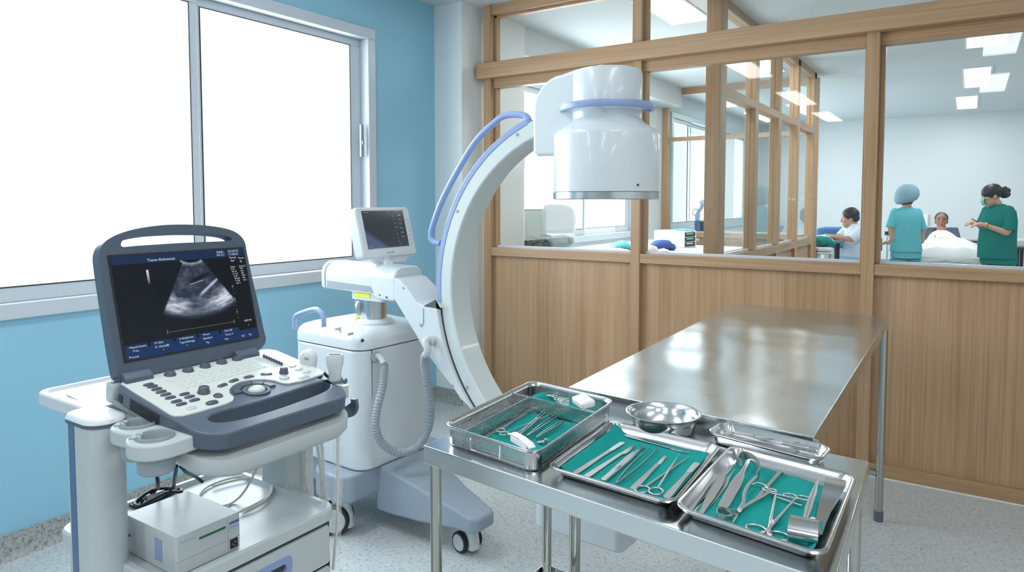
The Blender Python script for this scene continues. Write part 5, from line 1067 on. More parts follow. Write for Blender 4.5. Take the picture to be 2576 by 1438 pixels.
# basket contents
ZB1 = ZS + 0.009; gb = 'instruments in the perforated basket'
lay('surgical_scissors', b1(650, 790), b1(1250, 478), ZB1, 'leftmost ring-handled scissors in the large basket compartment', ringed(0.13, 0.0125, 0.0018, 0.3), 'scissors', gb)
lay('haemostat', b1(850, 850), b1(1330, 590), ZB1 + 0.005, 'ring-handled clamp lying over the scissors in the basket', ringed(0.12, 0.012, 0.0018, 0.3), 'clamp', gb)
lay('tweezers', b1(980, 885), b1(1395, 480), ZB1 + 0.002, 'long pointed tweezers in the middle of the basket', tweezers(0.004, 0.008), 'tweezers', gb)
lay('tweezers', b1(1085, 875), b1(1548, 540), ZB1, 'tweezers with a bent fine tip in the basket', tweezers(0.005, 0.007), 'tweezers', gb)
lay('tweezers', b1(1195, 900), b1(1522, 690), ZB1, 'short blunt tweezers nearest the right wall of the basket', tweezers(0.003, 0.009, 0.005), 'tweezers', gb)
def rod(mat=IM, r=0.0016, bend=0.0, tip=0.0):
    def f(t, L):
        m = MB(); m.tube(cr([(0, 0, 0.003), (L * 0.5, bend, 0.004), (L * 0.85, bend * 0.3, 0.006), (L, -bend, 0.010)], 6), [r * (1.6 if i < 7 else 1) for i in range(19)], 8); m.ball((0, 0, 0.003), r * 2.2, 10, 8)
        obj('shaft', m, mat, t, ang=60)
    return f
lay('curved_probe', b1(310, 705), b1(880, 395), ZB1, 'long curved rod in the narrow left compartment of the basket', rod('brass', 0.0018, 0.006), 'surgical instrument', gb)
lay('probe', b1(400, 725), b1(640, 590), ZB1, 'short steel rod in the narrow left compartment of the basket', rod(), 'surgical instrument', gb)
lay('towel_clip', b1(1360, 370), b1(1510, 438), ZB1 + 0.012, 'small gold-ended clip on the cloth in the rear compartment of the basket', ringed(0.16, 0.006, 0.0014, 0.4), 'clamp', gb)
lay('small_clip', b1(1240, 935), b1(1350, 895), ZB1, 'tiny steel clip by the front right corner of the basket', ringed(0.2, 0.005, 0.0012, 0.4), 'clamp', gb)
# right tray
ZT3 = ZS + 0.0070; g3 = 'instruments in the right tray'
def c3(x, y): return (1680 + x / 4.254, 1100 + y / 4.254)
lay('forceps', c3(250, 770), c3(600, 325), ZT3, 'leftmost broad-leaved forceps in the right tray', forceps_flat(0.008, 0.014), 'forceps', g3)
lay('forceps', c3(345, 830), c3(718, 342), ZT3, 'second broad-leaved forceps in the right tray', forceps_flat(0.007, 0.016), 'forceps', g3)
def paddle(t, L):
    m = MB(); m.prism(sym([(0, 0.007), (0.004, 0.0095), (L * 0.45, 0.0105), (L * 0.62, 0.008), (L * 0.72, 0.004), (L * 0.97, 0.0038), (L, 0.0026)]), 0.0, 0.0022)
    for v in m.bm.verts: v.co.z += 0.010 * (v.co.x / L) ** 1.5
    obj('blade', m, IM, t, bevel=0.0005)
lay('elevator', c3(590, 750), c3(868, 290), ZT3 + 0.004, 'flat paddle-handled elevator in the right tray', paddle, 'surgical instrument', g3)
# self retaining retractor with two curved blades
def W3(x, y, z=0.0): return atz(*c3(x, y), ZT3 + z)
RT = thing('speculum_retractor', 'hinged retractor with two curved blades left of the clamps in the right tray', 'retractor', W3(765, 775)); RT['group'] = g3
m = MB(); m.strip(cr([W3(750, 790, .004), W3(810, 690, .006), W3(820, 600, .008), W3(868, 500, .010), W3(955, 415, .012)], 5), [0.006] * 21, 0.0025); obj('arm', m, IM, RT, world=True, bevel=0.0006)
m = MB(); m.strip(cr([W3(955, 415, .012), W3(985, 345, .018), W3(930, 240, .022), W3(820, 190, .018), W3(755, 250, .008), W3(800, 310, .004)], 6), 0.0018, 0.018, up=(0, 0, 1)); obj('curved_blade', m, IM, RT, world=True, ang=60)
m = MB(); m.strip(cr([W3(720, 830, .003), W3(765, 775, .004), W3(900, 690, .006), W3(1045, 610, .008), W3(1095, 545, .009)], 5), [0.007] * 21, 0.0025); obj('arm', m, IM, RT, world=True, bevel=0.0006)
m = MB(); m.strip(cr([W3(745, 800, .003), W3(660, 800, .010), W3(560, 770, .012), W3(530, 830, .006), W3(600, 870, .003), W3(690, 850, .003)], 6), 0.0018, 0.012, up=(0, 0, 1)); obj('curved_blade', m, IM, RT, world=True, ang=60)
m = MB(); m.cyl(W3(765, 775, 0), W3(765, 775, .009), 0.004); obj('pivot', m, IM, RT, world=True); m = MB(); m.tube([W3(740, 830, .003), W3(700, 905, .003)], 0.0022, 8); obj('thumb_screw', m, IM, RT, world=True)
def hook(t, L):
    m = MB(); m.strip([(0, 0, 0.002), (L * 0.85, 0, 0.006), (L * 0.98, 0, 0.007), (L * 0.99, 0, 0.002), (L * 1.03, 0, 0.002)], [0.006, 0.0075, 0.009, 0.009, 0.009], 0.002); obj('blade', m, IM, t)
lay('hook_retractor', c3(950, 665), c3(1215, 385), ZT3, 'small flat retractor with a hooked end behind the clamp rings', hook, 'retractor', g3)
OC = thing('open_clamp', 'large open clamp with two big rings at the front of the right tray', 'clamp', W3(1120, 900)); OC['group'] = g3
for a, b, rc in (((1075, 1035), (1160, 575), (1195, 1052)), ((1045, 1020), (1370, 650), (945, 975))):
    m = MB(); A, B = W3(*a, .003), W3(*b, .005); m.tube([A, A.lerp(B, 0.3), A.lerp(B, 0.5), B], [0.0030, 0.0036, 0.0028, 0.0020], 10)
    R0 = W3(*rc, .003); m.torus(R0, 0.0165, 0.0021, Rz(radians(-10)), 28, 0.85, 8); m.tube([A, A.lerp(R0, 0.35)], [0.003, 0.0022], 8); obj('ring_arm', m, IM, OC, world=True, ang=60)
m = MB(); m.cyl(W3(1118, 895, 0), W3(1118, 895, .008), 0.0035); obj('pivot', m, IM, OC, world=True)
NH = thing('needle_holder', 'ring-handled clamp lying across the right tray behind the open clamp', 'clamp', W3(1250, 620)); NH['group'] = g3
m = MB(); A, B = W3(1080, 590, .006), W3(1400, 660, .006); m.tube([A, B], 0.0022, 8); m.torus(W3(1312, 622, .006), 0.0115, 0.0018, None, 24, 0.72, 8); obj('ring_arm', m, IM, NH, world=True, ang=60)
m = MB(); A, B = W3(1170, 640, .004), W3(1440, 730, .004); m.tube([A, B], 0.0020, 8); m.torus(W3(1455, 648, .006), 0.0125, 0.0018, None, 24, 0.72, 8); obj('ring_arm', m, IM, NH, world=True, ang=60)
m = MB(); m.torus(W3(1090, 560, .006), 0.0125, 0.0018, None, 24, 0.6, 8); m.tube(cr([W3(895, 505, .004), W3(960, 485, .008), W3(1040, 510, .008), W3(1085, 560, .006)], 4), 0.0018, 8); obj('locking_ring', m, IM, NH, world=True, ang=60)
BR_ = thing('curved_retractor', 'wide shiny steel retractor bent into a C, with a pointed handle, in the right tray', 'retractor', W3(1440, 1000)); BR_['group'] = g3
e = W3(1440, 1150); f_ = W3(1500, 760); dd = (f_ - e).normalized(); sd = Vector((dd.y, -dd.x, 0))
P = [e + dd * 0.012 + Vector((0, 0, .002)), e + dd * 0.001 + Vector((0, 0, .006)), e - dd * 0.003 + Vector((0, 0, .016)), e + dd * 0.003 + Vector((0, 0, .026)), e + dd * 0.020 + Vector((0, 0, .032)), e + dd * 0.040 + Vector((0, 0, .029)), e + dd * 0.056 + Vector((0, 0, .022)), e + dd * 0.070 + Vector((0, 0, .016))]
wd = [0.046, 0.046, 0.046, 0.046, 0.045, 0.043, 0.034, 0.010]; L = []; C_ = cr(P, 4)
m = MB()
for i, p in enumerate(C_):
    u = i / 4; k0 = min(int(u), 6); ww = wd[k0] + (wd[k0 + 1] - wd[k0]) * (u - k0); T = (C_[min(i + 1, len(C_) - 1)] - C_[max(i - 1, 0)]).normalized(); nn = sd.cross(T).normalized() * 0.0008
    L.append([p + sd * ww / 2 + nn, p - sd * ww / 2 + nn, p - sd * ww / 2 - nn, p + sd * ww / 2 - nn])
m.loft(L); obj('band', m, 'tray_steel', BR_, world=True, ang=50)
tip = W3(1612, 440, .012); st = C_[-1]; m = MB(); m.tube([st - dd * 0.004, st.lerp(tip, 0.25), st.lerp(tip, 0.6), tip], [0.004, 0.0062, 0.0055, 0.0008], 8, flat=0.6); obj('handle', m, IM, BR_, world=True)
m = MB(); m.cyl(st + sd * 0.008, st + sd * 0.016, 0.0045); obj('thumb_nut', m, IM, BR_, world=True)
BL_ = thing('blade_retractor', 'long tapering flat retractor with a curved wide end at the right of the right tray', 'retractor', W3(1700, 800)); BL_['group'] = g3
P = [W3(1612, 1035, .005), W3(1640, 900, .007), W3(1690, 740, .010), W3(1730, 640, .014), W3(1765, 560, .021), W3(1790, 490, .023), W3(1800, 440, .017)]
wd = [0.011, 0.017, 0.024, 0.030, 0.034, 0.037, 0.038]; L = []; C_ = cr(P, 4); dd = (P[-1] - P[0]).normalized(); sd = Vector((dd.y, -dd.x, 0)).normalized(); m = MB()
for i, p in enumerate(C_):
    u = i / 4; k0 = min(int(u), 5); ww = wd[k0] + (wd[k0 + 1] - wd[k0]) * (u - k0); T = (C_[min(i + 1, len(C_) - 1)] - C_[max(i - 1, 0)]).normalized(); nn = sd.cross(T).normalized() * 0.0008
    L.append([p + sd * ww / 2 + nn, p - sd * ww / 2 + nn, p - sd * ww / 2 - nn, p + sd * ww / 2 - nn])
m.loft(L); obj('blade', m, 'tray_steel', BL_, world=True, ang=50)
# dish contents
ZD = ZS + 0.013; gd = 'instruments in the narrow dish'
def c4(x, y): return (1550 + x / 4.519, 980 + y / 4.519)
lay('surgical_scissors', c4(1250, 490), c4(1790, 585), ZD, 'closed scissors at the left end of the narrow dish, rings to the left', ringed(0.11, 0.010, 0.0018, 0.4), 'scissors', gd)
lay('forceps', c4(1320, 555), c4(2080, 690), ZD + 0.004, 'long forceps lying along the narrow dish', forceps_flat(0.003, 0.008), 'forceps', gd)
lay('scalpel', c4(1870, 610), c4(2290, 700), ZD + 0.008, 'thick-handled knife at the right end of the narrow dish', safety_scalpel, 'scalpel', gd)
lay('haemostat', c4(2290, 610), c4(1890, 625), ZD + 0.004, 'clamp with its rings at the right end of the narrow dish', ringed(0.11, 0.009, 0.0018, 0.4), 'clamp', gd)
lay('towel_clip', c4(2280, 720), c4(2090, 690), ZD + 0.001, 'small clip by the front right corner of the narrow dish', ringed(0.15, 0.006, 0.0014, 0.4), 'clamp', gd)
# ================================================================== WARD BEHIND THE GLASS
VR, VF = _rt.copy(), Vector((-sin(YAW), cos(YAW), 0))          # image right / away from the viewer, on the floor
def ell(px, py, D, hw, hd, n=20, dz=0.0, off=0.0):
    c = dep(px, py, D) + VF * off; return [c + VR * (hw * cos(2 * pi * k / n)) + VF * (hd * sin(2 * pi * k / n)) + Vector((0, 0, dz)) for k in range(n)]
def J(px, py, D): return dep(px, py, D)
def hand(mb, wrist, dirv, side, up=Vector((0, 0, 1)), s=1.0, curl=0.35):
    """palm plus four unequal bent fingers and a thumb leaving the side of the palm"""
    d = dirv.normalized(); u = (up - d * up.dot(d)).normalized(); r = d.cross(u) * side
    mb.caps(wrist, wrist + d * 0.035 * s, 0.024 * s, 0.030 * s); c = wrist + d * 0.06 * s
    mb.caps(wrist + d * 0.03 * s + r * 0.018 * s, c + r * 0.022 * s, 0.017 * s, 0.016 * s); mb.caps(wrist + d * 0.03 * s - r * 0.018 * s, c - r * 0.022 * s, 0.017 * s, 0.015 * s)
    for k, ln in enumerate((0.070, 0.080, 0.074, 0.058)):
        b = c + r * (0.030 - 0.020 * k) * s; b2 = b + d * ln * 0.5 * s - u * ln * 0.10 * s; b3 = b2 + (d * cos(curl * 2) - u * sin(curl * 2)) * ln * 0.5 * s
        mb.caps(b, b2, 0.0092 * s, 0.0088 * s, 8); mb.caps(b2, b3, 0.0088 * s, 0.0078 * s, 8)
    t = wrist + d * 0.02 * s + r * 0.026 * s; t2 = t + (d * 0.5 + r * 0.75 - u * 0.2).normalized() * 0.034 * s; mb.caps(t, t2, 0.012 * s, 0.0105 * s, 8); mb.caps(t2, t2 + (d * 0.9 + r * 0.25 - u * 0.2).normalized() * 0.028 * s, 0.0105 * s, 0.009 * s, 8)
def head(mb, c, face, s=1.0, tilt=0.0):
    """skull, jaw, nose, ears and lips; face = horizontal direction looked at"""
    f = face.normalized(); sd = Vector((0, 0, 1)).cross(f); M = Matrix((f, sd, Vector((0, 0, 1)))).transposed().to_4x4() @ Ry(tilt)
    P = lambda x, y, z: Vector(c) + M.to_3x3() @ Vector((x * s, y * s, z * s))
    mb.ball(P(-0.005, 0, 0.025), (0.092 * s, 0.073 * s, 0.088 * s), 20, 14, M.to_3x3().to_4x4()); mb.ball(P(0.022, 0, -0.045), (0.064 * s, 0.055 * s, 0.066 * s), 18, 12, M.to_3x3().to_4x4())
    mb.ball(P(0.060, 0, -0.085), 0.024 * s, 12, 8); mb.caps(P(0.086, 0, 0.018), P(0.100, 0, -0.022), 0.007 * s, 0.011 * s, 8); mb.ball(P(0.083, 0, -0.055), (0.011 * s, 0.021 * s, 0.010 * s), 12, 8, M.to_3x3().to_4x4())
    for e in (-1, 1): mb.ball(P(-0.002, e * 0.073, -0.012), (0.017 * s, 0.008 * s, 0.030 * s), 10, 8, M.to_3x3().to_4x4()); mb.ball(P(0.066, e * 0.036, -0.018), 0.018 * s, 10, 8)
    return P, M.to_3x3().to_4x4()
def eyes(P, M, par, s=1.0):
    for e in (-1, 1):
        m = MB(); m.ball(P(0.080, e * 0.031, 0.012), (0.006 * s, 0.013 * s, 0.006 * s), 10, 8, M); obj('eye', m, 'rubber_black', par, world=True)
        m = MB(); m.caps(P(0.086, e * 0.016, 0.032), P(0.078, e * 0.048, 0.033), 0.0035 * s, 0.003 * s, 8); obj('eyebrow', m, 'hair_black', par, world=True)
def shoes(par, feet, mat='plastic_white'):
    for (p, d) in feet:
        m = MB(); m.loft([[Vector(p) + Rz(atan2(d.y, d.x)) @ q for q in rr(l, w_, w_ / 2 * 0.95, z, 6, cx, 0)] for l, w_, z, cx in ((0.245, 0.088, 0.0, 0.05), (0.25, 0.092, 0.03, 0.05), (0.21, 0.085, 0.055, 0.03), (0.11, 0.08, 0.085, -0.02))]); obj('shoe', m, mat, par, world=True, ang=60)

# ---- nurse in teal with a hair cap, seen from behind
D = 8.0; NA = thing('person', 'person in light teal scrubs and pale blue hair cap, seen from behind', 'person', (J(2280, 560, D).x, J(2280, 560, D).y, 0)); fz = lambda px, D_: Vector((J(px, 560, D_).x, J(px, 560, D_).y, 0))
fa = (VF * 0.65 + VR * 0.76); m = MB(); P, M_ = head(m, J(2283, 493, D), fa)
m.caps(J(2281, 512, D), J(2280, 530, D), 0.050, 0.054); m.loft([ell(2280, 528, D, 0.08, 0.06), ell(2279, 540, D, 0.135, 0.085), ell(2279, 570, D, 0.15, 0.10), ell(2279, 610, D, 0.14, 0.10), ell(2279, 640, D, 0.16, 0.115)])
m.caps(J(2250, 542, D), J(2241, 574, D), 0.036, 0.036); m.caps(J(2241, 574, D), J(2246, 602, D), 0.035, 0.032); m.caps(J(2246, 602, D), J(2262, 612, D - 0.0) + VF * 0.2, 0.032, 0.024)
m.caps(J(2309, 542, D), J(2319, 578, D), 0.036, 0.036); m.caps(J(2319, 578, D), J(2317, 607, D), 0.036, 0.033); m.caps(J(2317, 607, D), J(2324, 596, D) + VF * 0.16, 0.033, 0.024)
hand(m, J(2324, 596, D) + VF * 0.16, VF * 0.8 + VR * 0.2, 1); hand(m, J(2262, 612, D) + VF * 0.2, VF, -1)
for px in (2264, 2296): m.caps(Vector((*fz(px, D).xy, 0.80)), Vector((*fz(px, D).xy, 0.45)), 0.078, 0.055); m.caps(Vector((*fz(px, D).xy, 0.45)), Vector((*fz(px, D).xy, 0.07)), 0.052, 0.036); m.caps(Vector((*fz(px, D).xy, 0.07)), Vector((*fz(px, D).xy, 0.05)) + fa * 0.12, 0.036, 0.03)
bd = obj('body', m, 'skin', NA, world=True, remesh=0.0085)
m = MB(); m.loft([ell(2281, 521, D, 0.062, 0.060), ell(2281, 526, D, 0.105, 0.080), ell(2280, 533, D, 0.165, 0.100), ell(2279, 548, D, 0.170, 0.115), ell(2279, 575, D, 0.160, 0.12), ell(2279, 600, D, 0.160, 0.12), ell(2279, 625, D, 0.176, 0.13), ell(2279, 632, D, 0.178, 0.132)], cap0=False, cap1=False)
for a, b, r1, r2 in (((2252, 535), (2241, 572), 0.052, 0.054), ((2307, 535), (2319, 577), 0.052, 0.054)): m.tube([J(*a, D), J((a[0] + b[0]) / 2, (a[1] + b[1]) / 2, D), J(*b, D)], [r1, 0.055, r2], 16); m.ball(J(*a, D), 0.054, 14, 10)
obj('scrub_top', m, 'scrub_teal', bd, world=True, ang=70)
m = MB(); m.loft([ell(2279, 626, D, 0.165, 0.12), ell(2279, 648, D, 0.172, 0.125)], cap0=False)
for px in (2262, 2297): c = fz(px, D); m.tube([Vector((c.x, c.y, z)) for z in (0.76, 0.5, 0.1)], [0.088, 0.078, 0.070], 16)
obj('trousers', m, 'scrub_teal', bd, world=True, ang=70)
shoes(NA, [(fz(2264, D), fa), (fz(2296, D), fa)])
m = MB(); c = J(2284, 489, D); L = []
for r_, z in ((0.088, -0.092), (0.118, -0.070), (0.128, -0.030), (0.127, 0.010), (0.116, 0.050), (0.093, 0.088), (0.058, 0.114), (0.01, 0.124)):
    lp = []
    for k in range(28): a = 2 * pi * k / 28; q = r_ * (1 + 0.04 * sin(9 * a + z * 30)); lp.append(c + VR * (q * cos(a) - 0.012 + 0.12 * z) + VF * q * sin(a) * 0.95 + Vector((0, 0, z + (0.022 * cos(a) if z < 0 else 0))))
    L.append(lp)
m.loft(L); obj('hair_cap', m, 'cap_blue', bd, world=True, ang=80, label='puffy pale blue hair cap')
m = MB(); m.ball(J(2279, 506, D), (0.075, 0.075, 0.05), 16, 10); obj('hair', m, 'hair_black', bd, world=True)
# ---- nurse in dark green, profile to the left
D = 7.4; NB = thing('person', 'person in dark green scrubs with face mask and hair bun, holding a pen', 'person', (*fz(2510, D).xy, 0))
fb = (-VR); m = MB(); P, M_ = head(m, J(2494, 492, D), (-VR * 0.95 + VF * 0.15), 1.0, 0.30)
m.caps(J(2505, 508, D), J(2512, 524, D), 0.048, 0.055); m.loft([ell(2513, 520, D, 0.07, 0.09), ell(2514, 535, D, 0.11, 0.15), ell(2512, 570, D, 0.13, 0.155), ell(2512, 610, D, 0.135, 0.14), ell(2515, 650, D, 0.15, 0.15)])
m.caps(J(2512, 540, D) - VF * 0.14, J(2512, 570, D) - VF * 0.16, 0.046, 0.042); m.caps(J(2512, 570, D) - VF * 0.16, J(2503, 583, D) - VF * 0.17, 0.042, 0.036); m.caps(J(2503, 583, D) - VF * 0.17, J(2458, 565, D) - VF * 0.12, 0.036, 0.022)
m.caps(J(2500, 545, D) + VF * 0.14, J(2492, 572, D) + VF * 0.14, 0.042, 0.036); m.caps(J(2492, 572, D) + VF * 0.14, J(2458, 560, D) + VF * 0.02, 0.034, 0.022)
hand(m, J(2456, 564, D) - VF * 0.11, -VR * 0.95 + VF * 0.2 + Vector((0, 0, 0.05)), 1, s=0.95, curl=0.5); hand(m, J(2456, 560, D) + VF * 0.02, -VR * 0.95 - VF * 0.1, -1, s=0.95, curl=0.5)
for q in (-0.08, 0.08): c = fz(2516, D) + VF * q; m.caps(c + Vector((0, 0, 0.82)), c + Vector((0, 0, 0.45)), 0.085, 0.058); m.caps(c + Vector((0, 0, 0.45)), c + Vector((0, 0, 0.07)), 0.054, 0.036); m.caps(c + Vector((0, 0, 0.07)), c + Vector((0, 0, 0.05)) - VR * 0.12, 0.036, 0.03)
bd = obj('body', m, 'skin', NB, world=True, remesh=0.0085)
m = MB(); m.loft([ell(2510, 513, D, 0.058, 0.06), ell(2513, 519, D, 0.085, 0.11), ell(2515, 530, D, 0.135, 0.165), ell(2513, 555, D, 0.160, 0.175), ell(2510, 585, D, 0.172, 0.165), ell(2508, 615, D, 0.178, 0.165), ell(2508, 648, D, 0.182, 0.175)], cap0=False, cap1=False)
m.ball(J(2514, 530, D) - VF * 0.13, 0.06, 14, 10); m.ball(J(2506, 530, D) + VF * 0.13, 0.057, 14, 10); m.tube([J(2514, 530, D) - VF * 0.13, J(2514, 552, D) - VF * 0.16, J(2510, 578, D) - VF * 0.17], [0.058, 0.064, 0.064], 16); m.tube([J(2506, 530, D) + VF * 0.13, J(2500, 552, D) + VF * 0.15, J(2494, 566, D) + VF * 0.15], [0.055, 0.058, 0.058], 16)
obj('scrub_top', m, 'scrub_green', bd, world=True, ang=70)
m = MB(); m.loft([ell(2510, 636, D, 0.165, 0.16), ell(2512, 662, D, 0.170, 0.165)], cap0=False)
for q in (-0.085, 0.085): c = fz(2514, D) + VF * q; m.tube([Vector((c.x, c.y, z)) for z in (0.78, 0.5, 0.1)], [0.10, 0.085, 0.075], 16)
obj('trousers', m, 'scrub_green', bd, world=True, ang=70)
shoes(NB, [(fz(2516, D) - VF * 0.08, fb), (fz(2516, D) + VF * 0.08, fb)])
m = MB(); m.ball(P(-0.014, 0, 0.036), (0.102, 0.082, 0.090), 24, 14, M_ @ Ry(0.25)); m.ball(J(2527, 488, D), (0.055, 0.05, 0.045), 14, 10); m.ball(J(2534, 479, D), (0.032, 0.04, 0.030), 12, 8); m.ball(J(2518, 482, D), (0.06, 0.05, 0.05), 14, 10); m.ball(J(2528, 473, D), (0.022, 0.03, 0.022), 10, 8)
obj('hair', m, 'hair_black', bd, world=True, ang=80, label='dark hair gathered in a bun')
m = MB(); m.loft([[P(x, y * wy, z + zz) for y, zz in ((-1, 0), (-0.6, 0.006), (0, 0.012), (0.6, 0.006), (1, 0))] for x, wy, z in ((0.05, 0.068, 0.0), (0.09, 0.035, -0.005), (0.108, 0.030, -0.035), (0.098, 0.032, -0.075), (0.05, 0.058, -0.098))], cap0=False, cap1=False, closed=False); obj('face_mask', m, 'mask_teal', bd, world=True, solid=0.003, ang=80)
m = MB(); m.caps(J(2432, 550, D) - VF * 0.08, J(2452, 560, D) - VF * 0.10, 0.0045); tag(obj('pen', m, 'vinyl_navy'), 'dark pen held out by the person in dark green', 'pen')
m = MB(); m.torus(J(2461, 566, D) - VF * 0.12, 0.026, 0.007, Matrix((VF, Vector((0, 0, 1)), VR)).transposed().to_4x4(), 18); obj('wristwatch', m, 'brass', bd, world=True)
# ---- patient on a bed, facing the camera
D = 9.3; BD = thing('hospital_bed', 'white hospital bed with raised navy backrest on which the patient lies', 'bed', (*fz(2372, 8.6).xy, 0))
def bx(mb, px0, px1, py0, py1, D_, th):
    a, b, c, d = J(px0, py1, D_), J(px1, py1, D_), J(px1, py0, D_), J(px0, py0, D_); mb.loft([[a, b, c, d], [v + VF * th for v in (a, b, c, d)]])
m = MB(); p = [J(2326, 608, 9.0), J(2422, 608, 9.0), J(2412, 571, 9.45), J(2334, 571, 9.45)]; m.loft([p, [v + VF * 0.09 - Vector((0, 0, 0.03)) for v in p]]); obj('backrest', m, 'vinyl_navy', BD, world=True, bevel=0.02, label='navy padded backrest')
m = MB(); bc = fz(2386, 8.6)
BF_, BR2 = VF * 0.85 + VR * 0.53, VR * 0.85 - VF * 0.53
def bpt(x, y, z): return bc + BR2 * (x * 0.76) + BF_ * y + Vector((0, 0, z))
def bbox(mb, x0, x1, y0, y1, z0, z1): mb.loft([[bpt(x, y, z) for x, y in ((x0, y0), (x1, y0), (x1, y1), (x0, y1))] for z in (z0, z1)])
bbox(m, -0.36, 0.40, -0.75, 0.95, 0.66, 0.76); obj('mattress', m, 'vinyl_navy', BD, world=True, bevel=0.03)
m = MB(); bbox(m, -0.40, 0.44, -0.84, 1.0, 0.60, 0.655); obj('bed_frame', m, 'plastic_white', BD, world=True, bevel=0.01)
for sx in (-0.36, 0.40):
    for sy in (-0.78, 0.9):
        m = MB(); bbox(m, sx - 0.025, sx + 0.025, sy - 0.025, sy + 0.025, 0.0, 0.61); obj('leg', m, 'plastic_white', BD, world=True)
m = MB(); bbox(m, -0.42, 0.46, -0.90, -0.86, 0.50, 0.79); bbox(m, -0.30, 0.34, -0.905, -0.90, 0.62, 0.74); obj('footboard', m, 'plastic_white', BD, world=True, bevel=0.015)
for sx, nm in ((-0.43, 'rail'), (0.47, 'rail')):
    m = MB(); m.tube([bpt(sx, -0.4, 0.62), bpt(sx, -0.4, 0.86), bpt(sx, 0.5, 0.86), bpt(sx, 0.5, 0.62)], 0.014, 8); obj('side_rail', m, 'plastic_light_grey', BD, world=True)
D = 9.35; PT = thing('person', 'person lying in the bed under a white sheet, hands folded on the chest', 'person', (*fz(2369, 9.2).xy, 0))
m = MB(); hc = J(2368, 556, 9.35); P, M_ = head(m, hc, -VF * 0.85 - VR * 0.53, 1.0, -0.15)
m.caps(J(2368, 572, 9.35), J(2369, 584, 9.25), 0.055, 0.06); m.loft([ell(2369, 584, 9.25, 0.07, 0.06), ell(2369, 592, 9.2, 0.12, 0.09), ell(2370, 602, 9.05, 0.14, 0.10), ell(2372, 618, 8.9, 0.16, 0.12)])
m.caps(J(2350, 598, 9.1), J(2334, 616, 8.9), 0.040, 0.036); m.caps(J(2334, 616, 8.9), J(2366, 604, 8.70), 0.036, 0.026); m.caps(J(2390, 598, 9.1), J(2408, 614, 8.9), 0.040, 0.036); m.caps(J(2408, 614, 8.9), J(2384, 603, 8.70), 0.036, 0.026)
hand(m, J(2366, 602, 8.72), VR * 0.9 - VF * 0.2, 1, s=0.95); hand(m, J(2386, 602, 8.70), -VR * 0.9 - VF * 0.2, -1, s=0.95)
m.caps(bpt(-0.08, 0.1, 0.82), bpt(-0.10, -0.75, 0.80), 0.08, 0.05); m.caps(bpt(0.08, 0.1, 0.82), bpt(0.10, -0.75, 0.80), 0.08, 0.05)
bd = obj('body', m, 'skin_dark', PT, world=True, remesh=0.0085); eyes(P, M_, bd)
m = MB(); m.ball(P(-0.022, 0, 0.040), (0.088, 0.082, 0.084), 22, 14, M_); obj('hair', m, 'hair_black', bd, world=True, ang=80)
m = MB(); m.ball(P(0.088, 0, -0.056), (0.006, 0.020, 0.005), 10, 8, M_); obj('mouth', m, 'lip', bd, world=True)
m = MB(); m.loft([ell(2369, 579, 9.2, 0.05, 0.06), ell(2369, 584, 9.2, 0.105, 0.10), ell(2370, 591, 9.15, 0.150, 0.13), ell(2371, 601, 9.08, 0.195, 0.15), ell(2373, 611, 9.0, 0.25, 0.17), ell(2374, 622, 8.95, 0.28, 0.18)])
m.tube([J(2346, 600, 9.1), J(2336, 612, 8.95), J(2332, 617, 8.88)], [0.05, 0.055, 0.05], 14); m.tube([J(2396, 600, 9.1), J(2410, 611, 8.95), J(2413, 616, 8.86), J(2400, 612, 8.78)], [0.05, 0.058, 0.055, 0.045], 14)
obj('gown', m, 'cloth_white', bd, world=True, ang=80, label='white gown')
m = MB(); V = []
for j in range(31):
    v = j / 30; row = []
    for i in range(37):
        u = i / 36 * 2 - 1; hgt = 0.20 * max(0, 1 - abs(u) ** 2.4) * (0.85 - 0.35 * v + 0.25 * math.exp(-((v - 0.55) / 0.18) ** 2)); drop = 0.30 * max(0, (abs(u) - 0.80) / 0.20) ** 1.3
        z = 0.80 + hgt - drop * (0.7 + 0.4 * v) + 0.018 * mnoise.noise(Vector((u * 5, v * 9, 2))) + 0.010 * mnoise.noise(Vector((u * 12, v * 16, 5)))
        if v > 0.93: z -= (v - 0.93) * 2.2
        row.append(m.bm.verts.new(bpt(0.02 + u * (0.49 + 0.10 * v), 0.28 - v * 1.20, z)))
    V.append(row)
for j in range(30):
    for i in range(36): m.face([V[j][i], V[j + 1][i], V[j + 1][i + 1], V[j][i + 1]])
tag(obj('blanket', m, 'cloth_white', ang=180, solid=0.006), 'white blanket draped over the patient in the bed', 'blanket')
# ---- seated person in white, profile to the left
D = 8.3; PS = thing('person', 'person in a white coat sitting at a desk, seen from the side', 'person', (*fz(2150, D).xy, 0))
m = MB(); P, M_ = head(m, J(2137, 549, D), -VR * 0.95 + VF * 0.25, 1.0, 0.2)
m.caps(J(2144, 560, D), J(2150, 572, D), 0.05, 0.055); m.loft([ell(2152, 566, D, 0.08, 0.10), ell(2155, 578, D, 0.11, 0.17), ell(2157, 605, D, 0.12, 0.16), ell(2156, 640, D, 0.13, 0.16), ell(2155, 660, D, 0.15, 0.18)])
m.caps(J(2150, 578, D) - VF * 0.15, J(2128, 600, D) - VF * 0.17, 0.045, 0.038); m.caps(J(2128, 600, D) - VF * 0.17, J(2088, 594, D) - VF * 0.10, 0.036, 0.024); m.caps(J(2148, 578, D) + VF * 0.15, J(2128, 598, D) + VF * 0.12, 0.042, 0.036); m.caps(J(2128, 598, D) + VF * 0.12, J(2090, 593, D) + VF * 0.06, 0.034, 0.022)
hand(m, J(2088, 594, D) - VF * 0.10, -VR, 1, s=0.95); hand(m, J(2090, 593, D) + VF * 0.06, -VR, -1, s=0.95)
sc = fz(2155, D)
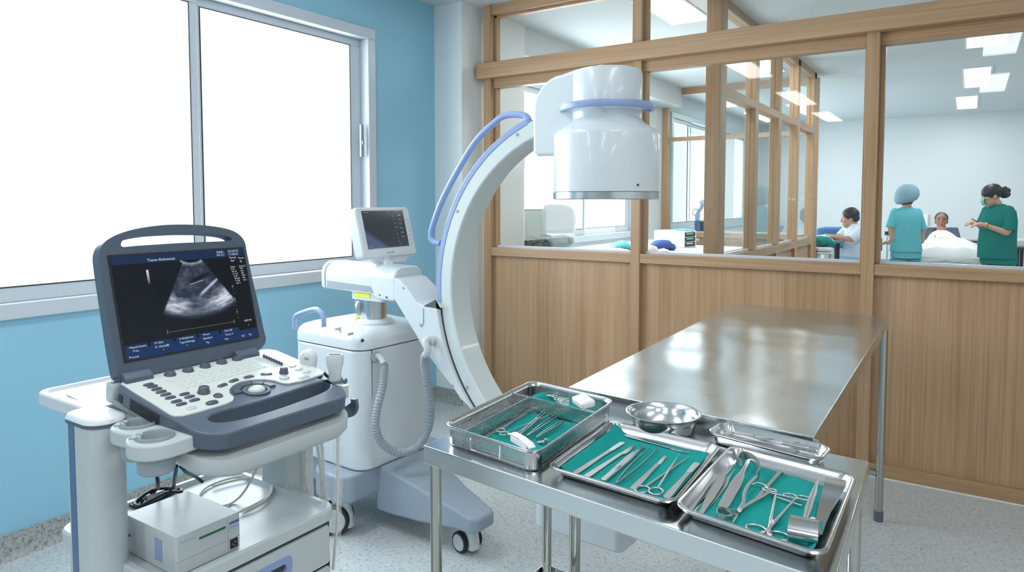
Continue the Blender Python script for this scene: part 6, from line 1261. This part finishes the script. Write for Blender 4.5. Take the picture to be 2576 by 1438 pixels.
for q in (-0.1, 0.1): a = sc + VF * q + Vector((0, 0, 0.53)); k = a - VR * 0.42; m.caps(a, k, 0.085, 0.06); m.caps(k, Vector((k.x, k.y, 0.08)), 0.055, 0.038); m.caps(Vector((k.x, k.y, 0.06)), Vector((k.x, k.y, 0.05)) - VR * 0.12, 0.036, 0.03)
bd = obj('body', m, 'skin', PS, world=True, remesh=0.0085)
m = MB(); m.ball(P(-0.020, 0, 0.040), (0.100, 0.086, 0.092), 22, 14, M_ @ Ry(0.2)); m.ball(P(-0.06, 0, -0.005), (0.055, 0.07, 0.055), 16, 10); obj('hair', m, 'hair_black', bd, world=True, ang=80)
m = MB(); m.loft([ell(2148, 562, D, 0.06, 0.065), ell(2152, 567, D, 0.09, 0.12), ell(2156, 578, D, 0.13, 0.19), ell(2158, 600, D, 0.145, 0.18), ell(2156, 630, D, 0.155, 0.175), ell(2155, 645, D, 0.165, 0.18)], cap0=False, cap1=False)
m.tube([J(2152, 576, D) - VF * 0.15, J(2140, 588, D) - VF * 0.17, J(2124, 600, D) - VF * 0.17], [0.062, 0.066, 0.060], 16); m.tube([J(2150, 576, D) + VF * 0.15, J(2140, 586, D) + VF * 0.15, J(2126, 597, D) + VF * 0.13], [0.058, 0.062, 0.058], 16)
obj('coat', m, 'coat_white', bd, world=True, ang=70, label='short-sleeved white coat')
m = MB(); m.loft([ell(2155, 640, D, 0.155, 0.17), ell(2153, 655, D, 0.185, 0.19), ell(2150, 672, D, 0.19, 0.19)], cap0=False)
for q in (-0.1, 0.1): a = sc + VF * q + Vector((0, 0, 0.54)); k = a - VR * 0.43; m.tube([a + VR * 0.05, k, k - Vector((0.0, 0, 0.02)) - VR * 0.03, Vector((k.x, k.y, 0.12)) - VR * 0.02], [0.105, 0.085, 0.08, 0.065], 14)
obj('trousers', m, 'trouser_blue', bd, world=True, ang=70); shoes(PS, [(sc + VF * q - VR * 0.43, -VR) for q in (-0.1, 0.1)])
ST = thing('stool', 'round stool under the seated person in white', 'stool', (sc.x, sc.y, 0))
m = MB(); m.lathe([(0, 0.37), (0.17, 0.37), (0.18, 0.39), (0.17, 0.42), (0, 0.43)], sc, 28); obj('seat', m, 'vinyl_navy', ST, world=True); m = MB(); m.cyl(sc, sc + Vector((0, 0, 0.37)), 0.025); m.lathe([(0, 0.0), (0.22, 0.0), (0.2, 0.03), (0, 0.04)], sc, 24); obj('stand', m, 'chrome', ST, world=True)
# ---- bed and desk on the left of the ward
def block(name, px0, px1, pyt, D_, zlow, th, mat, label, cat, bevel=0.01, **k):
    a, b = J(px0, pyt, D_), J(px1, pyt, D_); m = MB(); m.loft([[Vector((q.x, q.y, z)) for q in (a, b, b + VF * th, a + VF * th)] for z in (zlow, a.z)]); return tag(obj(name, m, mat, bevel=bevel, **k), label, cat)
EB = thing('examination_couch', 'blue-backed couch with a white mattress beside the seated person', 'couch', (*fz(2062, 8.6).xy, 0))
def part(name, px0, px1, py0, py1, D_, th, mat, par, bevel=0.01, label=None):
    m = MB(); bx(m, px0, px1, py0, py1, D_, th); return obj(name, m, mat, par, world=True, bevel=bevel, label=label)
part('mattress', 2056, 2098, 622, 633, 7.6, 0.9, 'cloth_white', EB, 0.02); part('couch_frame', 2056, 2098, 634, 640, 7.6, 0.85, 'plastic_white', EB); part('backrest', 2058, 2077, 573, 612, 8.6, 0.1, 'vinyl_blue', EB, 0.03, 'blue padded backrest')
for px in (2060, 2094):
    a = fz(px, 7.64); z1 = J(px, 636, 7.64).z; m = MB(); m.loft([[Vector((a.x, a.y, z)) + VR * x + VF * y for x, y in ((-.02, -.02), (.02, -.02), (.02, .02), (-.02, .02))] for z in (0, z1)]); obj('leg', m, 'plastic_white', EB, world=True)
    a = a + VF * 0.75; m = MB(); m.loft([[Vector((a.x, a.y, z)) + VR * x + VF * y for x, y in ((-.02, -.02), (.02, -.02), (.02, .02), (-.02, .02))] for z in (0, z1)]); obj('leg', m, 'plastic_white', EB, world=True)
S2 = thing('sofa', 'mid-blue padded bench against the far side of the desk', 'sofa', (*fz(2105, 9.6).xy, 0))
part('backrest', 2070, 2170, 571, 592, 9.6, 0.12, 'vinyl_blue', S2, 0.03); part('seat', 2068, 2172, 600, 622, 9.2, 0.5, 'vinyl_blue', S2, 0.03); part('base', 2072, 2168, 622, 773, 9.25, 0.4, 'plastic_light_grey', S2)
m = MB(); L = []
for k in range(9):
    u = k / 8; c = J(2060 + 38 * u, 621 - 0.5, 7.7) + VF * 0.1; r_ = 0.045 * (0.65 + 0.6 * math.sin(pi * (0.15 + 0.8 * u))) + 0.008 * math.sin(k * 2.3); L.append([c + VF * (0.16 * cos(2 * pi * i / 14)) + Vector((0, 0, max(0, r_ * (1 + sin(2 * pi * i / 14))))) for i in range(14)])
m.loft(L); tag(obj('folded_cloth', m, 'cloth_teal', ang=80), 'teal folded cloth lying on the couch beside the seated person', 'cloth')
m = MB(); L = []
for k in range(7):
    u = k / 6; c = J(2062 + 32 * u, 611, 7.95) + VF * 0.1; r_ = 0.035 * (0.5 + 0.8 * math.sin(pi * (0.1 + 0.8 * u))); L.append([c + VF * (0.14 * cos(2 * pi * i / 12)) + Vector((0, 0, r_ * (1 + sin(2 * pi * i / 12)))) for i in range(12)])
m.loft(L); tag(obj('pillow', m, 'cloth_white', ang=80), 'small white pillow behind the teal cloth on the couch', 'pillow')
DK = thing('desk', 'grey desk on which the person in white rests both arms', 'desk', (*fz(2100, 8.4).xy, 0)); part('desk_top', 2078, 2126, 604, 611, 8.2, 0.5, 'plastic_grey', DK)
m = MB(); a = J(2106, 611, 8.4); m.cyl(a, Vector((a.x, a.y, 0.03)), 0.03); m.box(a.x - 0.25, a.x + 0.25, a.y - 0.2, a.y + 0.2, 0, 0.04); obj('desk_leg', m, 'rubber_black', DK, world=True)
m = MB(); m.loft([ell(2098, 603, 8.35, 0.10, 0.09, dz=0), ell(2098, 603, 8.35, 0.09, 0.08, dz=0.02)]); tag(obj('keyboard_tray', m, 'vinyl_navy'), 'dark flat tray under the hands of the seated person', 'tray')
OC2 = thing('office_chair', 'dark office chair half hidden by the post left of the cap-wearing person', 'chair', (*fz(2205, 8.95).xy, 0))
part('backrest', 2190, 2221, 597, 632, 8.9, 0.05, 'vinyl_navy', OC2, 0.02); cc = fz(2203, 9.0); m = MB(); m.loft([rr(0.42, 0.42, 0.08, z, 5, cc.x + 0.08, cc.y + 0.18) for z in (0.44, 0.50)]); obj('seat', m, 'vinyl_navy', OC2, world=True, bevel=0.01)
m = MB(); m.cyl((cc.x + 0.08, cc.y + 0.18, 0.0), (cc.x + 0.08, cc.y + 0.18, 0.44), 0.03); m.tube([cc + Vector((0.06, 0.12, 0.44)), cc + Vector((0, 0, 0.5)), cc + Vector((0, 0, 0.85))], 0.02, 8); m.lathe([(0, 0), (0.26, 0), (0.24, 0.03), (0, 0.05)], (cc.x + 0.08, cc.y + 0.18, 0), 20); obj('stand', m, 'rubber_black', OC2, world=True)
# ---- furniture behind the two nurses
TB = thing('side_table', 'dark-topped side table with a white machine on the far right', 'table', (*fz(2562, 8.4).xy, 0))
part('table_top', 2538, 2640, 623, 629, 8.2, 0.5, 'wood_dark' if 'wood_dark' in MATS else 'rubber_black', TB)
for px in (2563, 2636): a = fz(px, 8.25); z1 = J(px, 628, 8.25).z; m = MB(); m.cyl(a, Vector((a.x, a.y, z1)), 0.02); m.cyl(a + VF * 0.4, Vector((a.x, a.y, z1)) + VF * 0.4, 0.02); obj('leg', m, 'rubber_black', TB, world=True)
block('white_machine', 2556, 2606, 602, 8.35, J(2570, 623, 8.35).z, 0.3, 'plastic_white', 'white boxy machine on the dark side table at the far right', 'machine', 0.02)
IV = thing('drip_stand', 'thin drip stand behind the person wearing a hair cap', 'stand', (*fz(2234, 9.2).xy, 0))
m = MB(); a = fz(2234, 9.2); m.cyl(a + Vector((0, 0, 0.03)), a + Vector((0, 0, 1.02)), 0.012); obj('pole', m, 'chrome', IV, world=True)
m = MB(); m.box(a.x - 0.035, a.x + 0.035, a.y - 0.02, a.y + 0.02, 0.98, 1.03); obj('clamp', m, 'vinyl_navy', IV, world=True, bevel=0.006); m = MB(); m.loft([rr(0.16, 0.12, 0.03, z, 4, a.x, a.y) for z in (0.42, 0.66)]); obj('canister', m, 'plastic_light_grey', IV, world=True)
m = MB(); m.loft([rr(0.4, 0.4, 0.18, z, 6, a.x, a.y) for z in (0.0, 0.03)]); obj('base', m, 'chrome', IV, world=True)
wp = aty(2326, 552, YF); wm_ = MB(); wm_.box(wp.x - 0.05, wp.x + 0.05, YF - 0.04, YF - 0.001, wp.z - 0.10, wp.z + 0.08); tag(obj('wall_dispenser', wm_, 'white_gloss_block', bevel=0.01), 'white dispenser on the far wall between the nurse and the patient', 'dispenser')
LC = thing('bedside_locker', 'grey bedside locker with a white tray between the patient and the person in green', 'locker', (*fz(2432, 9.6).xy, 0))
part('cabinet', 2412, 2462, 600, 770, 9.5, 0.4, 'plastic_light_grey', LC, 0.02)
part('side_tray', 2446, 2462, 611, 614, 9.2, 0.3, 'plastic_white', LC, 0.005); m = MB(); a = J(2452, 608, 9.3); m.loft([ell(2453, 611, 9.3, 0.04, 0.04), ell(2453, 606, 9.3, 0.045, 0.045)]); obj('dark_box', m, 'vinyl_navy', LC, world=True)

# ================================================================== THE BAY BEHIND THE LEFT PANES
CN = thing('window_counter', 'white counter running below the windows of the bay behind the left panes', 'counter', (-2.85, 6.0, 0))
m = MB(); m.box(XL, -2.62, 4.60, 7.9, 0.965, 0.995); obj('counter_top', m, 'plastic_white', CN, world=True, bevel=0.004); m = MB(); m.box(XL, -2.66, 4.62, 7.88, 0, 0.965); obj('cabinet', m, 'white_wall_paint', CN, world=True)
SU = thing('suction_unit', 'greenish suction unit with a clear plastic bag and bottle on the window counter', 'medical device', (-2.8, 5.0, 0.996)); D = 5.6
pm('tank_green', (150, 176, 146), 0.3, alpha=0.92); pm('clear_plastic', (196, 208, 212), 0.2, alpha=0.62); pm('tank_dark', (90, 104, 104), 0.35)
c = J(1344, 622, D); zt_ = J(1344, 530, D).z; cz = 0.996
m = MB(); m.loft([[Vector((c.x, c.y, z)) + VR * p.x + VF * p.y for p in rr(w_, 0.16, r_, 0, 5)] for w_, r_, z in ((0.19, 0.05, cz + 0.10), (0.20, 0.05, zt_ - 0.10), (0.17, 0.05, zt_ - 0.02), (0.13, 0.05, zt_))]); obj('tank', m, 'tank_green', SU, world=True, ang=60, label='rounded green tank')
m = MB(); m.loft([[Vector((c.x, c.y, z)) + VR * (p.x - 0.025) + VF * (p.y + 0.05) for p in rr(w_, 0.16, 0.03, 0, 4)] for w_, z in ((0.22, cz), (0.25, zt_ - 0.05), (0.23, zt_ + 0.015))]); obj('rear_case', m, 'tank_dark', SU, world=True, ang=60)
m = MB()
for dx_, dy_, r_, h2 in ((-0.05, -0.05, 0.045, 0.13), (0.03, -0.05, 0.055, 0.11), (0.10, -0.04, 0.05, 0.12)): q = Vector((c.x, c.y, 0)) + VR * dx_ + VF * dy_; m.lathe([(0, cz), (r_, cz), (r_, cz + h2 * 0.8), (r_ * 0.6, cz + h2), (0, cz + h2)], (q.x, q.y, 0), 18)
m.tube(cr([Vector((c.x, c.y, cz + 0.12)) + VR * x + VF * -0.09 + Vector((0, 0, z)) for x, z in ((-0.07, 0), (-0.03, 0.03), (0.04, 0.01), (0.06, 0.04), (0.13, 0.03))], 5), 0.008, 8); obj('jars', m, 'suction_green' if False else 'tank_dark', SU, world=True, ang=60, label='dark jars and tubing at the foot')
c2_ = J(1404, 600, D); m = MB(); m.loft([[Vector((c2_.x, c2_.y, z)) + VR * (p.x + sx) + VF * (p.y - 0.02) for p in rr(w_, 0.20, 0.05, 0, 5)] for w_, sx, z in ((0.26, 0.0, J(0, 588, D).z), (0.28, 0.0, J(0, 555, D).z), (0.27, 0, J(0, 530, D).z), (0.22, -0.01, J(0, 517, D).z), (0.16, -0.03, J(0, 514, D).z))]); obj('plastic_bag', m, 'clear_plastic', SU, world=True, ang=60, label='translucent plastic bag')
a, b = J(1368, 612, D), J(1432, 606, D - 0.1); m = MB(); m.tube([a, a.lerp(b, 0.85), b], [0.055, 0.055, 0.04], 20); m.cyl(b, b + (b - a).normalized() * 0.03, 0.03); obj('bottle', m, 'clear_plastic', SU, world=True, ang=60, label='clear bottle lying on its side')
def heap(name, px0, px1, py, h_px, D_, mat, label, dpt=0.12, seed=0, cat='towel'):
    m = MB(); L = []; n = 12; hh = h_px * D_ / 1735
    for k in range(n + 1):
        u = k / n; c = J(px0 + (px1 - px0) * u, py, D_); q = hh * (0.35 + 0.65 * math.sin(pi * (0.12 + 0.76 * u))) * (1 + 0.25 * mnoise.noise(Vector((u * 6, seed, 0)))); L.append([c + VF * (dpt * cos(2 * pi * i / 14)) + Vector((0, 0, max(0, q * (0.5 + 0.5 * sin(2 * pi * i / 14)) * (1 + 0.15 * mnoise.noise(Vector((u * 9, i * 0.7, seed))))))) for i in range(14)])
    m.loft(L); return tag(obj(name, m, mat, ang=80), label, cat)
heap('folded_towel', 1540, 1586, 627, 22, 6.2, 'towel_mint', 'mint towel folded on the counter left of the oak post', 0.12, 3)
heap('folded_towel', 1512, 1580, 632, 8, 5.95, 'cloth_white', 'flat white towel in front of the mint towel', 0.12, 5)
TR_ = thing('trolley', 'white trolley carrying the cabinet and towels behind the middle pane', 'trolley', (*fz(1690, 6.2).xy, 0))
z_t = J(1690, 634, 5.9).z; m = MB(); Q = [Vector((x, y, 0)) for x, y in ((-2.60, 5.12), (-1.76, 5.12), (-1.76, 6.72), (-2.60, 6.72))]; m.loft([[Vector((q.x, q.y, z)) for q in Q] for z in (z_t - 0.03, z_t)]); obj('trolley_top', m, 'plastic_white', TR_, world=True, bevel=0.005)
for q in quad_inset([p.xy for p in Q], 0.06): m = MB(); m.cyl((q.x, q.y, 0), (q.x, q.y, z_t - 0.03), 0.015); obj('leg', m, 'chrome', TR_, world=True)
CB = thing('drawer_cabinet', 'small white cabinet with black drawer fronts on the trolley', 'cabinet', (*fz(1690, 6.1).xy, z_t)); D = 6.45
k0, k1, k2 = J(1645, 600, D + 0.25), J(1722, 600, D), J(1752, 600, D + 0.16); zt2 = J(1700, 581, D).z; k3 = k0 + (k2 - k1)
m = MB(); m.loft([[Vector((q.x, q.y, z)) for q in (k0, k1, k2, k3)] for z in (z_t, zt2)]); cb = obj('casing', m, 'plastic_white', CB, world=True, bevel=0.006)
d_ = (k2 - k1); nn = Vector((d_.y, -d_.x, 0)).normalized() * 0.004
for i in range(3):
    z0 = z_t + 0.012 + (zt2 - z_t - 0.02) / 3 * i; z1 = z0 + (zt2 - z_t - 0.02) / 3 - 0.008; A, B = k1 + d_ * 0.04 + nn, k2 - d_ * 0.14 + nn; m = MB(); m.loft([[Vector((q.x, q.y, z)) for q in (A, B, B - nn * 2, A - nn * 2)] for z in (z0, z1)]); dr = obj('drawer', m, 'rubber_black', cb, world=True, label='black drawer front')
    A2, B2 = A.lerp(B, 0.1) + nn, A.lerp(B, 0.75) + nn; m = MB(); m.loft([[Vector((q.x, q.y, z)) for q in (A2, B2, B2 - nn, A2 - nn)] for z in (z1 - 0.018, z1 - 0.006)]); obj('handle', m, 'mask_teal' if i else 'plastic_white', dr, world=True)
heap('towel', 1638, 1694, 628, 26, 6.19, 'towel_blue', 'dark blue towel heaped against the small white cabinet', 0.10, 7); heap('towel', 1622, 1652, 637, 22, 5.76, 'towel_cream', 'cream towel at the left end of the trolley', 0.08, 9); heap('towel', 1654, 1682, 634, 9, 5.9, 'cloth_white', 'small white towel in front of the blue towel', 0.07, 11)
heap('instrument_bundle', 1694, 1742, 581, 6, 6.6, 'mask_teal', 'mint cloth and loose tools lying on the small white cabinet', 0.06, 13, 'cloth')
CN2 = tag(obj('rear_counter', MB().box(-2.9, -1.5, 8.18, 8.7, 0, 1.055), 'white_wall_paint', bevel=0.005), 'white counter standing behind the cross partition', 'counter')
a = J(1774, 580, 8.75); m = MB(); m.loft([[Vector((a.x, a.y, z)) + VR * p.x + VF * p.y for p in rr(w_, 0.2, 0.02, 0, 3)] for w_, z in ((0.22, 1.056), (0.24, 1.16), (0.25, 1.162), (0.25, 1.18))]); tag(obj('storage_crate', m, 'rubber_black', bevel=0.004), 'black plastic crate on the rear counter behind the cross partition', 'crate')
GT = thing('tube_stand', 'stand with blue corrugated tubing beside the black crate', 'medical device', (*J(1758, 560, 8.6).xy, 1.056)); m = MB(); m.tube(cr([Vector((*J(1757, 560, 8.6).xy, 1.056)), J(1754, 560, 8.6), J(1756, 535, 8.6), J(1764, 523, 8.6), J(1768, 510, 8.6)], 6), [0.030] * 12 + [0.022] * 13, 12); obj('tube', m, 'vinyl_blue', GT, world=True)
m = MB(); m.ball(J(1768, 508, 8.6), (0.05, 0.04, 0.035), 14, 8); m.tube(cr([J(1768, 505, 8.6), J(1785, 515, 8.6), J(1795, 535, 8.6), J(1790, 550, 8.6)], 5), 0.012, 8); m.tube(cr([J(1752, 545, 8.6), J(1742, 535, 8.6), J(1748, 525, 8.6), J(1758, 530, 8.6)], 5), 0.010, 8); obj('valve_and_hoses', m, 'clear_plastic', GT, world=True, ang=60)
